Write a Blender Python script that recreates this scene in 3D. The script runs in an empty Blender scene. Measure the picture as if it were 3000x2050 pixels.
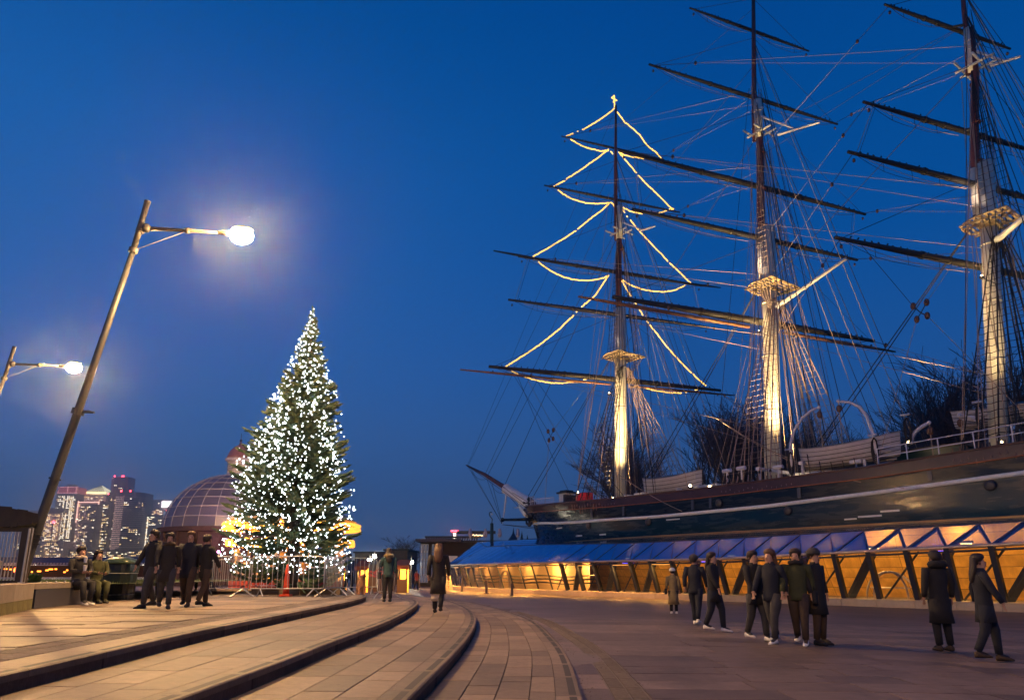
import bpy, bmesh, math, random
from mathutils import Vector, Matrix
random.seed(7)
HAZE_D, HAZE_G = .00045, .93
sc = bpy.context.scene
COL = sc.collection
PI = math.pi
# ---------------------------------------------------------------- camera
F = 2065.4                      # focal length in pixels of the 3000 px wide photograph
PHI = math.radians(11.8)
PPX, PPY = 1500.0, 1249.2
CZ = 1.40
cam = bpy.data.cameras.new('camera'); camo = bpy.data.objects.new('camera', cam); COL.objects.link(camo)
cam.sensor_width = 36.0; cam.lens = 36.0 * F / 3000.0
cam.shift_y = (PPY - 1025.0) / 3000.0
cam.clip_start = 0.1; cam.clip_end = 9000
camo.location = (0, 0, CZ); camo.rotation_euler = (math.radians(90) + PHI, 0, 0)
sc.camera = camo
# ---------------------------------------------------------------- dusk sky
w = bpy.data.worlds.new('World'); sc.world = w; w.use_nodes = True
nt = w.node_tree; nt.nodes.clear()
def N(tree, typ, **kw):
    n = tree.nodes.new(typ)
    for k, v in kw.items(): setattr(n, k, v)
    return n
out = N(nt, 'ShaderNodeOutputWorld'); bg = N(nt, 'ShaderNodeBackground')
tc = N(nt, 'ShaderNodeTexCoord'); sx = N(nt, 'ShaderNodeSeparateXYZ')
nt.links.new(tc.outputs['Generated'], sx.inputs[0])
def ramp(tree, stops, interp='LINEAR'):
    r = N(tree, 'ShaderNodeValToRGB'); cr = r.color_ramp; cr.interpolation = interp
    while len(cr.elements) > 1: cr.elements.remove(cr.elements[-1])
    cr.elements[0].position = stops[0][0]; cr.elements[0].color = (*stops[0][1], 1)
    for p, c in stops[1:]:
        e = cr.elements.new(p); e.color = (*c, 1)
    return r
rA = ramp(nt, [(0.0, (.056, .108, .25)), (.06, (.054, .126, .31)), (.155, (.048, .140, .385)), (.3, (.030, .132, .43)), (.52, (.010, .118, .42)), (.66, (.001, .085, .34)), (1, (.001, .05, .22))])
rB = ramp(nt, [(0.0, (.048, .098, .23)), (.07, (.046, .110, .285)), (.16, (.028, .104, .32)), (.26, (.013, .094, .34)), (.42, (.002, .080, .33)), (.57, (.0004, .070, .30)), (.68, (.0003, .058, .27)), (1, (.0003, .04, .18))])
nt.links.new(sx.outputs['Z'], rA.inputs[0]); nt.links.new(sx.outputs['Z'], rB.inputs[0])
mr = N(nt, 'ShaderNodeMapRange'); mr.inputs[1].default_value = -.65; mr.inputs[2].default_value = .25
nt.links.new(sx.outputs['X'], mr.inputs[0])
mx = N(nt, 'ShaderNodeMixRGB'); nt.links.new(mr.outputs[0], mx.inputs[0])
nt.links.new(rA.outputs[0], mx.inputs[1]); nt.links.new(rB.outputs[0], mx.inputs[2])
nt.links.new(mx.outputs[0], bg.inputs[0]); bg.inputs[1].default_value = 1.0
nt.links.new(bg.outputs[0], out.inputs[0])
# ---------------------------------------------------------------- exposure
sc.view_settings.view_transform = 'Standard'; sc.view_settings.look = 'None'
sc.view_settings.exposure = 0; sc.view_settings.gamma = 1; sc.view_settings.use_curve_mapping = False
sc.cycles.max_bounces = 6; sc.cycles.transparent_max_bounces = 12
sc.cycles.diffuse_bounces = 2; sc.cycles.glossy_bounces = 3; sc.cycles.transmission_bounces = 4
sc.cycles.sample_clamp_indirect = 4; sc.cycles.caustics_reflective = False; sc.cycles.caustics_refractive = False
sc.cycles.use_denoising = True; sc.cycles.volume_bounces = 0
try: sc.cycles.denoiser = 'OPENIMAGEDENOISE'
except Exception: pass

# ---------------------------------------------------------------- pixel helpers (3000 px frame): a sight line meets a plane at its real distance
CAMP = Vector((0, 0, CZ)); FW = Vector((0, math.cos(PHI), math.sin(PHI))); UP = Vector((0, -math.sin(PHI), math.cos(PHI))); RT = Vector((1, 0, 0))
def ray(x, y): return FW + RT * ((x - PPX) / F) + UP * ((PPY - y) / F)
def atY(x, y, Y): r = ray(x, y); return CAMP + r * (Y / r.y)
def atZ(x, y, z): r = ray(x, y); return CAMP + r * ((z - CZ) / r.z)
def hit(x, y, p0, n): r = ray(x, y); return CAMP + r * ((p0 - CAMP).dot(n) / r.dot(n))
# ---------------------------------------------------------------- materials
MATS = {}
def mat(name, col=(.5, .5, .5), rough=.7, metal=0., var=.0, scale=6., bump=0., bscale=60., rnd=0., emit=None, es=0., spec=.5, coat=0., col2=None, stretch=None, stain=0.):
    if name in MATS: return MATS[name]
    m = bpy.data.materials.new(name); m.use_nodes = True; t = m.node_tree; b = t.nodes['Principled BSDF']; L = t.links.new
    b.inputs['Roughness'].default_value = rough; b.inputs['Metallic'].default_value = metal
    b.inputs['Specular IOR Level'].default_value = spec; b.inputs['Coat Weight'].default_value = coat
    b.inputs['Base Color'].default_value = (*col, 1)
    tc = N(t, 'ShaderNodeTexCoord'); mp = N(t, 'ShaderNodeMapping'); L(tc.outputs['Object'], mp.inputs[0])
    if stretch: mp.inputs['Scale'].default_value = stretch
    last = None
    if var or col2:
        nz = N(t, 'ShaderNodeTexNoise'); nz.inputs['Scale'].default_value = scale; nz.inputs['Detail'].default_value = 6; nz.inputs['Roughness'].default_value = .62
        L(mp.outputs[0], nz.inputs['Vector'])
        c2 = col2 or tuple(max(0, c * (1 - var)) for c in col); c1 = col if col2 else tuple(c * (1 + var) for c in col)
        r = ramp(t, [(.32, c2), (.68, c1)]); L(nz.outputs['Fac'], r.inputs[0]); last = r.outputs[0]
    if rnd:
        oi = N(t, 'ShaderNodeObjectInfo'); hs = N(t, 'ShaderNodeHueSaturation')
        m2 = N(t, 'ShaderNodeMapRange'); m2.inputs[3].default_value = 1 - rnd; m2.inputs[4].default_value = 1 + rnd
        L(oi.outputs['Random'], m2.inputs[0]); L(m2.outputs[0], hs.inputs['Value'])
        if last: L(last, hs.inputs['Color'])
        else: hs.inputs['Color'].default_value = (*col, 1)
        last = hs.outputs[0]
    if stain:      # wear laid over neighbouring stones alike: broad dirt, drips and trodden-in spots
        ge = N(t, 'ShaderNodeNewGeometry'); n3 = N(t, 'ShaderNodeTexNoise'); n3.inputs['Scale'].default_value = .9; n3.inputs['Detail'].default_value = 9; n3.inputs['Roughness'].default_value = .72; L(ge.outputs['Position'], n3.inputs['Vector'])
        r3 = ramp(t, [(.30, (1 - stain,) * 3), (.52, (1, 1, 1)), (.75, (1 + stain * .35,) * 3)]); L(n3.outputs['Fac'], r3.inputs[0])
        vo = N(t, 'ShaderNodeTexVoronoi'); vo.inputs['Scale'].default_value = 3.3; L(ge.outputs['Position'], vo.inputs['Vector']); r4 = ramp(t, [(.05, (.55,) * 3), (.09, (1, 1, 1))]); L(vo.outputs['Distance'], r4.inputs[0])
        m3 = N(t, 'ShaderNodeMixRGB', blend_type='MULTIPLY'); m3.inputs[0].default_value = 1; m4 = N(t, 'ShaderNodeMixRGB', blend_type='MULTIPLY'); m4.inputs[0].default_value = 1
        L(last, m3.inputs[1]); L(r3.outputs[0], m3.inputs[2]); L(m3.outputs[0], m4.inputs[1]); L(r4.outputs[0], m4.inputs[2]); last = m4.outputs[0]
    if last: L(last, b.inputs['Base Color'])
    if bump:
        n2 = N(t, 'ShaderNodeTexNoise'); n2.inputs['Scale'].default_value = bscale; n2.inputs['Detail'].default_value = 5; L(mp.outputs[0], n2.inputs['Vector'])
        bp = N(t, 'ShaderNodeBump'); bp.inputs['Strength'].default_value = bump; bp.inputs['Distance'].default_value = .02
        L(n2.outputs['Fac'], bp.inputs['Height']); L(bp.outputs[0], b.inputs['Normal'])
    if emit:
        b.inputs['Emission Color'].default_value = (*emit, 1); b.inputs['Emission Strength'].default_value = es
    MATS[name] = m; return m
# ---------------------------------------------------------------- mesh building
class MB:
    def __init__(s): s.v = []; s.f = []; s.m = []; s.cur = 0
    def add(s, vs, fs):
        o = len(s.v); s.v.extend(tuple(v) for v in vs); s.f.extend(tuple(i + o for i in f) for f in fs); s.m.extend([s.cur] * len(fs)); return s
    def box(s, c, d, rz=0., M=None):
        x, y, z = d[0] / 2, d[1] / 2, d[2] / 2
        vs = [Vector((i * x, j * y, k * z)) for k in (-1, 1) for j in (-1, 1) for i in (-1, 1)]
        R = M if M else Matrix.Rotation(rz, 3, 'Z')
        vs = [Vector(c) + R @ v for v in vs]
        return s.add(vs, [(0, 2, 3, 1), (4, 5, 7, 6), (0, 1, 5, 4), (2, 6, 7, 3), (0, 4, 6, 2), (1, 3, 7, 5)])
    def prism(s, poly, z0, z1):
        n = len(poly); vs = [(p[0], p[1], z0) for p in poly] + [(p[0], p[1], z1) for p in poly]
        fs = [tuple(range(n))[::-1], tuple(range(n, 2 * n))] + [(i, (i + 1) % n, n + (i + 1) % n, n + i) for i in range(n)]
        return s.add(vs, fs)
    def bar(s, a, b, w, h=None, up=Vector((0, 0, 1))):
        a, b = Vector(a), Vector(b); h = h or w; d = (b - a); L = d.length
        if L < 1e-6: return s
        d.normalize(); sd = d.cross(up)
        if sd.length < 1e-4: sd = d.cross(Vector((1, 0, 0)))
        sd.normalize(); u2 = sd.cross(d)
        vs = [p + sd * (i * w / 2) + u2 * (j * h / 2) for p in (a, b) for i, j in ((-1, -1), (1, -1), (1, 1), (-1, 1))]
        return s.add(vs, [(0, 3, 2, 1), (4, 5, 6, 7), (0, 1, 5, 4), (1, 2, 6, 5), (2, 3, 7, 6), (3, 0, 4, 7)])
    def tube(s, pts, r, n=8, cap=True, closed=False):
        P = [Vector(p) for p in pts]; k = len(P)
        if not isinstance(r, (list, tuple)): r = [r] * k
        prev = None; rings = []
        for i in range(k):
            a = P[i - 1] if i > 0 else (P[-1] if closed else P[0]); b = P[i + 1] if i < k - 1 else (P[0] if closed else P[-1])
            d = b - a
            if d.length < 1e-9: d = Vector((0, 0, 1))
            d.normalize()
            if prev is None:
                sd = d.cross(Vector((0, 0, 1)))
                if sd.length < 1e-3: sd = d.cross(Vector((1, 0, 0)))
            else: sd = prev - d * prev.dot(d)
            if sd.length < 1e-6: sd = d.orthogonal()
            sd.normalize(); prev = sd; u = d.cross(sd)
            rr = r[i]; rx, ry = rr if isinstance(rr, tuple) else (rr, rr)
            rings.append([P[i] + sd * (rx * math.cos(2 * PI * j / n)) + u * (ry * math.sin(2 * PI * j / n)) for j in range(n)])
        vs = [v for R in rings for v in R]; fs = []
        for i in range(k if closed else k - 1):
            i2 = (i + 1) % k
            for j in range(n): fs.append((i * n + j, i * n + (j + 1) % n, i2 * n + (j + 1) % n, i2 * n + j))
        if cap and not closed: fs.append(tuple(range(n))[::-1]); fs.append(tuple((k - 1) * n + j for j in range(n)))
        return s.add(vs, fs)
    def lathe(s, prof, c=(0, 0, 0), n=16, a0=0., a1=2 * PI, cap=True):
        full = abs(a1 - a0 - 2 * PI) < 1e-6; m = n if full else n + 1
        vs = [(c[0] + r * math.cos(a0 + (a1 - a0) * j / n), c[1] + r * math.sin(a0 + (a1 - a0) * j / n), c[2] + z) for r, z in prof for j in range(m)]
        fs = []
        for i in range(len(prof) - 1):
            for j in range(n):
                j2 = (j + 1) % m if full else j + 1
                fs.append((i * m + j, i * m + j2, (i + 1) * m + j2, (i + 1) * m + j))
        if cap and full: fs.append(tuple(range(m))[::-1]); fs.append(tuple((len(prof) - 1) * m + j for j in range(m)))
        return s.add(vs, fs)
    def ball(s, c, r, n=8, k=5):
        rx, ry, rz = r if isinstance(r, tuple) else (r, r, r)
        vs = [(c[0], c[1], c[2] - rz)]
        for i in range(1, k):
            a = -PI / 2 + PI * i / k
            vs += [(c[0] + rx * math.cos(a) * math.cos(2 * PI * j / n), c[1] + ry * math.cos(a) * math.sin(2 * PI * j / n), c[2] + rz * math.sin(a)) for j in range(n)]
        vs.append((c[0], c[1], c[2] + rz)); fs = []
        for j in range(n): fs.append((0, 1 + (j + 1) % n, 1 + j))
        for i in range(k - 2):
            for j in range(n): fs.append((1 + i * n + j, 1 + i * n + (j + 1) % n, 1 + (i + 1) * n + (j + 1) % n, 1 + (i + 1) * n + j))
        b = 1 + (k - 2) * n; e = len(vs) - 1
        for j in range(n): fs.append((b + j, b + (j + 1) % n, e))
        return s.add(vs, fs)
    def rings(s, rr, cap=True):
        n = len(rr[0]); vs = [v for R in rr for v in R]; fs = []
        for i in range(len(rr) - 1):
            for j in range(n): fs.append((i * n + j, i * n + (j + 1) % n, (i + 1) * n + (j + 1) % n, (i + 1) * n + j))
        if cap: fs.append(tuple(range(n))[::-1]); fs.append(tuple((len(rr) - 1) * n + j for j in range(n)))
        return s.add(vs, fs)
    def mesh(s, name, mats, smooth=False):
        me = bpy.data.meshes.new(name); me.from_pydata(s.v, [], s.f)
        for m in (mats if isinstance(mats, (list, tuple)) else [mats]): me.materials.append(m)
        if len(set(s.m)) > 1: me.polygons.foreach_set('material_index', s.m)
        if smooth: me.polygons.foreach_set('use_smooth', [True] * len(s.f))
        me.update(); return me
    def build(s, name, mats, parent=None, smooth=False, loc=None, rz=None):
        o = bpy.data.objects.new(name, s.mesh(name, mats, smooth)); COL.objects.link(o)
        if parent: o.parent = parent
        if loc is not None: o.location = loc
        if rz is not None: o.rotation_euler[2] = rz
        return o
def tag(o, label=None, cat=None, group=None, kind=None):
    if label: o['label'] = label
    if cat: o['category'] = cat
    if group: o['group'] = group
    if kind: o['kind'] = kind
    return o
def thing(name, label, cat, loc=(0, 0, 0), rz=0., group=None, scale=1.):
    o = bpy.data.objects.new(name, None); COL.objects.link(o); o.location = loc; o.rotation_euler[2] = rz; o.scale = (scale,) * 3
    o.empty_display_size = .2
    return tag(o, label, cat, group)
def smooth_angle(o, deg=40):
    for p in o.data.polygons: p.use_smooth = True
    try: o.data.set_sharp_from_angle(angle=math.radians(deg))
    except Exception: pass
    return o
def dup(o, parent=None):
    c = o.copy(); COL.objects.link(c); c.parent = parent
    for ch in list(o.children): dup(ch, c)
    return c
def put(me, name, parent, loc=(0, 0, 0), rz=0.):
    o = bpy.data.objects.new(name, me); COL.objects.link(o); o.parent = parent; o.location = loc; o.rotation_euler[2] = rz; return o
def lerp(a, b, t): return a + (b - a) * t
def interp(x, xs, ys):
    if x <= xs[0]: return ys[0]
    for i in range(1, len(xs)):
        if x <= xs[i]:
            t = (x - xs[i - 1]) / (xs[i] - xs[i - 1]); return ys[i - 1] + (ys[i] - ys[i - 1]) * t
    return ys[-1]
def light(kind, name, loc, energy, col, parent=None, size=.1, target=None, spot=None, blend=.5, sy=None):
    l = bpy.data.lights.new(name, kind); l.energy = energy; l.color = col
    if kind == 'AREA':
        l.size = size
        if sy: l.shape = 'RECTANGLE'; l.size_y = sy
    else: l.shadow_soft_size = size
    if kind == 'SPOT': l.spot_size = math.radians(spot); l.spot_blend = blend
    o = bpy.data.objects.new(name, l); COL.objects.link(o); o.location = loc
    if target is not None: o.rotation_euler = (Vector(target) - Vector(loc)).to_track_quat('-Z', 'Y').to_euler()
    if parent: o.parent = parent
    return o
# common materials
WHITE = mat('painted_white', (.74, .73, .71), .45, var=.08, scale=3, bump=.08)
BLACKP = mat('black_paint', (.018, .02, .024), .4, var=.25, scale=4, bump=.05)
BROWNM = mat('mast_brown', (.16, .045, .028), .45, var=.25, scale=2.5, bump=.1, stretch=(3, 3, .4))
YARD = mat('yard_black', (.030, .026, .022), .5, var=.3, scale=3, bump=.2)
YARDB = mat('boom_brown', (.30, .13, .06), .5, var=.25, scale=3)
ROPE_T = mat('tarred_rope', (.035, .03, .028), .8)
ROPE_M = mat('manila_rope', (.42, .30, .21), .85)
STEEL = mat('galvanised_steel', (.42, .42, .42), .42, metal=.7, var=.15, scale=8)
DARKST = mat('dark_steel', (.05, .05, .055), .5, metal=.3, var=.2)
# ================================================================ GROUND, STEPS AND PAVING
Z0, Z1, Z2, Z3 = .72, .58, .435, .29
def curve_fn(pts, s=1.1):
    pts = sorted(pts, key=lambda p: p[1]); ys = [p[1] for p in pts]; xs = [p[0] for p in pts]
    ty = [-4 + .25 * i for i in range(240)]
    def lin(y):
        if y < ys[0]: return xs[0] + (xs[1] - xs[0]) / (ys[1] - ys[0]) * (y - ys[0])
        return interp(y, ys, xs)
    raw = [lin(y) for y in ty]; K = [math.exp(-(j * .25) ** 2 / (2 * s * s)) for j in range(-14, 15)]
    sm = []
    for i in range(len(ty)):
        a = b = 0
        for j, k in zip(range(-14, 15), K):
            if 0 <= i + j < len(ty): a += raw[i + j] * k; b += k
        sm.append(a / b)
    return lambda y: interp(y, ty, sm)
def zpts(z, P): return [tuple(atZ(x, y, z)[:2]) for x, y in P]
TAIL = {1: [(-9.2, 35.5), (-13, 39.5), (-19, 43), (-30, 46.5), (-45, 49)], 2: [(-8.6, 38), (-12, 42), (-18, 45.8), (-28, 49), (-45, 51.5)],
        3: [(-5.2, 35.5), (-8.5, 40.5), (-13, 45), (-20, 48.5), (-30, 51), (-45, 53)], 4: [(-4.6, 37.5), (-7.6, 42.5), (-12, 47), (-19, 51), (-30, 53.5), (-45, 55)]}
fE1 = curve_fn([(-3.25, 2), (-3.0, -4)] + zpts(Z0, [(0, 1976), (139, 1944), (277, 1915), (400, 1886), (571, 1847), (700, 1822.6), (861, 1792), (958, 1773), (1023, 1761), (1061, 1751), (1081, 1742)]) + TAIL[1])
fE2 = curve_fn([(-2.2, 2), (-2.3, -4)] + zpts(Z1, [(490, 2050), (700, 1984), (855, 1926), (945, 1887), (1036, 1855), (1136, 1819), (1200, 1787), (1223, 1769), (1227, 1763), (1221, 1755)]) + TAIL[2])
fE3 = curve_fn([(-.85, 2), (-1.1, -4)] + zpts(Z2, [(1184, 2050), (1313, 1932), (1368, 1871), (1394, 1829), (1397, 1812), (1387, 1790), (1361, 1774), (1313, 1757)]) + TAIL[3])
fE4 = curve_fn([(.45, 3), (.1, -4)] + zpts(Z3, [(1707, 2050), (1694, 2000), (1681, 1958), (1665, 1919), (1645, 1890), (1623, 1871), (1587, 1832), (1555, 1811), (1474, 1784), (1400, 1766)]) + TAIL[4])
def slope(f, y): return (f(y + .3) - f(y - .3)) / .6
def P2(fa, fb, y, t):
    k = slope(fb, y); xm = (fa(y) + fb(y)) / 2; x = lerp(fa(y), fb(y), t); y2 = y - (x - fb(y)) * k * .9
    return lerp(fa(y2), fb(y2), t), y2
def sstep(t): t = max(0., min(1., t)); return t * t * (3 - 2 * t)
def pz(x, y):
    d = x - fE4(max(-3, min(50, y)))
    z = Z3 - .008
    if y < 12: z -= .014 * (12 - y) * (1 if d > 0 else 0)
    z -= .275 * max(sstep(d / 15.), sstep((y - 30) / 16.))
    return max(z, .0) if y > 12 else z
STONE = mat('granite_slab', (.185, .135, .092), .6, var=.16, scale=9, bump=.25, bscale=60, rnd=.36, stain=.42)
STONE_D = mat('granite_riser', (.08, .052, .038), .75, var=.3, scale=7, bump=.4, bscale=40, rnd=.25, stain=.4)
STRIP = mat('antislip_strip', (.035, .03, .028), .7, var=.2, scale=20)
DRAIN = mat('drain_setts', (.115, .088, .07), .8, var=.35, scale=14, bump=.3, bscale=50, rnd=.25)
JOINT = mat('joint_sand', (.045, .034, .028), .9, var=.3, scale=12)
PLAZA = mat('plaza_stone', (.15, .108, .086), .5, var=.2, scale=5, bump=.3, bscale=50, rnd=.36, stain=.5)
def plaza_mat():
    m = bpy.data.materials.new('far_paving'); m.use_nodes = True; t = m.node_tree; b = t.nodes['Principled BSDF']; L = t.links.new
    tc = N(t, 'ShaderNodeTexCoord'); br = N(t, 'ShaderNodeTexBrick'); L(tc.outputs['Object'], br.inputs['Vector'])
    br.inputs['Color1'].default_value = (.15, .108, .09, 1); br.inputs['Color2'].default_value = (.10, .075, .066, 1); br.inputs['Mortar'].default_value = (.08, .065, .06, 1)
    br.inputs['Scale'].default_value = 1; br.inputs['Mortar Size'].default_value = .008; br.inputs['Brick Width'].default_value = 1.1; br.inputs['Row Height'].default_value = .55
    nz = N(t, 'ShaderNodeTexNoise'); nz.inputs['Scale'].default_value = .35; nz.inputs['Detail'].default_value = 7; L(tc.outputs['Object'], nz.inputs['Vector'])
    r = ramp(t, [(.3, (.62, .62, .62)), (.7, (1.15, 1.15, 1.15))]); L(nz.outputs['Fac'], r.inputs[0])
    mx = N(t, 'ShaderNodeMixRGB', blend_type='MULTIPLY'); mx.inputs[0].default_value = 1; L(br.outputs['Color'], mx.inputs[1]); L(r.outputs[0], mx.inputs[2])
    L(mx.outputs[0], b.inputs['Base Color']); b.inputs['Roughness'].default_value = .52
    bp = N(t, 'ShaderNodeBump'); bp.inputs['Strength'].default_value = .2; bp.inputs['Distance'].default_value = .02; L(br.outputs['Fac'], bp.inputs['Height']); bp.invert = True; L(bp.outputs[0], b.inputs['Normal'])
    return m
FAR = plaza_mat()
# base ground out to the horizon
GRASS = mat('grass_ground', (.045, .06, .022), .9, var=.5, scale=2, bump=.3)
gm = MB(); gm.add([(-4000, -300, -.9), (4000, -300, -.9), (4000, 5000, -.9), (-4000, 5000, -.9)], [(0, 1, 2, 3)])
tag(gm.build('ground', mat('far_ground', (.05, .055, .05), .9, var=.3, scale=.05)), kind='structure')
RIV = mat('river_water', (.01, .02, .035), .12, bump=.35, bscale=.6)
wm = MB(); wm.add([(-1500, 130, -.7), (600, 130, -.7), (600, 1700, -.7), (-1500, 1700, -.7)], [(0, 1, 2, 3)])
tag(wm.build('river', RIV), kind='structure')
# plaza sheet
def plaza():
    m = MB(); xs = [-70 + 2 * i for i in range(26)] + [-18 + .75 * i for i in range(80)] + [42 + 4 * i for i in range(12)]
    ys = [-12 + 1.0 * i for i in range(60)] + [48 + 4 * i for i in range(20)]
    vs = []
    for y in ys:
        for x in xs:
            z = pz(x, y)
            if x < fE4(max(-3, min(50, y))) - .45: z = -.2 if y < 58 else .0
            vs.append((x, y, z - .012))
    nx = len(xs); fs = [(j * nx + i, j * nx + i + 1, (j + 1) * nx + i + 1, (j + 1) * nx + i) for j in range(len(ys) - 1) for i in range(nx - 1)]
    m.add(vs, fs); return tag(m.build('plaza', FAR, smooth=True), kind='structure')
PL = plaza()
# tiers
YS = [-3 + .5 * i for i in range(106)]
def tier(name, fa, fb, z, zlow, ylim=49):
    """one step of the terrace: a solid sheet between two curved edges with a riser along its outer edge"""
    m = MB(); ys = [y for y in YS if y <= ylim]
    top = []; 
    for y in ys: top += [(fa(y) - .1, y, z - .022), (fb(y) - .012, y, z - .022), (fb(y) - .012, y, zlow)]
    fs = []
    for i in range(len(ys) - 1):
        a = i * 3; b = a + 3; fs += [(a, a + 1, b + 1, b), (a + 1, a + 2, b + 2, b + 1)]
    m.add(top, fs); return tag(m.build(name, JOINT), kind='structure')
def quad_slab(poly, z, th=.02, cham=.004):
    cx = sum(p[0] for p in poly) / 4; cy = sum(p[1] for p in poly) / 4
    m = MB(); lo = [(p[0] - cx, p[1] - cy, -th) for p in poly]
    hi = [(p[0] - cx, p[1] - cy, -cham) for p in poly]
    c = []
    for p in poly:
        d = Vector((p[0] - cx, p[1] - cy)); l = d.length; d *= (l - cham * 1.6) / l; c.append((d.x, d.y, 0))
    m.add(lo + hi + c, [(0, 1, 5, 4), (1, 2, 6, 5), (2, 3, 7, 6), (3, 0, 4, 7), (4, 5, 9, 8), (5, 6, 10, 9), (6, 7, 11, 10), (7, 4, 8, 11), (8, 9, 10, 11)])
    return m, (cx, cy, z)
def ccw(poly):
    a = sum(poly[i][0] * poly[(i + 1) % 4][1] - poly[(i + 1) % 4][0] * poly[i][1] for i in range(4))
    return poly if a > 0 else poly[::-1]
def lay(parent, fa, fb, z, t0, t1, y0, y1, l0, l1, m_, name='paving_slab', g=.004, rnd=None, seed=0, th=.02):
    R = random.Random(seed); y = y0 - R.random() * l0
    while y < y1:
        ln = R.uniform(l0, l1); wd = max(.1, abs(fb(y) - fa(y))); gt = g / wd
        gc = g * 4; p = [P2(fa, fb, y + gc, t0 + gt), P2(fa, fb, y + gc, t1 - gt), P2(fa, fb, y + ln, t1 - gt), P2(fa, fb, y + ln, t0 + gt)]
        mb, c = quad_slab(ccw(p), z, th); c = (c[0], c[1], z + R.uniform(-.0015, .0015))
        mb.build(name, m_, parent, loc=c); y += ln
def off(f, d): return lambda y: f(y) + d
def tier_full(name, fa, fb, z, zlow, ncourse, y0, y1, seed, l0=.7, l1=1.25):
    t = tier(name, fa, fb, z, zlow)
    kerb = .24
    R = random.Random(seed)
    inner = off(fb, -kerb)
    cuts = [0]; 
    for i in range(ncourse): cuts.append(cuts[-1] + R.uniform(.85, 1.15))
    cuts = [c / cuts[-1] for c in cuts]
    for i in range(ncourse): lay(t, off(fa, .002), inner, z, cuts[i], cuts[i + 1], y0, y1, l0 * R.uniform(.8, 1), l1 * R.uniform(.9, 1.1), STONE, seed=seed * 17 + i)
    edge(t, fb, z, zlow, y0, y1, seed)
    return t
def edge(t, fb, z, zlow, y0, y1, seed, kerb=.24):
    """coping stones with a dark anti-slip inlay and the riser blocks under them"""
    R = random.Random(seed * 3 + 1)
    y = y0 - .3
    while y < y1:
        ln = R.uniform(.85, 1.25)
        y2 = y + ln - .008; k = slope(fb, (y + y2) / 2)
        m = MB(); n = 3
        pts = [y + (y2 - y) * i / n for i in range(n + 1)]
        vs = []
        for yy in pts:
            x = fb(yy); vs += [(x - kerb, yy, z - .06), (x - kerb, yy, z), (x - .008, yy, z), (x + .006, yy, z - .01), (x + .006, yy, z - .058)]
        cx, cy = vs[2][0], vs[2][1]; vs = [(a - cx, b - cy, c - z) for a, b, c in vs]
        fs = [(4, 3, 2, 1, 0), tuple(n * 5 + i for i in range(5))]
        for i in range(n):
            for j in range(4): a = i * 5 + j; fs.append((a, a + 1, a + 6, a + 5))
        m.add(vs, fs); m.build('coping_stone', STONE, t, loc=(cx, cy, z))
        s = MB(); g0, g1 = -.115, -.045
        vs = []
        for yy in [y + .05 + (ln - .11) * i / n for i in range(n + 1)]:
            x = fb(yy); vs += [(x + g0 - cx, yy - cy, .0015), (x + g1 - cx, yy - cy, .0015)]
        s.add(vs, [(i * 2, i * 2 + 1, i * 2 + 3, i * 2 + 2) for i in range(n)]); s.build('antislip_strip', STRIP, t, loc=(cx, cy, z))
        r = MB(); vs = []
        yo = R.uniform(-.15, .15)
        for yy in [y + yo + (ln - .012) * i / n for i in range(n + 1)]:
            x = fb(yy); vs += [(x - .05 - cx, yy - cy, -.064), (x - .006 - cx, yy - cy, -.064), (x - .006 - cx, yy - cy, zlow - z - .01), (x - .05 - cx, yy - cy, zlow - z - .01)]
        fs = [(3, 2, 1, 0), tuple(n * 4 + i for i in range(4))]
        for i in range(n):
            for j in range(3): a = i * 4 + j; fs.append((a, a + 1, a + 5, a + 4))
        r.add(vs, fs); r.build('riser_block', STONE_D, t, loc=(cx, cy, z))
        y += ln
FXL = lambda y: -60.
# upper terrace
T0 = tier('terrace_pavement', FXL, fE1, Z0, Z1 - .05)
edge(T0, fE1, Z0, Z1, 3.5, 33, 11, kerb=.46)
dr0, dr1 = off(fE1, -.50), off(fE1, -1.0)
R_ = random.Random(5)
for i in range(2):
    lay(T0, off(fE1, -.98 + .25 * i), off(fE1, -.74 + .25 * i), Z0 - .003, 0, 1, 4.2, 28, .5, .5, DRAIN, name='drain_sett_row', seed=40 + i, g=.005)
y = 4.5; row = 0
cnt = 0
while y < 25:
    d = .62 if y < 12 else .95
    x = fE1(y) - 1.02
    while x > -16 and x > -1 * (y * .74 + 1.5):
        ln = R_.uniform(.8, 1.35) * (1 if y < 12 else 1.35); 
        sk_ = R_.uniform(-.02, .02); p = [(x - ln + .01, y + .01 + sk_), (x - .01, y + .01), (x - .01, y + d - .01 - abs(sk_)), (x - ln + .01, y + d - .012)]
        if x - .1 < fE1(y + d) - 1.0:
            mb, c = quad_slab(p, Z0); mb.build('paving_slab', STONE, T0, loc=(c[0], c[1], Z0 + R_.uniform(-.006, .006))); cnt += 1
        x -= ln
    y += d
far = MB(); far.add([(-60, 24.8, 0), (fE1(25) - 1.0, 24.8, 0), (fE1(30) - 1, 30, 0), (fE1(35) - 1, 35, 0), (fE1(40) - 1, 40, 0), (fE1(45) - 1, 45, 0), (-60, 46, 0)], [tuple(range(7))])
far.build('far_terrace_paving', FAR, T0, loc=(0, 0, Z0 - .014))
T1 = tier_full('upper_step_pavement', fE1, fE2, Z1, Z2 - .05, 3, 4.5, 36, 21)
T2 = tier_full('middle_step_pavement', fE2, fE3, Z2, Z3 - .05, 3, 4.5, 36, 22)
T3 = tier_full('lower_step_pavement', fE3, fE4, Z3, Z3 - .25, 4, 5.0, 36, 23, .45, 1.15)
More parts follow.
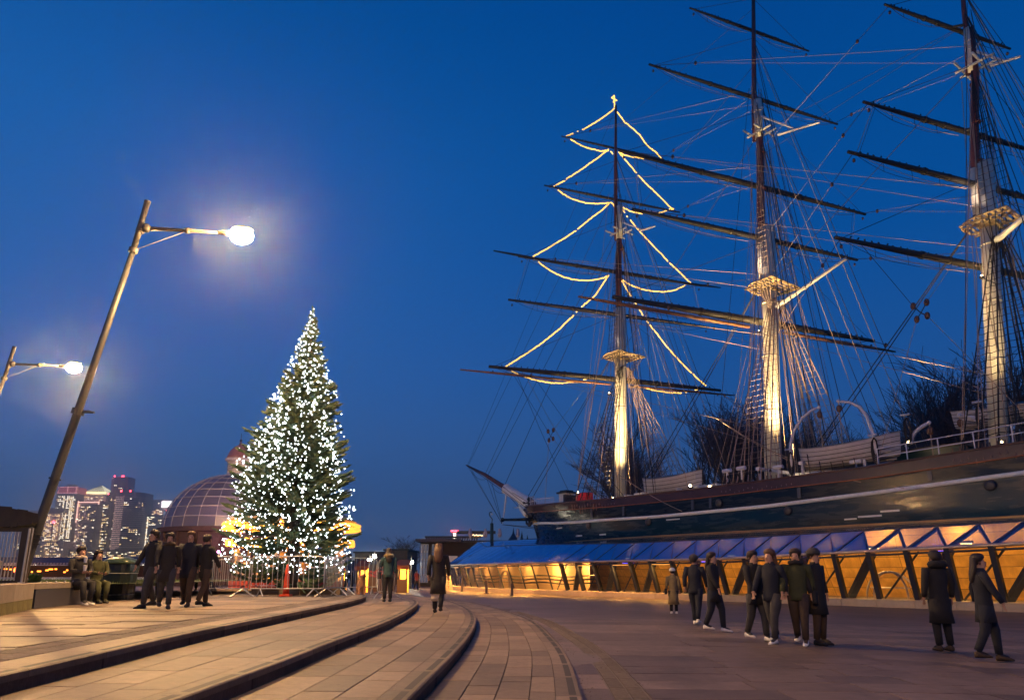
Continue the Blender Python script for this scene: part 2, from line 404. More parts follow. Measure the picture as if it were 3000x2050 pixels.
# drain band and kerb course on the plaza side of the lowest edge
BAND0 = lambda y: fE4(y) + interp(y, [5, 8, 12, 18, 26], [.34, .33, .27, .12, .04])
BAND1 = lambda y: fE4(y) + interp(y, [5, 8, 12, 18, 26], [.72, .68, .58, .42, .25])
band = tag(bpy.data.objects.new('drain_band', None), kind='structure'); 
def plaza_lay(parent, fa, fb, t0, t1, y0, y1, l0, l1, m_, name, seed, lift=0.):
    R = random.Random(seed); y = y0
    while y < y1:
        ln = R.uniform(l0, l1); g = .012
        a = [(fa(y + g), y + g), (fb(y + g), y + g), (fb(y + ln), y + ln), (fa(y + ln), y + ln)]
        wd = max(.05, fb(y) - fa(y)); 
        a = [(lerp(fa(q[1]), fb(q[1]), tt), q[1]) for q, tt in zip(a, (t0 + g / wd, t1 - g / wd, t1 - g / wd, t0 + g / wd))]
        cx = sum(p[0] for p in a) / 4; cy = sum(p[1] for p in a) / 4; m = MB()
        hi = [(p[0] - cx, p[1] - cy, pz(*p) + lift) for p in a]; lo = [(q[0], q[1], q[2] - .03) for q in hi]
        m.add(lo + hi, [(4, 5, 6, 7), (0, 1, 5, 4), (1, 2, 6, 5), (2, 3, 7, 6), (3, 0, 4, 7)]); m.build(name, m_, parent, loc=(cx, cy, 0)); y += ln
plaza_lay(PL, off(fE4, .01), BAND0, 0, 1, 6, 18, .7, 1.1, PLAZA, 'paving_slab', 1)
for i in range(2): plaza_lay(PL, BAND0, BAND1, i / 2, (i + 1) / 2, 5.5, 22, .6, .6, DRAIN, 'drain_sett_row', 2 + i, -.002)
R_ = random.Random(9); y = 5.6; k = 0
while y < 19:
    d = .55 if y < 11 else .8; x0 = max(BAND1(y), BAND1(y + d)) + .01 + R_.random() * .3
    x = x0; first = True
    while x < y * .74 + 1.0 and k < 265:
        ln = R_.uniform(.9, 1.5) * (1 if y < 11 else 1.5)
        xa = (BAND1(y) + .012) if first else x
        p = [(xa + .008, y + .008), (x + ln - .008, y + .008), (x + ln - .008, y + d - .008), ((BAND1(y + d) + .012) if first else x + .008, y + d - .008)]
        cx = sum(q[0] for q in p) / 4; cy = sum(q[1] for q in p) / 4; dz = R_.uniform(-.0015, .0015); m = MB()
        hi = [(q[0] - cx, q[1] - cy, pz(*q) + dz) for q in p]; lo = [(a, b, c - .03) for a, b, c in hi]
        m.add(lo + hi, [(4, 5, 6, 7), (0, 1, 5, 4), (1, 2, 6, 5), (2, 3, 7, 6), (3, 0, 4, 7)]); m.build('paving_slab', PLAZA, PL, loc=(cx, cy, 0)); k += 1
        x += ln; first = False
    y += d
# blown leaves and grit by the drain band
lm = MB(); LEAFM = mat('dead_leaves', (.09, .06, .035), .8, var=.4, scale=30)
for i in range(420):
    y = random.uniform(6, 14); x = BAND1(y) + random.gauss(-.12, .12) if random.random() < .7 else fE4(y) + .05 + abs(random.gauss(0, .06))
    r = random.uniform(.008, .022); a = random.random() * 6; z = pz(x, y) + .004
    lm.add([(x + r * math.cos(a + q) * (1 if j % 2 else .5), y + r * math.sin(a + q) * (1 if j % 2 else .5), z + random.uniform(0, .008)) for j, q in enumerate((0, 1.57, 3.14, 4.71))], [(0, 1, 2, 3)])
tag(lm.build('fallen_leaves', LEAFM), 'small dead leaves and grit caught along the drain band', 'leaves', kind='stuff')
# lawn beyond the terrace
gl = MB(); gl.add([(-60, 46.2, .70), (-21, 46.2, .70), (-23, 52, .70), (-60, 55, .70)], [(0, 1, 2, 3)])
# ================================================================ THE SHIP
PF = atY(1408 * 3000 / 2324, 1130 * 3000 / 2324, 62.0); PF.z = 0
UU = Vector((.6, -.8, 0)); NN = Vector((.8, .6, 0)); SRZ = math.atan2(-.8, .6)
SM = Matrix.Translation(PF) @ Matrix.Rotation(SRZ, 4, 'Z'); SMI = SM.inverted()
K3 = 3000 / 2324.
def SL(p): return SMI @ Vector(p)                        # world -> ship frame (x aft, y to starboard, z up)
def SP(x, y, off=0.): return SL(hit(x, y, PF + NN * off, NN))   # sight line meets a fore-and-aft plane of the ship
SHIP = thing('sailing_ship', 'three-masted black clipper ship with a white hull stripe, raised above a glass canopy', 'ship', PF, SRZ)
def stemx(z): return interp(z, [0, 2, 4, 5.5, 6.6, 7.6, 8.6], [-10.2, -10.5, -10.9, -11.5, -12.0, -12.5, -12.9])
def railz(s): return interp(s, [-12.9, -9, -4, 0, 5, 13, 25, 32, 40, 52], [8.0, 7.78, 7.45, 7.28, 7.15, 7.1, 7.22, 7.5, 7.95, 8.9])
def stripez(s): return interp(s, [-12, -8, -3.5, 0, 9, 18, 25, 32, 40, 52], [6.35, 6.05, 5.74, 5.6, 5.46, 5.54, 5.78, 6.08, 6.6, 7.6])
def hb(s, z):
    B = interp(z, [-1, 0, 1, 2, 3, 4.5, 6, 9], [3.2, 4.0, 4.7, 5.2, 5.5, 5.65, 5.6, 5.45]); L = interp(z, [-1, 2, 4, 7, 9], [26, 24, 20, 15, 13])
    q = interp(z, [0, 3, 6, 8.5], [1.25, 1.05, .75, .62]); x = max(0., min(1., (s - stemx(z)) / L))
    b = B * (1 - (1 - x) ** 2.1) ** q
    xs = max(0., min(1., (s - 38) / interp(z, [0, 4, 7], [11, 13, 17]))); return max(.02, b * (1 - xs ** 2.6 * interp(z, [0, 4, 7], [1, .95, .55])))
SS = [0, .12, .35, .7, 1.2, 1.9, 2.8, 4, 5.5, 7.5, 10, 13, 16, 20, 24, 28, 32, 36, 40, 44, 48, 52, 56, 60, 63]
def HP(s, z, o=0.):
    d = .2; n = Vector((hb(s + d, z) - hb(s - d, z), 2 * d, 0)).normalized()
    return Vector((s - n.x * o * .6, -(hb(s, z) + o), z))
def topside_mat():
    m = mat('hull_black', (.005, .013, .024), .12, spec=.32, bump=.0); t = m.node_tree; b = t.nodes['Principled BSDF']; L = t.links.new
    tc = N(t, 'ShaderNodeTexCoord'); wv = N(t, 'ShaderNodeTexWave', wave_type='BANDS', bands_direction='Z', wave_profile='SAW'); wv.inputs['Scale'].default_value = 1.05; wv.inputs['Distortion'].default_value = .12
    L(tc.outputs['Object'], wv.inputs['Vector']); mp = N(t, 'ShaderNodeMapping'); mp.inputs['Scale'].default_value = (.35, 1, 2.2); L(tc.outputs['Object'], mp.inputs[0])
    nz = N(t, 'ShaderNodeTexNoise'); nz.inputs['Scale'].default_value = 2.2; nz.inputs['Detail'].default_value = 8; L(mp.outputs[0], nz.inputs['Vector'])
    ad = N(t, 'ShaderNodeMath'); ad.operation = 'MULTIPLY_ADD'; ad.inputs[1].default_value = 1.1; L(wv.outputs['Fac'], ad.inputs[0]); L(nz.outputs['Fac'], ad.inputs[2])
    bp = N(t, 'ShaderNodeBump'); bp.inputs['Strength'].default_value = .16; bp.inputs['Distance'].default_value = .05; L(ad.outputs[0], bp.inputs['Height']); L(bp.outputs[0], b.inputs['Normal'])
    r = ramp(t, [(.35, (.12,) * 3), (.7, (.42,) * 3)]); L(nz.outputs['Fac'], r.inputs[0]); L(r.outputs[0], b.inputs['Roughness'])
    return m
HBLK = topside_mat()
HBRN = mat('bulwark_brown', (.055, .022, .014), .25, var=.3, scale=1.2, spec=.6, bump=.2, bscale=5)
BRASS = mat('brass_sheathing', (.66, .37, .10), .30, metal=.62, var=.4, scale=1.2, bump=.35, bscale=3.5, stretch=(1, 1, .25), rnd=.12)
ORL = mat('copper_line', (.40, .12, .04), .4, metal=.3)
def strip(zfun0, zfun1, o, mats, name, n=3, s_from=None, s_to=None, parent=SHIP, both=True, mid=None):
    m = MB()
    for side in ((1, -1) if both else (1,)):
        rows = []
        for d in SS:
            row = []
            for i in range(n + 1):
                zz0 = zfun0(stemx(6) + d) if callable(zfun0) else zfun0; zz1 = zfun1(stemx(6) + d) if callable(zfun1) else zfun1
                z = lerp(zz0, zz1, i / n); s = stemx(z) + d
                if s_from is not None: s = max(s, s_from)
                p = HP(s, z, o); row.append((p.x, p.y * side, p.z))
            rows.append(row)
        vs = [p for r in rows for p in r]; k = n + 1
        fs = [(a * k + b, (a + 1) * k + b, (a + 1) * k + b + 1, a * k + b + 1) for a in range(len(rows) - 1) for b in range(n)]
        if side < 0: fs = [f[::-1] for f in fs]
        m.add(vs, fs)
    return m.build(name, mats, parent, smooth=True)
HREFL = HBLK.copy(); HREFL.name = 'hull_blue_reflection'; HREFL.node_tree.nodes['Principled BSDF'].inputs['Base Color'].default_value = (.003, .026, .052, 1)  # reflection of sky and glass roof put into the lower hull colour
strip(3.95, stripez, 0, HREFL, 'hull', 8)
strip(stripez, lambda s: railz(s) - .62, 0, HBLK, 'topside_planking', 6)
strip(lambda s: railz(s) - .62, railz, .03, HBRN, 'bulwark', 3)
def rope_strip(zf, o, r, m_, name, d0=0):
    for side in (1, -1):
        if side < 0: continue
        pts = []
        for d in [x * .8 for x in range(int(d0 / .8), 78)]:
            z = zf(stemx(6) + d); p = HP(stemx(z) + d + .02, z, o); pts.append(p)
        m = MB(); m.tube(pts, [(r * .5, r)] * len(pts), 6); m.build(name, m_, SHIP, smooth=True)
rope_strip(lambda s: stripez(s), .03, .13, WHITE, 'white_stripe', 1.6)
rope_strip(lambda s: railz(s) - .62, .05, .035, ORL, 'moulding', 1.6)
rope_strip(lambda s: railz(s) + .02, .05, .06, mat('rail_teak', (.10, .045, .03), .4), 'top_rail')
rope_strip(lambda s: 4.06, .06, .07, mat('bronze_band', (.45, .25, .10), .35, metal=.7), 'waterline_band')
# sheathing plates under the waterline band, seen through the canopy glass
sh = []
for side in (1,):
    zr = [3.95, 3.4, 2.85, 2.3, 1.75, 1.2, .65, .1, -.6]
    ms = [-10.9 + i * 2.15 for i in range(23)]
    for i in range(len(ms) - 1):
        for j in range(len(zr) - 1):
            m = MB(); n = 2; o = random.uniform(0, .012); c = HP((ms[i] + ms[i + 1]) / 2, (zr[j] + zr[j + 1]) / 2)
            if zr[j] < 1.5 and ms[i] < -8: continue
            vs = []
            for a in range(n + 1):
                for z in (zr[j] - .012, zr[j + 1] + .012):
                    s = lerp(ms[i] + .012, ms[i + 1] - .012, a / n); s = max(s, stemx(z) + .05); p = HP(s, z, o); vs.append(p - c)
            m.add(vs, [(a * 2 + 1, a * 2 + 3, a * 2 + 2, a * 2) for a in range(n)]); m.build('sheathing_plate', BRASS, SHIP, loc=c)
strip(-.8, 3.95, -.03, mat('sheathing_back', (.1, .06, .03), .6), 'lower_hull', 5)
# deck
dm = MB(); vs = []
for d in SS:
    s = stemx(7) + d; z = railz(s) - .95; b = hb(s, z) - .05; vs += [(s, -b, z), (s, b, z)]
dm.add(vs, [(i * 2, i * 2 + 2, i * 2 + 3, i * 2 + 1) for i in range(len(SS) - 1)]); dm.build('deck', mat('teak_deck', (.25, .17, .11), .6, var=.2), SHIP)
# stem and gilded scrollwork
sm = MB(); sm.tube([(stemx(z) - .05, 0, z) for z in (3.9, 4.6, 5.4, 6.1, 6.8)] + [(-12.9, 0, 7.4), (-13.8, 0, 7.85)], [(.22, .3)] * 5 + [(.2, .3), (.14, .22)], 8); sm.build('stem', HBLK, SHIP, smooth=True)
GOLD = mat('gilding', (.75, .48, .14), .3, metal=.9)
m = MB()
for k in range(15):
    t = k / 14; a = lerp(-13.3, -8.2, t); z = lerp(7.15, 6.1, t) + .12 * math.sin(k * 2.1)
    p = HP(max(a, stemx(z) + .05), z, .06) if a > -12.2 else Vector((a, -.18, z))
    m.tube([p + Vector((.16 * math.cos(q) * (1 - q / 9), -.01, .16 * math.sin(q) * (1 - q / 9))) for q in [j * .8 for j in range(9)]], .035, 5)
m.tube([Vector((-13.4, -.2, 7.3)), HP(-11.6, 6.75, .07), HP(-10, 6.4, .07), HP(-8, 6.15, .07)], .05, 6)
m.build('gilded_scrollwork', GOLD, SHIP, smooth=True)
# figurehead
m = MB(); m.cur = 0
m.tube([(-13.2, 0, 7.1), (-13.75, 0, 7.55), (-14.25, 0, 8.0), (-14.5, 0, 8.35)], [(.2, .22), (.26, .28), (.25, .22), (.1, .1)], 10)
m.ball((-14.62, 0, 8.55), (.17, .15, .2), 10, 7); m.tube([(-14.4, -.2, 8.2), (-14.9, -.3, 8.15), (-15.4, -.22, 8.3)], [.08, .06, .045], 6); m.tube([(-14.4, .2, 8.2), (-14.5, .4, 7.8), (-14.2, .4, 7.5)], [.08, .06, .045], 6)
m.build('figurehead', WHITE, SHIP, smooth=True)
# bowsprit and jib-boom
B0, B1, B2 = SP(1560, 1480), SP(1484, 1432), SP(1371, 1365)
m = MB(); d = (B1 - B0).normalized(); m.tube([B0 + d * 0 - Vector((-2.5, 0, 1.3)), B0, B1 - d * .3, B1], [.62, .60, .55, .50], 12); m.tube([B1 - d * .12, B1 + d * .1], .58, 12); m.build('bowsprit', WHITE, SHIP, smooth=True)
m = MB(); u_ = Vector((0, 0, .5)); m.tube([B1 + u_ * .1, B1 + u_ * .1 + d * .3, lerp(B1, B2, .55) + u_ * .35, B2], [.27, .27, .2, .11], 10); m.tube([B2, B2 - (B1 - B2).normalized() * .5], [.09, .05], 6)
m.build('jib_boom', BROWNM, SHIP, smooth=True)
DS0, DS1 = SP(1483, 1455), SP(1472, 1536); DS1.y = 0
m = MB(); m.tube([B1 - Vector((0, 0, .5)), DS1], [.1, .06], 6); m.build('martingale', WHITE, SHIP)
# anchor and cathead
m = MB(); ax = -10.7; cy = -hb(-9.4, 7.4) - .5
a0 = SP(1549, 1466, -1.9); m.tube([a0, a0 + Vector((.1, 0, -2.4))], .12, 8); m.tube([a0 + Vector((-.45, 0, -1.7)), a0 + Vector((-.35, 0, -2.2)), a0 + Vector((.1, 0, -2.45)), a0 + Vector((.5, 0, -2.2)), a0 + Vector((.6, 0, -1.7))], [.05, .12, .14, .12, .05], 8)
m.tube([a0 + Vector((0, -.6, -.25)), a0 + Vector((0, .6, -.25))], .07, 6); m.ball(tuple(a0 + Vector((0, -.6, -.25))), .13, 6, 4); m.build('anchor', DARKST, SHIP, smooth=True)
m = MB(); m.bar(Vector((-9.5, -1.8, 7.75)), a0 + Vector((0, 0, .25)), .32, .36); m.build('cathead', HBLK, SHIP)
m = MB(); p = HP(-9.6, 6.55, 0); m.tube([p, p + Vector((-3.2, -1.1, .1))], [.16, .13], 8); m.ball(tuple(p + Vector((-3.3, -1.13, .1))), .22, 8, 5); m.build('boomkin', HBLK, SHIP, smooth=True)
# scuppers, port lids and mooring chocks on the side
for s, dz, w_, h_ in [(-3.2, -.42, 1.1, .1), (-.2, -1.1, 1.0, .12), (3.2, -1.1, .8, .12), (10.6, -.3, 1.2, .08), (24.5, -1.25, 1.3, .1), (25.6, -1.08, 1.0, .1), (23.4, -1.3, .7, .08)]:
    z = stripez(s) + dz; p = HP(s, z, .03); m = MB(); m.box((0, 0, 0), (w_, .05, h_)); m.build('draught_plate', WHITE, SHIP, loc=p, rz=math.atan2(-(hb(s + .3, z) - hb(s - .3, z)), .6))
for s, dz in [(1.6, -.35), (8.3, -.35), (14.6, .5), (19.6, -.45), (30.5, -.4)]:
    z = stripez(s) + dz; p = HP(s, z, .03); m = MB(); m.lathe([(.24, 0), (.28, .06), (.2, .12), (.12, .14)], n=12); o = m.build('mooring_port', DARKST, SHIP, loc=p, smooth=True); o.rotation_euler = (PI / 2, 0, 0)
for s in (2.2, 5.8, 12.4, 13.9, 20.4, 27.8): 
    z0, z1 = stripez(s) + .25, railz(s) - .7; a, b = HP(s, z0, .05), HP(s, z1, .05); m = MB(); m.bar(a, b, .22, .07); m.build('chain_plate', mat('channel_blue', (.05, .06, .09), .35), SHIP)
# ---------------------------------------------------------------- masts
def MP(mast, x, y): return SP(x * K3, y * K3)
LIT = mat('mast_white', (.78, .74, .62), .5, var=.07, scale=2, bump=.06)
MAST = {}
def mast(key, spec, crown):
    """spec: [(name, material, [(x,y px of the 2324 frame)...], [radii])]"""
    root = None
    for nm, m_, pts, rr in spec:
        P = [MP(key, *p) for p in pts]; P[0] = P[0] + (P[0] - P[1]).normalized() * 1.2 if nm == 'lower_mast' else P[0]
        m = MB(); m.tube(P, rr, 14)
        for q in ([.3, .5, .7] if nm != 'pole' else []):
            c = P[0].lerp(P[-1], q); dd = (P[-1] - P[0]).normalized(); k = min(range(len(P)), key=lambda i: (P[i] - c).length)
            m.tube([c - dd * .05, c + dd * .05], max(rr[0], rr[-1]) * 1.03, 14)
        if root is None: root = m.build('mast', m_, SHIP, smooth=True); MAST[key] = dict(o=root, P=P)
        else: m.build(nm, m_, root, smooth=True)
        MAST[key][nm] = P
    return root
mast('fore', [('lower_mast', LIT, [(1408, 1130), (1408.5, 860), (1408.7, 700)], [.54, .53, .48]),
    ('topmast', BROWNM, [(1407, 805), (1403.7, 640), (1405, 542), (1406.7, 468)], [.27, .29, .26, .24]),
    ('masthead', LIT, [(1405, 543), (1406.7, 468)], [.30, .30]),
    ('pole', BROWNM, [(1398, 545), (1397.5, 460), (1397, 381), (1397.8, 240)], [.17, .18, .16, .10])], None)
mast('main', [('lower_mast', LIT, [(1755, 1085), (1750.6, 827), (1743, 515)], [.60, .57, .48]),
    ('topmast', BROWNM, [(1741, 640), (1727.8, 513), (1725.8, 446), (1724.5, 322), (1720, 228)], [.28, .30, .29, .27, .24]),
    ('masthead', LIT, [(1723, 315), (1719, 228)], [.31, .31]),
    ('topmast_housing', LIT, [(1733, 655), (1726, 520)], [.33, .36]),
    ('pole', BROWNM, [(1713, 320), (1711.5, 228), (1711, 146), (1709.8, -10)], [.18, .19, .18, .14])], None)
mast('mizzen', [('lower_mast', LIT, [(2265.8, 971), (2253, 700), (2236.7, 369)], [.48, .47, .42]),
    ('topmast', BROWNM, [(2230, 500), (2213, 372), (2211, 273), (2213, 171), (2203, 65)], [.24, .25, .24, .22, .2]),
    ('masthead', LIT, [(2207, 165), (2197, 66)], [.25, .25]),
    ('topmast_housing', LIT, [(2222, 508), (2211, 385)], [.27, .3]),
    ('pole', BROWNM, [(2198, 170), (2193, 66), (2188, 27), (2183, -40)], [.15, .15, .14, .12])], None)
PLATM = mat('top_timber', (.42, .31, .17), .55, var=.15, scale=4)
def top_platform(key, L, R, rad):
    a, b = MP(key, *L), MP(key, *R); z = (a.z + b.z) / 2; c = MAST[key]['lower_mast']; s = interp(z, [c[0].z, c[-1].z], [c[0].x, c[-1].x])
    m = MB(); n = 9; w_ = rad
    for k in range(n):     # open battens, half-round in plan
        x = -1.15 + k * .3; hw = w_ * math.sqrt(max(0, 1 - (max(0, -(x) - .1) / 1.3) ** 2)); m.box((s + x, 0, z), (.15, 2 * hw, .05))
    for y in (-w_ * .75, -w_ * .38, w_ * .38, w_ * .75): m.box((s + .1, y, z - .09), (2.5, .09, .09))
    pts = [(s - 1.3 * math.cos(t), w_ * math.sin(t), z + .02) for t in [-PI / 2 + PI * i / 12 for i in range(13)]] + [(s + 1.4, w_, z + .02), (s + 1.4, -w_, z + .02)]
    m.tube(pts, .055, 6, closed=True); m.box((s + .1, 0, z - .22), (.9, .9, .2)); m.build('top_platform', PLATM, MAST[key]['o']); MAST[key]['top'] = Vector((s, 0, z)); MAST[key]['topw'] = w_
top_platform('fore', (1364, 806), (1464, 813.7), 1.75)
top_platform('main', (1692, 648), (1810.6, 659), 1.85)
top_platform('mizzen', (2185.5, 505.6), (2296, 512), 1.45)
def crosstrees(key, c, arms):
    C_ = MP(key, *c); MAST[key]['ct'] = C_; m = MB()
    for x in (-.5, .5): m.tube([C_ + Vector((x, -1.3, 0)), C_ + Vector((x, 1.3, 0))], .08, 6)
    for y in (-.35, .35): m.tube([C_ + Vector((-.8, y, -.1)), C_ + Vector((1.3, y, -.1))], .08, 6)
    for a, b in arms: m.tube([MP(key, *a), MP(key, *b)], [.1, .07], 6)
    m.build('crosstrees', WHITE, MAST[key]['o'])
crosstrees('fore', (1405, 528), [((1400, 500), (1460, 522)), ((1450, 524), (1487, 513))])
crosstrees('main', (1722, 303), [((1722, 262), (1800, 291)), ((1766, 306), (1860, 278)), ((1707, 295), (1731, 243))])
crosstrees('mizzen', (2206, 152), [((2206, 114), (2280, 140)), ((2248, 150), (2317, 128)), ((2197, 137), (2224, 96))])
# ---------------------------------------------------------------- yards
YD = {'fore': [('royal_yard', (1274, 308.5), (1507, 363), .10), ('topgallant_yard', (1235, 422), (1543, 481), .13), ('upper_topsail_yard', (1176, 580), (1592.6, 650), .18), ('lower_topsail_yard', (1153.5, 677.6), (1608.6, 745), .19), ('course_yard', (1109.6, 833.3), (1635, 884), .25)],
      'main': [('royal_yard', (1565, 18), (1835.7, 117), .13), ('topgallant_yard', (1473, 148), (1900.6, 281), .16), ('upper_topsail_yard', (1405.5, 340), (1964, 488), .22), ('lower_topsail_yard', (1435, 476.7), (1945.4, 588.5), .22), ('course_yard', (1390.5, 670), (1983.5, 776.7), .27)],
      'mizzen': [('topgallant_yard', (2006, -1), (2324, 114), .14), ('upper_topsail_yard', (1958, 221), (2420, 360), .17), ('lower_topsail_yard', (1924, 336.4), (2450, 472), .19), ('course_yard', (1895, 534.3), (2440, 640), .21)]}
PSI = {'fore': 20, 'main': 22.5, 'mizzen': 20}
YE = {}
def yards(key):
    psi = math.radians(PSI[key]); dd = Vector((math.cos(psi), math.sin(psi), 0)); nn = Vector((-dd.y, dd.x, 0)); base = {'fore': [(1397, 222), (1397, 381), (1405, 542), (1408.7, 700), (1408, 1130)], 'main': [(1709.8, 0), (1711, 146), (1724.5, 322), (1743, 515), (1755, 1085)], 'mizzen': [(2188, 27), (2213, 171), (2211, 273), (2236.7, 369), (2265.8, 971)]}[key]
    for nm, L, R, r in YD[key]:
        ym = (L[1] + R[1]) / 2
        for _ in range(4):
            xm = interp(ym, [b[1] for b in base], [b[0] for b in base]); ym = L[1] + (R[1] - L[1]) * (xm - L[0]) / (R[0] - L[0])
        pm = hit(xm * K3, ym * K3, PF, NN) - UU * .55
        a = hit(L[0] * K3, L[1] * K3, pm, nn); b = hit(R[0] * K3, R[1] * K3, pm, nn)
        if key == 'mizzen': b = pm + dd * (pm - a).length * (.93 if nm != 'topgallant_yard' else .8)
        z = (a.z + b.z) / 2; a.z = b.z = z; c = (a + b) / 2; ls = [SL(a + (b - a) * t) for t in (0, .06, .25, .42, .5, .58, .75, .94, 1)]
        m = MB(); m.tube(ls, [r * .5, r * .55, r * .85, r, r, r, r * .85, r * .55, r * .5], 10)
        R_ = random.Random(hash(nm) % 97 + len(key)); jk = [ls[0] + (ls[-1] - ls[0]) * (i / 40) for i in range(2, 39)]
        for p in jk: m.tube([p + Vector((0, 0, r * .7)), p + Vector((R_.uniform(-.1, .1), 0, r * 1.05 + R_.uniform(.0, .05)))], .05, 4)
        for t in (.30, .40, .60, .70): p = ls[0] + (ls[-1] - ls[0]) * t; q = (ls[-1] - ls[0]).normalized() * .1; m.tube([p - q, p + q], r * 1.12, 10)
        pc = ls[4]; o = m.build('yard', YARD, SHIP, smooth=True); YE[key, nm] = (ls[0], ls[-1], r)
        t_ = MB(); t_.tube([pc, Vector((SL(pm).x + .6, 0, z))], r * .55, 8); t_.build('truss', DARKST, o)
yards('fore'); yards('main'); yards('mizzen')
# studding-sail booms slung under the yards
def boom(key, nm, L, R, r=.11):
    a, b, rr = YE[key, nm]; wa, wb = SM @ a, SM @ b; n = Vector((-(wb - wa).y, (wb - wa).x, 0)).normalized(); off_ = SM @ a + Vector((0, 0, -.35))
    p, q = hit(L[0] * K3, L[1] * K3, wa, n), hit(R[0] * K3, R[1] * K3, wa, n)
    m = MB(); m.tube([SL(p), SL(p.lerp(q, .3)), SL(p.lerp(q, .7)), SL(q)], [r * .55, r, r, r * .8], 8); m.build('studding_sail_boom', YARDB if nm == 'course_yard' else YARD, SHIP, smooth=True)
boom('fore', 'course_yard', (1044.6, 838.6), (1385, 872)); boom('fore', 'course_yard', (1665.6, 897), (1432, 876))
boom('fore', 'upper_topsail_yard', (1120, 569), (1290, 600)); boom('fore', 'upper_topsail_yard', (1635, 653), (1500, 635))
boom('main', 'course_yard', (1313, 673), (1700, 742), .14); boom('main', 'course_yard', (2031.6, 798), (1780, 755), .14)
# gaff and derrick spars
for a, b, r in [((1762, 697), (1920, 587), .16), ((2262, 545), (2340, 480), .2)]:
    m = MB(); pa = SP(a[0] * K3, a[1] * K3, -.6); pb = SP(b[0] * K3, b[1] * K3, -2.5); m.tube([pa, pb], [r, r * .6], 8); m.build('gaff', WHITE, SHIP, smooth=True)
# ---------------------------------------------------------------- rigging
def rope(a, b, r, m_, name, sag=0., n=2, parent=SHIP):
    a, b = Vector(a), Vector(b)
    if sag: n = max(n, 7)
    pts = [a.lerp(b, i / (n - 1)) - Vector((0, 0, sag * 4 * (i / (n - 1)) * (1 - i / (n - 1)))) for i in range(n)]
    m = MB(); m.tube(pts, r, 4, cap=False); return m.build(name, m_, parent)
def rope_j(m, a, b, r, sag=0.):
    a, b = Vector(a), Vector(b); n = 2 if not sag else 7; m.tube([a.lerp(b, i / (n - 1)) - Vector((0, 0, sag * 4 * (i / (n - 1)) * (1 - i / (n - 1)))) for i in range(n)], r, 3, cap=False)
def on(P, z):
    return Vector((interp(z, [p.z for p in P], [p.x for p in P]), 0, z))
def block(p, r=.16, m_=None):
    m = MB(); m.ball((0, 0, 0), (r * .7, r * .5, r), 8, 5); m.build('pulley_block', m_ or mat('block_wood', (.13, .06, .035), .5), SHIP, loc=p, smooth=True)
SHM = {'fore': (ROPE_T, ROPE_M), 'main': (mat('grey_rope', (.30, .22, .2), .8), ROPE_M), 'mizzen': (ROPE_T, ROPE_T)}
for key, half in (('fore', 1), ('main', 1), ('mizzen', .9)):
    M_ = MAST[key]; P = M_['lower_mast']; base = P[0].x; tz = M_['top'].z; tw = M_['topw']; hz = tz - 1.0
    rat = MB()
    for side, rm in ((-1, SHM[key][0]), (1, SHM[key][1])):
        feet = []
        for k in range(6):
            s = base + .2 + k * .82; z = railz(s) + .1; f = Vector((s, side * (hb(s, z) + .1), z)); h = Vector((P[-1].x + .1 * k - .1, side * .35, hz)); feet.append((f, h))
            rope(h, f, .040, rm, 'shroud')
            de = MB(); de.ball((0, 0, 0), (.09, .06, .12), 6, 4); de.build('deadeye', ROPE_T, SHIP, loc=f.lerp(h, .035))
        z = 0.05
        while z < .93:     # ratlines
            n0 = 0 if z < .8 else 0
            for k in range(0, 5 if key != 'mizzen' else 5):
                a = feet[k][0].lerp(feet[k][1], z); b = feet[k + 1][0].lerp(feet[k + 1][1], z); rat.cur = 0 if side < 0 else 1
                mid = (a + b) / 2 - Vector((0, 0, .05)); rat.tube([a, mid, b], .022, 3, cap=False)
            z += .42 / (hz - feet[0][0].z)
        # futtock shrouds and topmast shrouds
        ct = M_['ct']
        tf = []
        for k in range(4):
            e = Vector((M_['top'].x + .1 + k * .38, side * tw, tz + .1)); rope(e, Vector((P[-1].x, side * .4, tz - 2.2)), .03, rm, 'futtock_shroud'); h = ct + Vector((0, side * .2, -.3)); tf.append((e, h)); rope(e, h, .025, SHM[key][0] if side < 0 else rm, 'topmast_shroud')
        z = .03
        while z < .94:
            for k in range(3):
                a = tf[k][0].lerp(tf[k][1], z); b = tf[k + 1][0].lerp(tf[k + 1][1], z); rat.tube([a, (a + b) / 2 - Vector((0, 0, .04)), b], .020, 3, cap=False)
            z += .45 / (ct.z - tz)
        # topgallant shrouds
        ph = M_['pole'][-1].z if key == 'fore' else 46
        for k in range(2): rope(ct + Vector((.2 + k * .5, side * 1.3, 0)), on(M_['pole'], min(ph - 1, ct.z + (5.5 if key != 'mizzen' else 4))), .018, SHM[key][0], 'topgallant_shroud')
        # backstays down to the rail
        for k, zt in enumerate([ct.z - .3, ct.z - .3, ct.z + (3.8), ct.z + 4.0, ct.z + 8, ct.z + 8.2]):
            s = base + 5.4 + k * .7; z = railz(s) + .1
            top = on(M_['topmast'] if k < 2 else M_['pole'], min(zt, M_['pole'][-1].z - .5)); rope(top, Vector((s, side * hb(s, z), z)), .024, ROPE_T if side < 0 or k % 2 else ROPE_M, 'backstay')
    o = rat.build('ratlines', [SHM[key][0], SHM[key][1]], SHIP); o['kind'] = 'stuff'
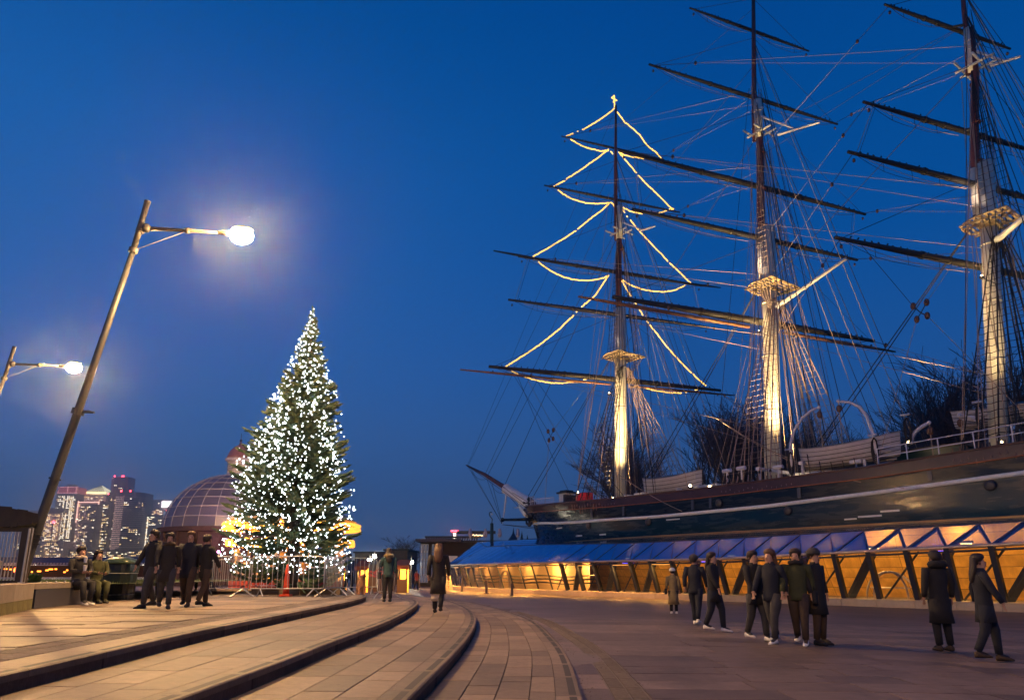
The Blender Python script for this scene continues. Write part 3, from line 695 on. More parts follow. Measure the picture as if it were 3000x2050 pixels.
# fore-and-aft stays
FO, MA, MI = MAST['fore'], MAST['main'], MAST['mizzen']
fp = lambda z: on(FO['pole'], z); J = lambda t: B0.lerp(B2, t) + Vector((0, 0, .4))
ftz, mtz, itz = FO['top'].z, MA['top'].z, MI['top'].z
for a, b, r in [(on(FO['lower_mast'], ftz + 1.5), J(.02), .04), (on(FO['lower_mast'], ftz + 1.5), J(.10) + Vector((0, .3, 0)), .04), (FO['ct'], B1 + Vector((0, -.2, .5)), .035), (FO['ct'] + Vector((0, 0, .8)), J(.66), .028),
                (fp(FO['ct'].z + 4.5), J(.70), .024), (fp(FO['ct'].z + 7.5), B2, .022), (fp(46), B2 + Vector((-.2, 0, 0)), .018),
                (on(MA['lower_mast'], mtz + 1.5), Vector((1.6, -.4, 7.2)), .04), (on(MA['lower_mast'], mtz + 1.5), Vector((1.6, .4, 7.2)), .04), (MA['ct'], on(FO['lower_mast'], ftz + .3), .03), (on(MA['pole'], 41), FO['ct'], .022), (on(MA['pole'], 46), fp(44), .018),
                (on(MI['lower_mast'], itz + 1.2), Vector((17.4, -.4, 8.4)), .035), (on(MI['lower_mast'], itz + 1.2), Vector((17.4, .4, 8.4)), .035), (MI['ct'], on(MA['lower_mast'], mtz + .3), .026), (on(MI['pole'], 34.5), MA['ct'], .02), (on(MI['pole'], 34.5), on(MA['topmast'], 33), .018)]:
    rope(a, b, r, ROPE_T, 'stay')
for a, b in [(B2, DS1), (B2 + Vector((.3, 0, 0)), DS1), (J(.68) - Vector((0, 0, .5)), DS1), (J(.60) - Vector((0, 0, .5)), DS1), (DS1, HP(-10.6, 5.9)), (DS1, Vector((-11.6, 0, 5.8))), (B1 - Vector((0, 0, .45)), Vector((-11.3, 0, 5.6))), (B2, HP(-9.4, 7.5)), (J(.66), HP(-8.6, 7.5)), (B1, a0 + Vector((0, 0, -.2)))]:
    rope(a, b, .028, ROPE_T, 'bobstay')
rope(B2, J(.66) - Vector((0, 0, .4)), .02, ROPE_T, 'footrope', sag=.7); rope(J(.66) - Vector((0, 0, .4)), B1 - Vector((0, 0, .2)), .02, ROPE_T, 'footrope', sag=.8)
# gear of every yard: footropes, lifts, braces, halyards, sheets and buntlines
nxt = {'fore': MA, 'main': MI}
R_ = random.Random(3)
for (key, nm), (a, b, r) in YE.items():
    M_ = MAST[key]; c = (a + b) / 2; zc = c.z; ax = (b - a).normalized(); half = (b - a).length / 2
    st = MB()
    for e, sgn in ((a, 1), (b, -1)):
        e2 = e + ax * sgn * .35; inner = c - ax * sgn * .5
        pts = [e2.lerp(inner, i / 8) - Vector((0, 0, (.75 if half > 6 else .5) * min(1, 4 * (i / 8) * (1 - i / 8) * 1.2))) for i in range(9)]
        m = MB(); m.tube(pts, .018, 4, cap=False); m.build('footrope', ROPE_T, SHIP)
        for i in (2, 4, 6): q = e2.lerp(inner, i / 8) - Vector((0, 0, r * .6)); st.tube([q, pts[i]], .018, 3, cap=False)
        # white sheet lying under the yard
        if half > 6: rope(e2.lerp(inner, .12) - Vector((0, 0, r)), inner - Vector((0, 0, r + .25)), .022, ROPE_M, 'sheet_rope', sag=.25)
        # lift
        zt = zc + half * .52; src = M_['lower_mast'] if zt < M_['lower_mast'][-1].z else (M_['topmast'] if zt < M_['topmast'][-1].z else M_['pole']); zt = min(zt, M_['pole'][-1].z - .3)
        if nm != 'lower_topsail_yard': rope(e2, on(src, zt), .018, ROPE_T, 'lift')
        # brace led aft
        if key in nxt and not (key == 'main' and nm == 'royal_yard'):
            T = nxt[key]; tz = zc - half * .62; tz = max(tz, 8.5); srcT = T['lower_mast'] if tz < T['lower_mast'][-1].z else T['topmast'];
            if tz > srcT[-1].z: srcT = T['pole']
            t_ = on(srcT, tz) + Vector((0, .3 * -sgn, 0)); k_ = e2.lerp(t_, .16); rope(e2, k_, .022, ROPE_T, 'brace'); rope(k_, t_, .016, ROPE_M, 'brace'); rope(k_, t_ + Vector((0, 0, -1.2)), .013, ROPE_M, 'brace'); block(k_, .17)
        elif key == 'mizzen':
            T = MA; tz = zc - 1.; t_ = on(T['topmast'] if tz > 27 else T['lower_mast'], min(tz, 45)); k_ = e2.lerp(t_, .2)
            if sgn > 0: rope(e2, k_, .022, ROPE_T, 'brace'); rope(k_, t_, .015, ROPE_M, 'brace'); block(k_, .15)
        # sheet from the yard above
        blk = e2 + Vector((0, 0, -.45)); block(blk, .13)
    if st.v: st.build('stirrups', ROPE_T, SHIP)['kind'] = 'stuff'
# sheets between yard arms and the falls
def ye(k, n): return YE[k, n]
for k in ('fore', 'main', 'mizzen'):
    for up, lo in (('upper_topsail_yard', 'lower_topsail_yard'),):
        for i in (0, 1):
            rope(ye(k, up)[i].lerp(ye(k, up)[1 - i], .05), ye(k, lo)[i].lerp(ye(k, lo)[1 - i], .03), .02, ROPE_M, 'downhaul'); rope(ye(k, up)[i].lerp(ye(k, up)[1 - i], .06), ye(k, lo)[i].lerp(ye(k, lo)[1 - i], .04), .016, ROPE_T, 'downhaul')
for k, M_ in MAST.items():      # running gear coming down along each mast to the pin rails
    base = M_['lower_mast'][0].x
    for i in range(34 if k == 'main' else 22):
        sd = -1 if i % 2 else 1; zt = R_.choice([M_['top'].z - .5, M_['ct'].z - 1, M_['ct'].z + 4, M_['lower_mast'][-1].z, M_['ct'].z - 4]); zt = min(zt, M_['pole'][-1].z - 1)
        src = M_['lower_mast'] if zt < M_['lower_mast'][-1].z else (M_['topmast'] if zt < M_['topmast'][-1].z else M_['pole'])
        top = on(src, zt) + Vector((R_.uniform(-.7, .5), sd * R_.uniform(.3, .9), 0)); s = base + R_.uniform(-.9, 3.5)
        f = Vector((s, sd * (R_.uniform(.7, 1.3) if i < 8 else hb(s, 7)), railz(s) + (0 if i >= 8 else -.3))); rope(top, f, .021, ROPE_M if R_.random() < .7 else ROPE_T, 'halyard')
for i in range(7):
    a_ = ye('fore', 'course_yard')[0].lerp(ye('fore', 'course_yard')[1], .1 + .03 * i) if i < 3 else ye('main', 'course_yard')[0].lerp(ye('main', 'course_yard')[1], .08 + .03 * (i - 3))
    s = -6 + i * 3; rope(a_, HP(s + (6 if i < 3 else 3), railz(s + 5) - .1), .018, ROPE_M if i % 2 else ROPE_T, 'tack_rope', sag=.3)
# clew blocks hanging in clusters from the course yards
for x, y in ((1250, 990), (2090, 710)):
    p = SP(x * K3, y * K3, -6.5 if x < 2000 else -5.)
    for q in ((-.35, .5), (.35, .5), (-.25, -.3), (.3, -.25)): block(p + Vector((q[0], 0, q[1])), .22); rope(p, p + Vector((q[0], 0, q[1])), .03, ROPE_T, 'clew_line')
    k = 'fore' if x < 2000 else 'mizzen'; A_ = ye(k, 'course_yard')[0]; B_ = ye(k, 'course_yard')[1]
    rope(p + Vector((-.35, 0, .5)), A_.lerp(B_, .08), .018, ROPE_T, 'clew_line'); rope(p + Vector((.35, 0, .5)), A_.lerp(B_, .42), .016, ROPE_M, 'clew_line'); rope(p + Vector((-.25, 0, -.3)), HP(p.x - 3, railz(p.x - 3)), .016, ROPE_M, 'clew_line'); rope(p + Vector((.3, 0, -.25)), HP(p.x + 5, railz(p.x + 5)), .016, ROPE_M, 'clew_line')
# long mooring lines sagging from the rail
rope(SP(2100, 1225, -3.), HP(26.5, stripez(26.5), .1), .03, ROPE_M, 'mooring_line', sag=.9); rope(SP(2120, 1240, -3.), HP(24.2, railz(24.2) - .8, .1), .025, ROPE_M, 'mooring_line', sag=.6)
rope(HP(5, railz(5) + 2), HP(11.5, stripez(11.5) + .2, .1), .025, ROPE_M, 'mooring_line', sag=.2)
# ================================================================ DECK FITTINGS
def lift(z): return Vector((0, 0, z))
def hull_boat(L_, B_, D_, up=False):
    """clinker lifeboat: strakes with laps, gunwale, keel; returns root parts"""
    def sec(t, v):
        u = 2 * t - 1; b = B_ / 2 * max(0, math.cos(u * PI / 2)) ** .62; sh = .42 * abs(u) ** 2.2; a = v * PI / 2; D = D_ * (1 - .10 * u ** 6) + sh * .7
        return Vector(((t - .5) * L_ * (1 - .05 * v), -b * math.cos(a) ** .6 if v < 1 else 0, sh - D * math.sin(a) ** 1.15))
    parts = []
    nk = 7
    for side in (1, -1):
        for k in range(nk):
            m = MB(); vs = []
            for i in range(19):
                t = i / 18; p, q = sec(t, k / nk), sec(t, (k + 1.12) / nk if k < nk - 1 else 1); o = .05 * (nk - k) / nk
                for v in (p, q): vs.append((v.x, (v.y - (o if v is p else -.004)) * side, v.z))
            m.add(vs, [(i * 2, i * 2 + 1, i * 2 + 3, i * 2 + 2) for i in range(18)]); parts.append(('strake', m)); ln = MB(); ln.tube([Vector((q.x, (q.y - .03) * side, q.z)) for q in [sec(i / 18, (k + 1) / nk) for i in range(19)]], .018, 4, cap=False); parts.append(('lap_shadow', ln)) if k < nk - 1 else None  # dark tubes stand in for the shadow under each plank lap
    g = MB(); g.tube([Vector((sec(i / 18, 0).x, sec(i / 18, 0).y, sec(i / 18, 0).z)) for i in range(19)], .045, 5); g.tube([Vector((sec(i / 18, 0).x, -sec(i / 18, 0).y, sec(i / 18, 0).z)) for i in range(19)], .045, 5); parts.append(('gunwale', g))
    kl = MB(); kl.bar((-L_ * .44, 0, -D_ + .12), (L_ * .44, 0, -D_ + .12), .08, .14); parts.append(('keel', kl))
    cv = MB(); vs = []
    for i in range(19):
        p = sec(i / 18, 0); vs += [(p.x, p.y * .98, p.z + .03), (p.x, 0, p.z + .03 + .32 * math.sin(PI * i / 18)), (p.x, -p.y * .98, p.z + .03)]
    cv.add(vs, [(i * 3 + j, i * 3 + j + 3, i * 3 + j + 4, i * 3 + j + 1) for i in range(18) for j in (0, 1)]); parts.append(('canvas_cover', cv))
    return parts
CANV = mat('grey_canvas', (.17, .15, .15), .85, var=.25, scale=3, bump=.2, bscale=8)
WBOAT = mat('boat_white', (.50, .47, .50), .5, var=.08, scale=3)
def make_boat(label, L_, B_, D_, pos, tilt=0., flip=False):
    r = thing('lifeboat', label, 'lifeboat', SM @ Vector(pos), SRZ, 'lifeboats on the ship')
    for nm, m in hull_boat(L_, B_, D_):
        if nm == 'canvas_cover' and flip: continue
        o = m.build(nm, CANV if nm == 'canvas_cover' else DARKST if nm == 'lap_shadow' else (mat('gunwale_wood', (.3, .24, .2), .6) if nm == 'gunwale' else WBOAT), r, smooth=(nm == 'canvas_cover'))
    r.rotation_euler[0] = PI if flip else 0; r.rotation_euler[1] = tilt
    return r
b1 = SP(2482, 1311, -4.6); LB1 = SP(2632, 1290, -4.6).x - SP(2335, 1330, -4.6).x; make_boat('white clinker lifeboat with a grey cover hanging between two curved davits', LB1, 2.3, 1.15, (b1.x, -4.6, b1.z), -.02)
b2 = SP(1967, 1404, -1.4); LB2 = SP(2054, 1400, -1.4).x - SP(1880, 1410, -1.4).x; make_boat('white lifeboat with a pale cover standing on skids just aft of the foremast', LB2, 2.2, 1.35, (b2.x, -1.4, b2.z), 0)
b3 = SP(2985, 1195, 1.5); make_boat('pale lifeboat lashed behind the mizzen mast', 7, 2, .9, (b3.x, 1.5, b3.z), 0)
DV = mat('davit_white', (.62, .6, .66), .4)
def davit(base_s, pts, off=-5.3):
    m = MB(); P = [SP(x, y, off) for x, y in pts]; m.tube(P, [.11, .11, .105, .10, .09, .085, .07][:len(P)], 8)
    m.ball(tuple(P[-1]), .12, 6, 4); m.tube([P[0] + lift(1.6) - Vector((.25, .3, 0)), P[0] + lift(1.6) + Vector((.25, -.3, 0))], .06, 6); o = m.build('davit', DV, SHIP, smooth=True)
    q = P[-1]; b = MB(); b.ball((0, 0, 0), (.18, .12, .24), 8, 5); b.build('davit_block', mat('block_wood', (.13, .06, .035), .5), o, loc=q - lift(.45)); rope(q, q - lift(2.9), .03, ROPE_M, 'boat_fall', parent=o)
    c = MB(); 
    for k in range(5): c.tube([P[0] + lift(1.3 - k * .02) + Vector((.13 * math.cos(t), -.13, .5 * math.sin(t) - .35)) * (1 + k * .12) for t in [j * PI / 4 for j in range(8)]], .035, 4, closed=True)
    c.build('coiled_rope', ROPE_T, o)
davit(0, [(2325, 1393), (2319, 1350), (2316, 1300), (2326, 1262), (2350, 1225), (2376, 1203), (2399, 1193)])
davit(0, [(2572, 1358), (2566, 1310), (2555, 1262), (2540, 1220), (2520, 1193), (2490, 1178), (2456, 1175)])
davit(0, [(2668, 1300), (2672, 1280), (2682, 1265), (2700, 1250), (2722, 1238)], -4.6)
davit(0, [(2880, 1262), (2872, 1238), (2850, 1222), (2830, 1218), (2810, 1216)], -1.0)
# railings of forecastle and quarterdeck
def railing(pts, posts, h, nm='railing', rails=(1, .52)):
    m = MB()
    for q in rails: m.tube([p + lift(h * q) for p in pts], .03, 5)
    for i in range(posts + 1):
        t = i / posts * (len(pts) - 1); k = min(int(t), len(pts) - 2); p = pts[k].lerp(pts[k + 1], t - k); m.tube([p, p + lift(h)], .035, 5)
    return m.build(nm, DV, SHIP)
railing([HP(s, railz(s)) for s in (25.2, 28, 31, 34, 38, 42)], 9, .95); railing([HP(s, railz(s)) + Vector((0, .5, -.1)) for s in (-10.6, -9.4, -8.2)], 3, 1.0); railing([Vector((-10.8, hb(-10.8, 7.6) - .2, 7.7)), Vector((-8, hb(-8, 7.6) - .3, 7.6))], 4, 1.0)
railing([HP(s, railz(s)) + Vector((0, .6, -.2)) for s in (-7.8, -6, -4)], 5, .8)
# companion, capstan, bell, winch
m = MB(); p = SP(1660, 1466, -1.2); m.box((0, 0, 0), (1.0, 1.0, 1.3)); m.cur = 1; m.box((0, 0, .72), (1.35, 1.35, .16)); m.box((0, 0, .86), (.9, .9, .16)); m.build('companionway', [WHITE, BLACKP], SHIP, loc=p)
m = MB(); m.lathe([(.35, 0), (.4, .1), (.22, .2), (.2, .6), (.38, .7), (.4, .85), (.3, .9)], n=12); m.build('capstan', DARKST, SHIP, loc=(-5.6, -1.2, 7.0), smooth=True)
m = MB(); p = SP(1712, 1462, -1.8); m.box((0, 0, 0), (1.3, .9, 1.1)); m.build('red_locker', mat('red_paint_glow', (.55, .02, .02), .4, emit=(1, .03, .02), es=.05), SHIP, loc=p)  # locker given a faint glow of its own, it is no lamp
m = MB(); p = SP(1690, 1466, -1.); 
for k in range(3): m.tube([Vector((-.6, -.8, k * .35)), Vector((-.6, .8, k * .35))], .2, 8)
m.box((-.6, 0, .4), (.3, 2.0, 1.1)); m.build('windlass', DARKST, SHIP, loc=p + Vector((0, 0, -.4)))
# pin rails with coiled ropes round the mast feet
for k, M_ in MAST.items():
    x0 = M_['lower_mast'][0].x; m = MB(); R_ = random.Random(4)
    for i in range(16):
        for yo in (-hb(x0, 7) + .15, -1.0):
            s = x0 - .3 + i * .34; z = railz(s) + (.0 if yo < -2 else .4); 
            if yo < -2: yo = -hb(s, 7) + .12
            h = R_.uniform(.6, 1.1); m.tube([(s, yo, z), (s + .05, yo - .08, z - h * .5), (s, yo, z - h)], [.07, .11, .06], 5); m.tube([(s, yo, z - .1), (s, yo, z + .32)], .03, 4)
    m.build('belaying_pins', mat('coil_rope', (.17, .10, .085), .85), SHIP)['kind'] = 'stuff'
# deckhouses and skids
def dhouse(p0, size, m_, nm='deckhouse', roof=WHITE):
    m = MB(); m.box((0, 0, size[2] / 2), size); m.cur = 1; m.box((0, 0, size[2] + .06), (size[0] + .3, size[1] + .3, .12)); o = m.build(nm, [m_, roof], SHIP, loc=p0); n = int(size[0] // 1.3)
    for i in range(n): w_ = MB(); w_.box((0, 0, 0), (.6, .04, .5)); w_.build('porthole_panel', mat('pale_panel', (.6, .55, .5), .5), o, loc=(-size[0] / 2 + (i + .5) * size[0] / n, -size[1] / 2 - .02, size[2] * .62))
dhouse(Vector((7.5, 0, 6.2)), (8, 3.4, 1.6), WHITE); dhouse(Vector((21.5, 0, 6.3)), (7.5, 3.6, 1.5), WHITE)
dhouse(Vector((26.5, -.5, 6.3)), (3.6, 4, 2.0), mat('deckhouse_green', (.015, .045, .035), .35), 'deckhouse', mat('skylight_teak', (.12, .08, .05), .5))
for s in (17.5, 20.5, 24.3): m = MB(); m.bar((s, -5.4, 8.0), (s, 5.4, 8.0), .28, .2); m.bar((s, -5.2, 6.4), (s, -5.2, 8.0), .14); m.build('boat_skid', DV, SHIP)
for s in (3.0, 5.0, 8.5, 10.5): m = MB(); m.bar((s, -2.6, 7.75), (s, 2.6, 7.75), .2, .16); m.bar((s, -2.4, 6.2), (s, -2.4, 7.75), .12); m.build('boat_skid', DV, SHIP)
for x, y in ((2130, 1385), (2172, 1378), (2280, 1375), (2508, 1360)):
    p = SP(x, y, -5.35); m = MB(); m.tube([(0, 0, -.6), (0, 0, .1)], .06, 6); m.tube([(-.32, 0, .15), (.32, 0, .15)], .13, 8); m.build('mooring_bollard', DV, SHIP, loc=p)
# floodlights on the deck, the visible lit lamps and two added at the mast feet
WARM = (1.0, .68, .30)
LAMPM = mat('lamp_warm', (1, .9, .7), .5, emit=(1, .72, .36), es=40)
def flood(s, y, z, tgt, e, ang=55, col=WARM, r=.09, power_vis=True):
    f = thing('deck_floodlight', '', 'floodlight', SM @ Vector((s, y, z)), SRZ, 'warm floodlights along the ship rail')
    m = MB(); m.box((0, 0, -.12), (.3, .26, .1)); m.tube([(0, 0, -.5), (0, 0, -.1)], .03, 5); m.build('housing', DARKST, f)
    m = MB(); m.ball((0, 0, .02), r, 8, 5); m.build('lens', LAMPM, f)
    l = light('SPOT', 'spot_lamp', (0, 0, .15), e, col, f, size=.08, spot=ang, blend=.8)
    d = SM.to_3x3().inverted() @ ((SM @ Vector(tgt)) - (SM @ Vector((s, y, z)))); l.rotation_euler = d.to_track_quat('-Z', 'Y').to_euler(); return f
FL = []
p = SP(1692, 1443, -3.2); FL.append((flood(p.x, p.y, p.z, (0.5, 0, 26), 11000, 42), 'warm deck floodlight beside the red locker at the bow'))
p = SP(1795, 1459, -5.3); FL.append((flood(p.x, p.y, p.z, (.6, 0, 20), 9000, 46, r=.07), 'small white floodlight on the rail below the foremast'))
p = SP(2022, 1423, -5.2); FL.append((flood(p.x, p.y, p.z, (15.5, 0, 27), 19000, 40), 'bright floodlight on the rail under the lifeboat aft of the foremast'))
p = SP(2079, 1426, -5.4); FL.append((flood(p.x, p.y, p.z, (15.8, 0, 30), 26000, 30), 'bright floodlight on the rail just aft of the small lifeboat'))
p = SP(2662, 1297, -4.2); FL.append((flood(p.x, p.y, p.z, (30, 0, 24), 10000, 40), 'floodlight at the foot of the single davit before the mizzen mast'))
p = SP(2935, 1295, -3.5); FL.append((flood(p.x, p.y, p.z, (30, 0, 18), 3000, 44, r=.05), 'small floodlight behind the quarterdeck railing'))
FL.append((flood(2.6, -2.2, 7.4, (.9, 0, 30), 9000, 75), 'added deck floodlight tucked against the foot of the foremast')); FL.append((flood(18.2, -2.4, 7.6, (16, 0, 32), 15000, 75), 'added deck floodlight tucked against the foot of the mainmast'))  # both added to brighten the lower masts and rigging
for f, l in FL: f['label'] = l
for (key, e) in (('fore', 150), ('main', 200), ('mizzen', 70)):      # added lamps under the tops wash the platforms and the mast below
    T_ = MAST[key]['top']; f = thing('added_masthead_lamp', {'fore': 'small lamp slung below the foremast platform', 'main': 'small lamp slung below the mainmast platform', 'mizzen': 'small lamp slung below the mizzen platform'}[key], 'lamp', SM @ Vector((T_.x - .3, -1.3, T_.z - 3.6)), SRZ, 'lamps under the mast platforms')
    m = MB(); m.box((0, 0, 0), (.2, .2, .14)); m.tube([(0, 0, 0), (.4, 1.0, -.3)], .03, 4); m.build('housing', DARKST, f); m = MB(); m.ball((0, 0, .1), .06, 6, 4); m.build('lens', LAMPM, f)
    l = light('SPOT', 'spot_lamp', (0, 0, .2), e, WARM, f, size=.06, spot=120, blend=.9); l.rotation_euler = (PI * .98, 0, 0)
for key, e in (('fore', 420), ('main', 700), ('mizzen', 420)):      # small added lamps standing on the tops light the doubled masts above
    T_ = MAST[key]['top']; f = thing('added_platform_lamp', {'fore': 'small upward lamp standing on the foremast platform', 'main': 'small upward lamp standing on the mainmast platform', 'mizzen': 'small upward lamp standing on the mizzen platform'}[key], 'lamp', SM @ Vector((T_.x - .2, -1.35, T_.z + .12)), SRZ, 'lamps on the mast platforms')
    m = MB(); m.box((0, 0, 0), (.16, .16, .1)); m.build('housing', DARKST, f)
    l = light('SPOT', 'spot_lamp', (0, 0, .12), e, (1, .78, .62), f, size=.05, spot=80, blend=.9); l.rotation_euler = Vector((.1, .22, 1)).to_track_quat('-Z', 'Y').to_euler()
# ---------------------------------------------------------------- festoon lights outlining the foremast sails
FEST = mat('festoon_glow', (1, .8, .5), .5, emit=(1, .52, .06), es=2.0)
FESTB = mat('festoon_bulb', (1, .9, .6), .5, emit=(1, .60, .14), es=2.4)
psi = math.radians(20); fn = Vector((-math.sin(psi), math.cos(psi), 0)); fpm = hit(1400 * K3, 600 * K3, PF, NN) - UU * .9
def z1(p): return (1350 + p[0] / 2.8875, 250 + p[1] / 2.8872)
def z2(p): return (1300 + p[0] / 2.6471, 750 + p[1] / 2.6467)
FS = [
 ('glowing rope-light star at the very top of the foremast', z1, [[(1298, 90), (1276, 106), (1300, 122), (1322, 128), (1288, 140), (1301, 150), (1300, 178)], [(1298, 90), (1300, 122)]]),
 ('string of warm lights from the masthead down to the left tip of the top yard', z1, [[(1304, 195), (1225, 258), (1140, 315), (1030, 378)], [(992, 391), (986, 393)], [(950, 408), (893, 432)]]),
 ('kinked string of warm lights from the masthead to the right tip of the top yard', z1, [[(1322, 225), (1355, 268), (1390, 315), (1450, 362), (1510, 415), (1535, 450), (1560, 490), (1600, 530), (1640, 555), (1672, 590), (1695, 618)]]),
 ('short sagging light string under the left half of the top yard', z1, [[(930, 455), (980, 490), (1030, 515), (1085, 535), (1140, 545)], [(1150, 550), (1200, 556), (1250, 552)]]),
 ('short light string under the right half of the top yard', z1, [[(1268, 560), (1285, 578)], [(1335, 565), (1380, 590), (1418, 599)], [(1425, 601), (1545, 622)], [(1625, 622), (1638, 622)]]),
 ('string of warm lights from the top yard to the left tip of the second yard', z1, [[(1250, 540), (1180, 600), (1100, 655), (1000, 727), (893, 793)], [(880, 805), (785, 857)]]),
 ('string of warm lights from the top yard to the right tip of the second yard', z1, [[(1340, 570), (1485, 740)], [(1500, 760), (1570, 835), (1640, 900), (1710, 970), (1780, 1040), (1802, 1048)]]),
 ('deep curve of lights under the left half of the second yard', z1, [[(822, 885), (860, 915), (900, 940), (950, 964), (1000, 980), (1070, 997), (1130, 1001), (1200, 1000), (1270, 990), (1285, 1000), (1300, 1028)]]),
 ('broken light string under the right half of the second yard', z1, [[(1360, 1025), (1390, 1045), (1420, 1060), (1475, 1075), (1535, 1085)], [(1655, 1090), (1700, 1074), (1745, 1058)], [(1765, 1050), (1800, 1045)]]),
 ('string of warm lights from the second yard to the left tip of the third yard', z1, [[(1250, 1005), (1190, 1060), (1120, 1110), (1050, 1165), (990, 1215)], [(975, 1228), (890, 1285), (800, 1340), (700, 1400), (610, 1448)]]),
 ('long warm light string joining the second and third yards on the right', z1, [[(1362, 1045), (1385, 1075)], [(1405, 1105), (1410, 1112)], [(1435, 1140), (1490, 1210), (1550, 1275), (1640, 1370)], [(1648, 1380), (1700, 1432), (1750, 1485)], [(1768, 1503), (1860, 1588), (1905, 1635), (1950, 1678)]]),
 ('smile-shaped light string under the left half of the third yard', z2, [[(735, 45), (780, 82), (830, 115), (920, 160), (1000, 182), (1080, 190), (1140, 188), (1200, 180), (1245, 168), (1280, 150)]]),
 ('smile-shaped light string under the right half of the third yard', z2, [[(1380, 180), (1425, 212), (1470, 235), (1535, 257), (1600, 270), (1700, 278), (1760, 272), (1800, 262), (1870, 228)]]),
 ('warm light string joining the third and lowest yards on the left', z2, [[(1280, 150), (1235, 215), (1180, 300), (1125, 350), (1070, 395)], [(1040, 422), (1028, 436)], [(1008, 458), (992, 474)], [(985, 480), (900, 562), (800, 645), (710, 710), (620, 770), (540, 820), (475, 860)]]),
 ('warm light string joining the third and lowest yards on the right', z2, [[(1380, 190), (1415, 250), (1450, 310)], [(1480, 355), (1495, 380)], [(1510, 402), (1545, 458)], [(1575, 505), (1585, 518)], [(1600, 535), (1660, 610), (1720, 690), (1785, 765), (1850, 835), (1920, 905)], [(1930, 912), (1985, 965), (2032, 1005)]]),
 ('shallow light string under the left half of the lowest yard', z2, [[(525, 893), (575, 915)], [(630, 937), (690, 956), (750, 970), (820, 980), (880, 985), (950, 982), (1012, 975)], [(1085, 960), (1110, 953)]]),
 ('shallow light string under the right half of the lowest yard', z2, [[(1550, 1017), (1610, 1036), (1680, 1050), (1760, 1061), (1840, 1062)], [(1870, 1055), (1908, 1050)], [(1950, 1040), (1978, 1030)]])]
R_ = random.Random(8)
for lab, zf, segs in FS:
    t = thing('festoon_string', lab, 'light string', (0, 0, 0), 0, 'warm light strings on the foremast'); c0 = None; m = MB(); bm_ = MB()
    for sg in segs:
        P = [hit(*zf(p), fpm, fn) for p in sg]
        if c0 is None: c0 = P[0]; t.location = c0
        L_ = sum((P[i + 1] - P[i]).length for i in range(len(P) - 1)); n = max(2, int(L_ / .13)); pts = []
        for i in range(n + 1):
            q = L_ * i / n; k = 0
            while k < len(P) - 2 and q > (P[k + 1] - P[k]).length: q -= (P[k + 1] - P[k]).length; k += 1
            seg = (P[k + 1] - P[k]); pts.append(P[k] + seg * (q / max(1e-6, seg.length)) - c0 + Vector((0, R_.gauss(0, .02), R_.gauss(0, .018))))
        m.tube(pts, .062, 5)
        for i, p in enumerate(pts): bm_.ball(tuple(p), .066 if (i % 2) else .05, 5, 3)
    m.build('glowing_sleeve', FEST, t); b_ = bm_.build('festoon_bulbs', FESTB, t); b_['kind'] = 'stuff'
# ================================================================ GLASS CANOPY ROUND THE HULL
CAN = thing('glass_canopy', 'low glass building wrapped around the ship hull, amber lit inside with a blue glass roof', 'glass building', PF, SRZ)
def glass_mat(name, tint, refl_rough=.03, body=None, bw=.2, bump=.12, bscale=.9, trans=(1, 1, 1), glow=True):
    m = bpy.data.materials.new(name); m.use_nodes = True; t = m.node_tree; t.nodes.clear(); L = t.links.new
    o = N(t, 'ShaderNodeOutputMaterial'); tr = N(t, 'ShaderNodeBsdfTransparent'); tr.inputs[0].default_value = (*trans, 1); gl = N(t, 'ShaderNodeBsdfGlossy'); gl.inputs['Roughness'].default_value = refl_rough; gl.inputs[0].default_value = (*tint, 1)
    fr = N(t, 'ShaderNodeFresnel'); fr.inputs[0].default_value = 1.5; tc = N(t, 'ShaderNodeTexCoord'); nz = N(t, 'ShaderNodeTexNoise'); nz.inputs['Scale'].default_value = bscale; nz.inputs['Detail'].default_value = 3
    L(tc.outputs['Object'], nz.inputs['Vector']); bp = N(t, 'ShaderNodeBump'); bp.inputs['Strength'].default_value = bump; bp.inputs['Distance'].default_value = .1; L(nz.outputs['Fac'], bp.inputs['Height']); L(bp.outputs[0], gl.inputs['Normal']); L(bp.outputs[0], fr.inputs['Normal'])
    ml = N(t, 'ShaderNodeMath'); ml.operation = 'MULTIPLY_ADD'; ml.inputs[1].default_value = 1.4; ml.inputs[2].default_value = .07; ml.use_clamp = True; L(fr.outputs[0], ml.inputs[0])
    base = tr.outputs[0]
    if body:
        d = N(t, 'ShaderNodeBsdfDiffuse'); d.inputs[0].default_value = (*body, 1); tl = N(t, 'ShaderNodeBsdfTranslucent'); tl.inputs[0].default_value = (*body, 1); a = N(t, 'ShaderNodeAddShader'); L(d.outputs[0], a.inputs[0]); L(tl.outputs[0], a.inputs[1]); m2 = N(t, 'ShaderNodeMixShader'); m2.inputs[0].default_value = bw; L(tr.outputs[0], m2.inputs[1]); L(a.outputs[0], m2.inputs[2]); base = m2.outputs[0]; L(d.outputs[0], m2.inputs[2]) if not glow else None
    mx = N(t, 'ShaderNodeMixShader'); L(ml.outputs[0], mx.inputs[0]); L(base, mx.inputs[1]); L(gl.outputs[0], mx.inputs[2]); L(mx.outputs[0], o.inputs[0]); return m
GL_W = glass_mat('clear_glass', (.9, .9, .9), bump=.1, trans=(.93, .9, .85))
GL_R = glass_mat('roof_glass', (.75, .85, 1), .06, body=(.012, .11, .50), bw=.42, bump=.12, bscale=.6, trans=(.72, .78, .95))  # roof glasses carry the blue sky reflection in their body colour
GL_R2 = glass_mat('roof_glass_blue_reflection', (.75, .85, 1), .06, body=(.003, .10, .48), bw=.92, bump=.12, bscale=.6, trans=(.5, .6, .95), glow=False)
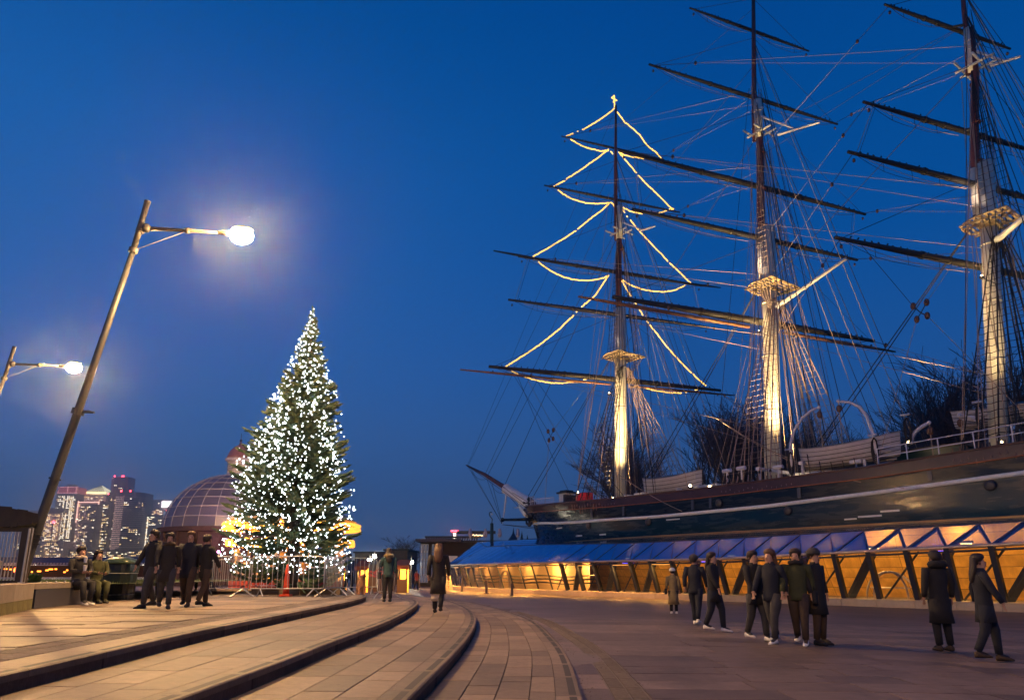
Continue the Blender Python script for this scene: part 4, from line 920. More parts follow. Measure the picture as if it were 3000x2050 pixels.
GL_I = glass_mat('upper_glass_blue_reflection', (.75, .85, 1), .05, body=(.006, .05, .34), bw=.8, bump=.5, bscale=.9, trans=(.55, .65, .9))
FRM = mat('canopy_steel', (.035, .045, .075), .38, metal=.4)
FRB = mat('canopy_strut', (.015, .03, .09), .4, metal=.2)
RIMM = mat('rim_metal', (.50, .38, .30), .35, metal=.5)
def rimw(s): return 13.3 * math.sqrt(max(0, 1 - (max(0, 8 - s) / 30.) ** 2))
def rimz(s): return interp(s, [-22, 0, 20, 34, 50], [2.2, 2.15, 2.17, 2.52, 2.9])
RN = []
dense = [(-22 + 30 * (1 - math.cos(a)), -13.3 * math.sin(a)) for a in [-.95 + i * .004 for i in range(int((PI / 2 + .95) / .004))]] + [(8 + i * .05, -13.3) for i in range(1, 800)]
acc = 0; RN.append(dense[0])
for i in range(1, len(dense)):
    acc += math.dist(dense[i], dense[i - 1])
    if acc >= 1.58: RN.append(dense[i]); acc = 0
def nodes(i):
    s, t = RN[i]; sg = -1 if t < 0 else 1
    si = s if s >= 8 else -14.5 + (s + 22) * 22.5 / 30; ti = -sg * 0
    ti = sg * (hb(si, 4.05) + .03 if si > -10.9 else .05 + .25 * (abs(t) / 8)); zi = 4.05 + .75 * sstep((-6.5 - si) / 4.5)
    rim = Vector((s, t, rimz(s))); inn = Vector((si, ti, zi)); c = Vector((0, 0, 0))
    k_ = interp(s, [-22, -8, 4, 12], [.34, .36, .28, .17]); mid = rim.lerp(inn, k_); mid.z = rim.z + (zi - rim.z) * interp(s, [-22, -8, 4, 12], [.93, .86, .72, .60])
    d = Vector((inn.x - rim.x, inn.y - rim.y, 0)).normalized(); base = rim + d * .62; base.z = .36
    return rim, mid, inn, base
NN_ = [nodes(i) for i in range(len(RN))]
def midn(i): a, b = NN_[i][1], NN_[i + 1][1]; return (a + b) / 2
def pane(poly, m_, name, off=0.):
    c = sum(poly, Vector()) / len(poly); n = (poly[1] - poly[0]).cross(poly[2] - poly[0]).normalized(); m = MB(); m.add([(p - c) * .992 for p in poly], [tuple(range(len(poly)))]); m.build(name, m_, CAN, loc=c)
st = []
for i in range(len(RN) - 1):
    a, b = NN_[i], NN_[i + 1]; up = a[1].lerp(b[1], .5)
    if i < 3: pass
    pane([a[3], b[3], b[0], a[0]], GL_W, 'wall_pane'); gr_ = GL_R if a[0].x > 27.5 else GL_R2; pane([a[0], b[0], up], gr_, 'roof_pane')
    if i > 0: pane([a[0], up, midn(i - 1)], gr_, 'roof_pane')
    if i > 0: pane([midn(i - 1), up, a[2].lerp(b[2], .5), NN_[i - 1][2].lerp(a[2], .5)], GL_I, 'upper_pane')
    thick = a[0].x > 7
    m = MB(); m.bar(a[3], a[0], .20 if thick else .06, .24 if thick else .08); m.build('mullion', FRM, CAN)
    s_ = RN[i][0]; w_ = .17 if s_ > 6 else .05
    m = MB(); m.bar(a[0] - Vector((0, 0, .06)), up - Vector((0, 0, .08)), w_, w_ * .8); m.build('roof_strut', FRB, CAN); m = MB(); m.bar(up - Vector((0, 0, .08)), b[0] - Vector((0, 0, .06)), w_ * .6, w_ * .6); m.build('roof_strut', FRB, CAN)
    if s_ > 5 and RN[i][1] < 0:
        inw = Vector((0, 1.5, 0))
        if i % 2 == 0 and i + 1 < len(RN):
            m = MB(); m.bar(NN_[i][3] + inw * .55 - Vector((.2, 0, .1)), b[0] + inw * .2 - Vector((0, 0, .1)), .32, .2); m.build('raking_strut', FRB, CAN)
        else:
            m = MB(); m.tube([a[3] + inw * .3, b[0] + inw * .15 + Vector((.4, 0, -.1))], .045, 6); m.build('tie_rod', FRM, CAN)
m = MB(); m.tube([n[0] for n in NN_], [(.10, .08)] * len(NN_), 8); m.build('rim_beam', RIMM, CAN, smooth=True)
m = MB(); m.tube([n[0] - Vector((0, 0, .17)) for n in NN_], [(.07, .05)] * len(NN_), 6); m.build('lower_rim_beam', FRM, CAN, smooth=True)
m = MB(); m.tube([midn(i) for i in range(len(RN) - 1)], .04, 6); m.build('ridge_rail', FRM, CAN)
m = MB(); m.tube([n[2] + Vector((0, 0, .03)) for n in NN_], .05, 6); m.build('hull_seal', FRM, CAN)
# plinth blocks
PLM = mat('plinth_stone', (.42, .33, .25), .6, var=.1, scale=3, bump=.1, rnd=.08)
for i in range(len(RN) - 1):
    a, b = NN_[i], NN_[i + 1]; o1 = (a[0] - a[3]); o1.z = 0; o2 = (b[0] - b[3]); o2.z = 0; o1 *= .62; o2 *= .62; g = (b[3] - a[3]) * .006; c = (a[3] + b[3]) / 2; c.z = 0
    f = lambda p, z: Vector((p.x - c.x, p.y - c.y, z))
    A, B, C_, D = a[3] + o1 + g, b[3] + o2 - g, b[3] - o2 * .6 - g, a[3] - o1 * .6 + g; m = MB(); m.add([f(A, -.1), f(B, -.1), f(C_, -.1), f(D, -.1), f(A, .30), f(B, .30), f(C_, .34), f(D, .34)], [(0, 1, 5, 4), (1, 2, 6, 5), (2, 3, 7, 6), (3, 0, 4, 7), (4, 5, 6, 7)]); m.build('plinth_block', PLM, CAN, loc=c)
# floor and partition inside
m = MB(); m.add([n[3] - Vector((0, 0, .2)) for n in NN_] + [Vector((NN_[-1][3].x, 0, .16)), Vector((-20, 0, .16))], [tuple(range(len(NN_) + 2))]); m.build('interior_floor', mat('interior_floor', (.10, .08, .06), .4, var=.2), CAN)
WALLI = mat('interior_wall', (.50, .32, .20), .6, var=.2, scale=.6)
PW = [(-15, 5.5), (-17.6, 3.2), (-18.8, .5), (-18.2, -1.5), (-16.5, -4.2), (-13.5, -5.8), (-9.5, -7.2), (-5, -8.3), (0, -9.3), (6.5, -10.0)]
for i in range(len(PW) - 1):
    a, b = PW[i], PW[i + 1]; m = MB(); m.bar((a[0], a[1], 1.45), (b[0], b[1], 1.45), .12, 2.7); m.build('partition_panel', WALLI, CAN)
m = MB()
for z in (.75, 1.0, 1.25): m.tube([(a, b - .9, z + .05 * math.sin(a)) for a, b in [(x / 2., interp(x / 2., [p[0] for p in PW[1:]], [p[1] for p in PW[1:]])) for x in range(-34, 18)]], .05, 4)
m.build('interior_rail', DARKST, CAN)
# signs and arches standing behind the glass
def cpt(x, y, off): return SMI @ hit(x, y, PF + NN * off, NN)
SIGN = mat('sign_panel', (.62, .50, .40), .5); INK = mat('sign_ink', (.03, .02, .02), .6)
def sail_sign(px, label, letters, h=2.0):
    g = atZ(px, 1728, 0.0); t = thing('sail_sign', label, 'sign', (g.x, g.y, pz(g.x, g.y)), 0, None); pts = [(-.28, 0), (.42, 0), (.30, .7 * h / 2), (.12, 1.5 * h / 2), (-.02, h), (-.14, 1.75 * h / 2), (-.2, .9 * h / 2)]
    m = MB(); m.prism(pts, -.03, .03); o = m.build('panel', SIGN, t); o.rotation_euler = (PI / 2, 0, 0)
    for i, ch in enumerate(letters):
        cu = bpy.data.curves.new('letter', 'FONT'); cu.body = ch; cu.size = .36; cu.extrude = .004; cu.align_x = 'CENTER'; lo = bpy.data.objects.new('letter', cu); COL.objects.link(lo); lo.parent = t; lo.location = (-.02 + .05 * (i > 2), -.04, 1.35 - i * .3); lo.rotation_euler = (PI / 2, 0, 0)
        me = bpy.data.meshes.new_from_object(lo.evaluated_get(bpy.context.evaluated_depsgraph_get())); bpy.data.objects.remove(lo); lo = bpy.data.objects.new('letter', me); COL.objects.link(lo); lo.parent = t; lo.location = (-.02 + .05 * (i > 2), -.045, 1.35 - i * .3); lo.rotation_euler = (PI / 2, 0, 0); me.materials.clear(); me.materials.append(INK if i < 9 else SIGN)
    return t
sail_sign(1313, 'pale sail-shaped sign with dark stacked letters at the tip of the glass canopy', 'CUTTY'); sail_sign(1380, 'pale sail-shaped sign without dark lettering beside the nearest bollard row', '')
def arch(px, label, w_, h, off):
    g = cpt(px, 1722, off); t = thing('white_arch', label, 'arch', SM @ Vector((g.x, off, .2)), SRZ, 'white arches behind the canopy glass'); m = MB()
    for k in (1, .7): m.tube([(w_ / 2 * k * math.sin(q), 0, h * math.cos(q) ** .8 if abs(q) < 1.57 else 0) for q in [-1.57 + i * .196 for i in range(17)]], .05, 5)
    m.tube([(-w_ * .4, 0, h * .45), (w_ * .4, 0, h * .45)], .035, 5); m.build('frame', mat('arch_white', (.6, .5, .5), .5), t)
arch(1480, 'small white arched frame behind the glass near the third bollard', 1.5, 1.45, -11.4); arch(2608, 'white arched frame behind the glass near the big raking struts', 2.2, 1.3, -11.2)
# the lamps inside
AMB = (1.0, .56, .13)
for i, s in enumerate([-15, -10.5, -6, -1.5, 3, 7, 11, 15, 19, 23, 27, 31, 35, 39]):
    w_ = rimw(s) - 2.6; e = interp(s, [-15, -2, 4, 12, 24, 40], [75, 100, 420, 600, 560, 520]); f = thing('interior_lamp', 'amber floodlight hung inside the canopy, %s counting from the rounded tip' % 'first second third fourth fifth sixth seventh eighth ninth tenth eleventh twelfth thirteenth fourteenth'.split()[i], 'lamp', SM @ Vector((s, -w_, rimz(s) + .25)), SRZ, 'amber lamps inside the canopy')
    m = MB(); m.box((0, 0, .06), (.5, .22, .1)); m.build('housing', DARKST, f); m = MB(); m.box((0, 0, -.01), (.4, .14, .04)); m.build('lens', mat('amber_lens', (1, .6, .2), .5, emit=(1, .55, .15), es=10), f)
    l = light('AREA', 'area_lamp', (0, 0, -.06), e, AMB, f, size=.5, sy=.2); l.rotation_euler = (math.radians(38 if s > 2 else 30), 0, 0)
for i, s in enumerate([13, 19, 25, 31]):
    f = thing('blue_strip_lamp', ['thin blue light strip under the canopy rim abreast of the foremast', 'second thin blue light strip, between the foremast and the mainmast', 'third thin blue light strip, below the mainmast', 'blue light strip over the white arch'][i], 'light strip', SM @ Vector((s, -rimw(s) + .5, rimz(s) - .12)), SRZ, 'blue strips under the canopy rim'); m = MB(); m.box((0, 0, 0), (.9, .05, .04)); m.build('tube', mat('blue_glow', (.1, .1, 1), .5, emit=(.10, .07, 1), es=7), f)
# added orange strip lamps under the rim wash the plinth
ORD = 'first second third fourth fifth sixth seventh eighth ninth tenth eleventh twelfth thirteenth fourteenth fifteenth sixteenth seventeenth eighteenth nineteenth twentieth twenty-first'.split()
for i in range(3, len(RN) - 3, 2):
    a, b = NN_[i], NN_[i + 1]
    if a[3].x > 16: break
    c = (a[0] + b[0]) / 2 - Vector((0, 0, .22)); an = math.atan2((b[0] - a[0]).y, (b[0] - a[0]).x); nth = ['nearest the tip', 'along the nose', 'along the side'][min(2, i // 9)]
    f = thing('added_rim_lamp', 'orange strip lamp under the canopy rim, %s counting from the rounded tip' % ORD[(i - 3) // 2], 'strip lamp', SM @ c, SRZ + an, 'orange strip lamps under the canopy rim'); m = MB(); m.box((0, 0, 0), (1.3, .05, .04)); m.build('housing', mat('orange_lens', (1, .5, .1), .5, emit=(1, .45, .10), es=1.5), f)
    o = a[0] - a[3]; o.z = 0; l = light('AREA', 'area_lamp', (0, 0, -.04), 230 if a[3].x < 3 else 130, (1, .42, .07), f, size=1.3, sy=.06)
    d = Vector((0, .18 * (1 if i < 0 else -1), -1)); l.rotation_euler = (0, 0, 0); l.location = (0, -.10, -.05)
# bollards
BOLM = mat('bollard_steel', (.10, .08, .10), .4, metal=.6)
for px, py, lab in [(1353, 1732, 'steel bollard nearest the tip of the glass canopy'), (1425, 1738, 'middle of three steel bollards before the canopy, with a wide foot plate'), (1500, 1745, 'third steel bollard counting from the canopy tip'), (1228, 1720, 'yellow-lit bollard beside the far passer-by')]:
    g = atZ(px, py, .05); z = pz(g.x, g.y); g = atZ(px, py, z); b = thing('bollard', lab, 'bollard', (g.x, g.y, z), 0, 'bollards on the square'); k = g.y / 2065.4 * 36
    m = MB(); m.lathe([(.09, 0), (.09, k * .93), (.075, k * .94), (.075, k * .96), (.09, k * .97), (.085, k)], n=12); m.build('post', BOLM, b, smooth=False)
    m = MB(); m.lathe([(.22 if '425' in str(px) or px == 1425 else .13, 0), (.2 if px == 1425 else .12, .05)], n=12); m.build('foot_plate', BOLM, b)
# ================================================================ STREET LAMPS
POLEM = mat('lamp_pole_paint', (.034, .037, .044), .5, metal=.0, var=.1, scale=4)
LCOL = (1.0, .60, .24)
LY = 16.5; LENSM = mat('lamp_lens', (1, .9, .7), .5, emit=(1, .56, .20), es=3500)
lb, lj, lt, lh, le = atY(56, 1712, LY), atY(413, 668, LY), atY(432, 592, LY), atY(708, 692, LY + .3), atY(640, 681, LY + .25)
lb.z = Z0 + .5
lamp = thing('street_lamp', 'tall leaning grey street lamp by the planter wall with a dazzling warm lamp', 'street lamp', lb, 0, 'leaning lamps along the terrace')
o_ = lambda p: p - lb
m = MB(); P = [o_(lb) - Vector((0, 0, .5)) * 0, o_(lb.lerp(lj, .33)), o_(lb.lerp(lj, .62)), o_(lb.lerp(lj, .95))]; m.tube([P[0] - (P[1] - P[0]).normalized() * .3] + P, [.112, .112, .10, .085, .065], 16); m.build('pole', POLEM, lamp, smooth=True)
m = MB(); m.tube([o_(lb.lerp(lj, .93)), o_(lt)], [.07, .075], 12); m.tube([o_(lt), o_(lt) + (lt - lj).normalized() * .02], .082, 12); m.build('mast_tip', POLEM, lamp, smooth=True)
for q, r, h in ((.93, .11, .12), (.455, .14, .14), (.27, .13, .04), (1.0, .10, .24)):
    m = MB(); c = o_(lb.lerp(lj, q)); d = (lj - lb).normalized() * h / 2; m.tube([c - d, c + d], r, 12); m.build('collar', DARKST, lamp)
c = o_(lb.lerp(lj, .455)); m = MB(); m.tube([c + Vector((-.1, 0, 0)), c + Vector((.42, -.05, -.03))], .03, 6); m.box(c + Vector((.2, 0, 0)), (.2, .1, .05)); m.build('bracket', DARKST, lamp)
m = MB(); m.tube([o_(lj), o_(lj.lerp(le, .55)), o_(le)], [.055, .045, .04], 10); m.tube([o_(lj.lerp(le, .6)) - Vector((.06, 0, 0)), o_(lj.lerp(le, .6)) + Vector((.06, 0, 0))], .075, 10); m.ball(tuple(o_(lj) + Vector((.13, 0, 0))), .12, 8, 5); m.build('arm', POLEM, lamp, smooth=True)
m = MB(); m.tube([o_(lb.lerp(lj, .93)), o_(lj.lerp(le, .6))], .012, 5); m.build('tie_rod', STEEL, lamp)
for k in range(3):
    m = MB(); c = o_(lb.lerp(lj, .10 + k * .012)); d = (lj - lb).normalized() * .012; m.tube([c - d, c + d], .134, 12); m.build('strap', BLACKP, lamp)
m = MB(); m.tube([o_(le), o_(lh) + Vector((-.12, 0, .05))], [.05, .08], 10); m.ball(tuple(o_(lh) + Vector((0, 0, .19))), (.30, .17, .075), 14, 6); m.build('lamp_head', POLEM, lamp, smooth=True)
m = MB(); m.ball(tuple(o_(lh) + Vector((0, 0, .0))), (.29, .22, .20), 12, 7); m.build('lamp_lens', LENSM, lamp, smooth=True)

l2 = dup(lamp); LY2 = 27.6; q = atY(28, 1066, LY2); l2.location = lb + (q - lj); l2['label'] = 'smaller leaning street lamp farther off, its pole cut by the edge of the frame'
l3 = dup(lamp); l3.location = lb + Vector((7.2, -15.5, 0)); l3['label'] = 'added unseen leaning street lamp behind the camera, brightening the foreground paving'  # added lamp out of view, lights the near paving
l3.location = (-6.9, -5.5, Z0); 
for ch in l3.children:
    if ch.name.startswith('lamp_lens'): ch.data = ch.data.copy(); ch.data.materials.clear(); ch.data.materials.append(mat('lamp_lens_dimmer', (1, .9, .7), .5, emit=(1, .56, .21), es=2400))
# ================================================================ CHRISTMAS TREE
TY = 24.6; TB = atZ(866, 1745, Z0); TB = Vector((atY(872, 1700, TY).x, TY, Z0)); 
XT = thing('christmas_tree', 'tall dense fir Christmas tree covered in small white lights behind steel barriers', 'Christmas tree', TB)
zt = lambda y: atY(900, y, TY).z - Z0
def xw(x, y): return atY(x, y, TY).x - TB.x
def zoomt(p): return (600 + p[0] / 1.672, 850 + p[1] / 1.672)
LE = [zoomt(p) for p in [(528, 95), (505, 170), (450, 260), (425, 340), (408, 400), (372, 490), (300, 590), (278, 660), (215, 740), (185, 870), (115, 960), (150, 1080), (88, 1140), (95, 1290), (110, 1400), (150, 1470)]]
RE = [zoomt(p) for p in [(534, 95), (545, 170), (572, 270), (588, 340), (612, 395), (645, 500), (655, 600), (668, 680), (695, 760), (700, 830), (690, 960), (728, 1070), (735, 1180), (752, 1230), (725, 1330), (690, 1400), (650, 1470)]]
def edges(y): return interp(y, [p[1] for p in LE], [p[0] for p in LE]), interp(y, [p[1] for p in RE], [p[0] for p in RE])
LEV = []
for i in range(60):
    y = 908 + (1735 - 908) * i / 59; a, b = edges(y); LEV.append((zt(y), xw(a, y), xw(b, y)))
LEV.reverse()
def crown(z):
    zs = [l[0] for l in LEV]; a = interp(z, zs, [l[1] for l in LEV]); b = interp(z, zs, [l[2] for l in LEV]); return (a + b) / 2, (b - a) / 2
HT = LEV[-1][0]
m = MB(); m.tube([(crown(z)[0] * .6, 0, z) for z in (0, 1.5, 4, 7, HT - .4, HT)], [.22, .2, .15, .09, .03, .01], 10); m.build('trunk', mat('fir_bark', (.09, .06, .04), .9, var=.3, bump=.4), XT, smooth=True)
NEED = mat('fir_needles', (.11, .15, .07), .6, scale=1.5, col2=(.04, .085, .04)); NEED2 = mat('fir_needles_light', (.15, .17, .075), .6)
cm = MB(); R_ = random.Random(12); TIPS = []
def sprig(p, d, L_, w_):
    d = d.normalized(); s = d.cross(Vector((0, 0, 1)));
    if s.length < .05: s = Vector((1, 0, 0))
    s.normalize(); u = s.cross(d)
    for ax in (s, u):
        for k in (-1, 1):
            a = p; b = p + d * L_ * .45 + ax * w_ * k; c = p + d * L_; cm.add([a, b, c], [(0, 1, 2)])
nb = 0
z = .25
while z < HT - .15:
    cx, r = crown(z); n = int(5 + r * 8.5); ph = R_.random() * 6
    for j in range(n):
        if z < 3.2 and R_.random() < interp(z, [.6, 2.4, 3.4], [.68, .62, .1]): continue
        a = ph + 2 * PI * j / n + R_.uniform(-.3, .3); zz = z + R_.uniform(-.12, .12); rr = r * (R_.uniform(.68, 1.02) if R_.random() < .88 else R_.uniform(1.02, 1.2)) * (1 + .10 * math.sin(3 * a + z * 2.1)); 
        dirv = Vector((math.cos(a), math.sin(a) * .95, 0)); base = Vector((cx * .7, 0, min(HT, zz + rr * .18))); tip = Vector((cx, 0, zz)) + dirv * max(rr * .8, rr * .94 - .12)
        droop = -.12 * rr; pts = [base.lerp(tip, t) + Vector((0, 0, droop * math.sin(PI * t) + .12 * rr * t * t)) for t in (0, .35, .7, 1)]
        cm.cur = 0; k0 = max(3, int(rr * 9))
        for k in range(k0):
            t = .25 + .75 * k / k0 if rr > .5 else k / k0; seg = min(int(t * 3), 2); p = pts[seg].lerp(pts[seg + 1], t * 3 - seg); d0 = (pts[seg + 1] - pts[seg]).normalized(); sp = .34 * (1.15 - t * .5) * min(1, .45 + rr * .5)
            for sgn in (-1, 1):
                dd = (d0 * .75 + d0.cross(Vector((0, 0, 1))) * sgn * R_.uniform(.5, 1.0) + Vector((0, 0, R_.uniform(-.35, .15)))); cm.cur = 1 if R_.random() < .3 else 0; sprig(p, dd, sp * R_.uniform(.8, 1.2), sp * .17)
                q = p + dd.normalized() * sp * .55; sprig(q, dd + d0 * .7, sp * .6, sp * .13)
        cm.cur = 0; cm.tube([pts[1], pts[3]], [.015, .005], 3, cap=False); sprig(pts[3], pts[3] - pts[2], .25 * min(1, .4 + rr * .4), .04); TIPS.append((pts[2], pts[3], rr))
    z += .22 if z > 1 else .28
for k in range(10): sprig(Vector((crown(HT - .1)[0], 0, HT - .35 + k * .035)), Vector((R_.uniform(-.3, .3), R_.uniform(-.3, .3), 1)), .25, .03)
o = cm.build('crown', [NEED, NEED2], XT); 
FL_ = thing('fairy_lights', 'cool white fairy lights wound all over the Christmas tree', 'fairy lights', TB)
BUL = mat('fairy_glow', (1, 1, 1), .5, emit=(.86, .93, 1), es=48); BUL2 = mat('fairy_glow_mid', (1, 1, 1), .5, emit=(.84, .92, 1), es=16); BULH = mat('fairy_glow_soft', (1, 1, 1), .5, emit=(.80, .90, 1), es=6)
bp_ = []
z = .8
while z < HT:
    cx, r = crown(z); n = max(3, int(r * 2 * PI / (.125 if z > 3.4 else .17))); ph = R_.random() * 6
    for j in range(n):
        a = ph + 2 * PI * j / n + R_.gauss(0, .1); 
        if R_.random() < .22 + .2 * math.sin(4 * a + z * 1.3) + .5 * abs(math.cos(a)) ** 4: continue
        rr = r * R_.uniform(.70, .99) * (1 + .10 * math.sin(3 * a + z * 2.1)); bp_.append(Vector((cx + math.cos(a) * rr, math.sin(a) * rr * .95, z + R_.gauss(0, .08) + .10 * math.sin(2 * a))))
    z += .135
bp_ += [Vector((crown(HT - .12 * k)[0] + .05 * (-1) ** k, -.10 - .012 * k, HT - .11 * k)) for k in range(11)] + [Vector((crown(HT)[0], 0, HT + .02)), Vector((crown(HT)[0] + .03, 0, HT - .12))]
bm_ = {}
for nm, r_, mt in (('a', .021, BUL), ('b', .018, BUL2), ('c', .015, BULH)):
    q = MB(); q.ball((0, 0, 0), r_, 6, 4); bm_[nm] = q.mesh('fairy_bulb', mt, True)
front = sorted(bp_, key=lambda p: p.y - (3 if R_.random() < .25 else 0)); rest = MB(); rest2 = MB(); rest3 = MB(); n1 = 0
for p in front:
    if p.y > .5: 
        rest2.ball(tuple(p), .018, 5, 3); continue
    if n1 < 295: put(bm_[R_.choice('aabbcc')], 'fairy_bulb', FL_, p); n1 += 1
    else: R_.choice([rest, rest2, rest2, rest3, rest3]).ball(tuple(p), R_.choice([.019, .015, .012]), 5, 3)
rest.build('distant_bulbs', BUL, FL_)['kind'] = 'stuff'; rest2.build('dimmer_bulbs', BUL2, FL_)['kind'] = 'stuff'; rest3.build('faint_bulbs', BULH, FL_)['kind'] = 'stuff'
# timber stand
m = MB(); m.box((0, 0, .12), (3.0, .25, .24)); m.box((0, 0, .12), (.25, 3.0, .24)); m.build('stand', mat('stand_timber', (.12, .08, .05), .8), XT)
# traffic cone behind the barrier
cg = atZ(838, 1738, Z0); cn = thing('traffic_cone', 'glowing orange-red traffic cone behind the barrier in front of the tree', 'traffic cone', (atY(840, 1700, 22.75).x, 22.75, Z0)); ORG = mat('cone_orange', (.55, .06, .02), .5)
m = MB(); m.lathe([(.11, .05), (.085, .35), (.08, .55), (.06, .8), (.05, .92), (.03, .98)], n=12); m.build('cone', ORG, cn, smooth=True); m = MB(); m.box((0, 0, .03), (.32, .32, .06)); m.build('base', ORG, cn)
# ================================================================ CROWD BARRIERS
def barrier(a, b, lab, z=Z0, h=1.22, nb=None):
    a, b = Vector((*a, z)), Vector((*b, z)); L_ = (b - a).length; t = thing('crowd_barrier', lab, 'barrier', a, math.atan2(b.y - a.y, b.x - a.x), 'steel crowd barriers round the tree'); r = .021; z0 = .24
    m = MB(); c = .13; pts = [(0, 0, z0), (0, 0, h - c), (c * .3, 0, h - c * .3), (c, 0, h), (L_ - c, 0, h), (L_ - c * .3, 0, h - c * .3), (L_, 0, h - c), (L_, 0, z0)]; m.tube(pts, r, 6, closed=True); m.build('frame', STEEL, t, smooth=True)
    n = nb or max(5, int(L_ / .155)); bm2 = MB(); bm2.tube([(0, 0, z0), (0, 0, h)], .009, 5, cap=False); me = bm2.mesh('bar', STEEL)
    for i in range(1, n): put(me, 'bar', t, (L_ * i / n, 0, 0))
    for x in (L_ * .13, L_ * .87):
        m = MB(); m.tube([(0, 0, z0), (0, -.36, 0)], .02, 6); m.tube([(0, 0, z0), (0, .36, 0)], .02, 6); m.build('foot', STEEL, t, loc=(x, 0, 0), rz=.5 if x < L_ / 2 else -.5)
X = lambda px, Y: (px - 1500) / F * Y * 1.02
barrier((X(636, 22.9), 22.9), (X(762, 22.2), 22.2), 'short steel barrier at the dome side of the tree'); barrier((X(768, 22.2), 22.2), (X(972, 22.4), 22.4), 'widest steel barrier square in front of the tree')
barrier((X(975, 22.5), 22.5), (X(1022, 24.4), 24.4), 'steel barrier seen nearly end-on beside the tree'); barrier((X(1024, 24.5), 24.5), (X(1120, 25.2), 25.2), 'steel barrier behind the brown dog'); barrier((X(1124, 25.2), 25.2), (X(1170, 24.2), 24.2), 'narrow-looking steel barrier behind the woman in the hooded jacket', z=Z1, h=1.3)
barrier((X(650, 27.5), 27.5), (X(760, 27.8), 27.8), 'steel barrier behind the tree on the carousel side'); barrier((X(770, 27.8), 27.8), (X(930, 27.6), 27.6), 'steel barrier directly behind the tree trunk')
# ================================================================ PLANTER WALL, SHELTER, BIN
WST = mat('wall_stone', (.30, .25, .19), .75, var=.15, scale=3, bump=.25, bscale=40, rnd=.1); MOSS = mat('mossy_stone', (.17, .15, .05), .85, var=.35, scale=4, bump=.3, rnd=.1)
PWL = thing('planter_wall', 'low stone planter wall with mossy lower course and a long bench slab', 'wall', (0, 0, Z0))
pa, pb = atZ(0, 1804, Z0), atZ(90, 1784, Z0); dr = (pb - pa).normalized(); pc = atZ(230, 1770, Z0)
def wblock(a, b, z0, z1, m_, nm='stone_block', th=.5):
    a, b = Vector((a.x, a.y, 0)), Vector((b.x, b.y, 0)); d = (b - a); n = Vector((-d.y, d.x, 0)).normalized(); g = d.normalized() * .004; c = (a + b) / 2; m = MB(); q = [a + g, b - g, b - g + n * th, a + g + n * th]; m.prism([(p.x - c.x, p.y - c.y) for p in q], z0 + .003, z1 - .003); m.build(nm, m_, PWL, loc=(c.x, c.y, 0))
d_ = dr; A0 = pa - d_ * 6.0
for i in range(10):
    a = A0 + d_ * (i * .86); b = A0 + d_ * ((i + 1) * .86)
    if i % 1 == 0: wblock(a, b, 0, .20, MOSS); wblock(a, b, .20, .50, WST)
E_ = A0 + d_ * 8.6; E2_ = atZ(262, 1766, Z0)
wblock(E_, E2_, .38, .50, WST, 'bench_slab', .7); wblock(E_ + Vector((0, .06, 0)), E2_ + Vector((0, .06, 0)), 0, .38, mat('bench_front', (.06, .06, .075), .25), 'bench_front', .5)
m = MB(); 
for k in range(6): p = E_.lerp(E2_, .15 + k * .15); m.ball((p.x, p.y + .05, .52), .022, 6, 4)
m.build('skate_stud', STEEL, PWL)
m = MB(); bx = [(E_.x - 12, E_.y - 4, 0)]; m.add([(A0.x - 3, A0.y + .5, .44), (E_.x - .2, E_.y + .5, .44), (E2_.x, E2_.y + .6, .44), (E2_.x + .5, E2_.y + 14, .44), (-30, E2_.y + 14, .44)], [(0, 1, 2, 3, 4)]); m.build('planting_bed', GRASS, PWL)
# rough grass in the bed
gm = MB(); R_ = random.Random(2)
for i in range(5200):
    y = R_.uniform(15.5, 29); x = R_.uniform(-.74 * y - 1, -9.9 - (y - 15) * .12); h = R_.uniform(.03, .09); a = R_.random() * 6; w_ = .012
    gm.add([(x - w_ * math.cos(a), y - w_ * math.sin(a), 0), (x + w_ * math.cos(a), y + w_ * math.sin(a), 0), (x + R_.uniform(-.04, .04), y, h)], [(0, 1, 2)])
tag(gm.build('bed_grass', mat('blade_grass', (.10, .13, .035), .7, var=.3), loc=(0, 0, Z0 + .44)), 'short green grass growing in the planting bed behind the bench', 'grass', kind='stuff')
pl = thing('small_shrub', 'small leafy shrub at the foot of the leaning lamp', 'shrub', (atY(100, 1700, 16.8).x, 16.8, Z0 + .44)); m = MB()
for i in range(110):
    a = R_.random() * 6.28; e = R_.uniform(.2, 1.4); L_ = R_.uniform(.15, .32); d = Vector((math.cos(a) * math.cos(e), math.sin(a) * math.cos(e), math.sin(e))); s = d.cross(Vector((0, 0, 1))).normalized() * .035; p = d * L_; m.add([p * .35, p * .75 + s, p, p * .75 - s], [(0, 1, 2, 3)])
m.build('leaves', mat('shrub_leaf', (.04, .10, .03), .5), pl)['kind'] = 'stuff'; m = MB(); m.tube([(0, 0, 0), (0, 0, .2)], .015, 5); m.build('stem', mat('fir_bark', (.09, .06, .04), .9), pl)
pst = thing('steel_post', 'thin bright steel post standing on the planter wall beside the leaning lamp', 'post', (atY(62, 1705, 14.6).x, 14.6, Z0 + .5)); m = MB(); m.tube([(0, 0, 0), atY(88, 1545, 14.6) - atY(62, 1705, 14.6)], .022, 8); m.build('tube', STEEL, pst); m = MB(); m.lathe([(.06, 0), (.06, .02)], n=10); m.build('foot_plate', STEEL, pst)
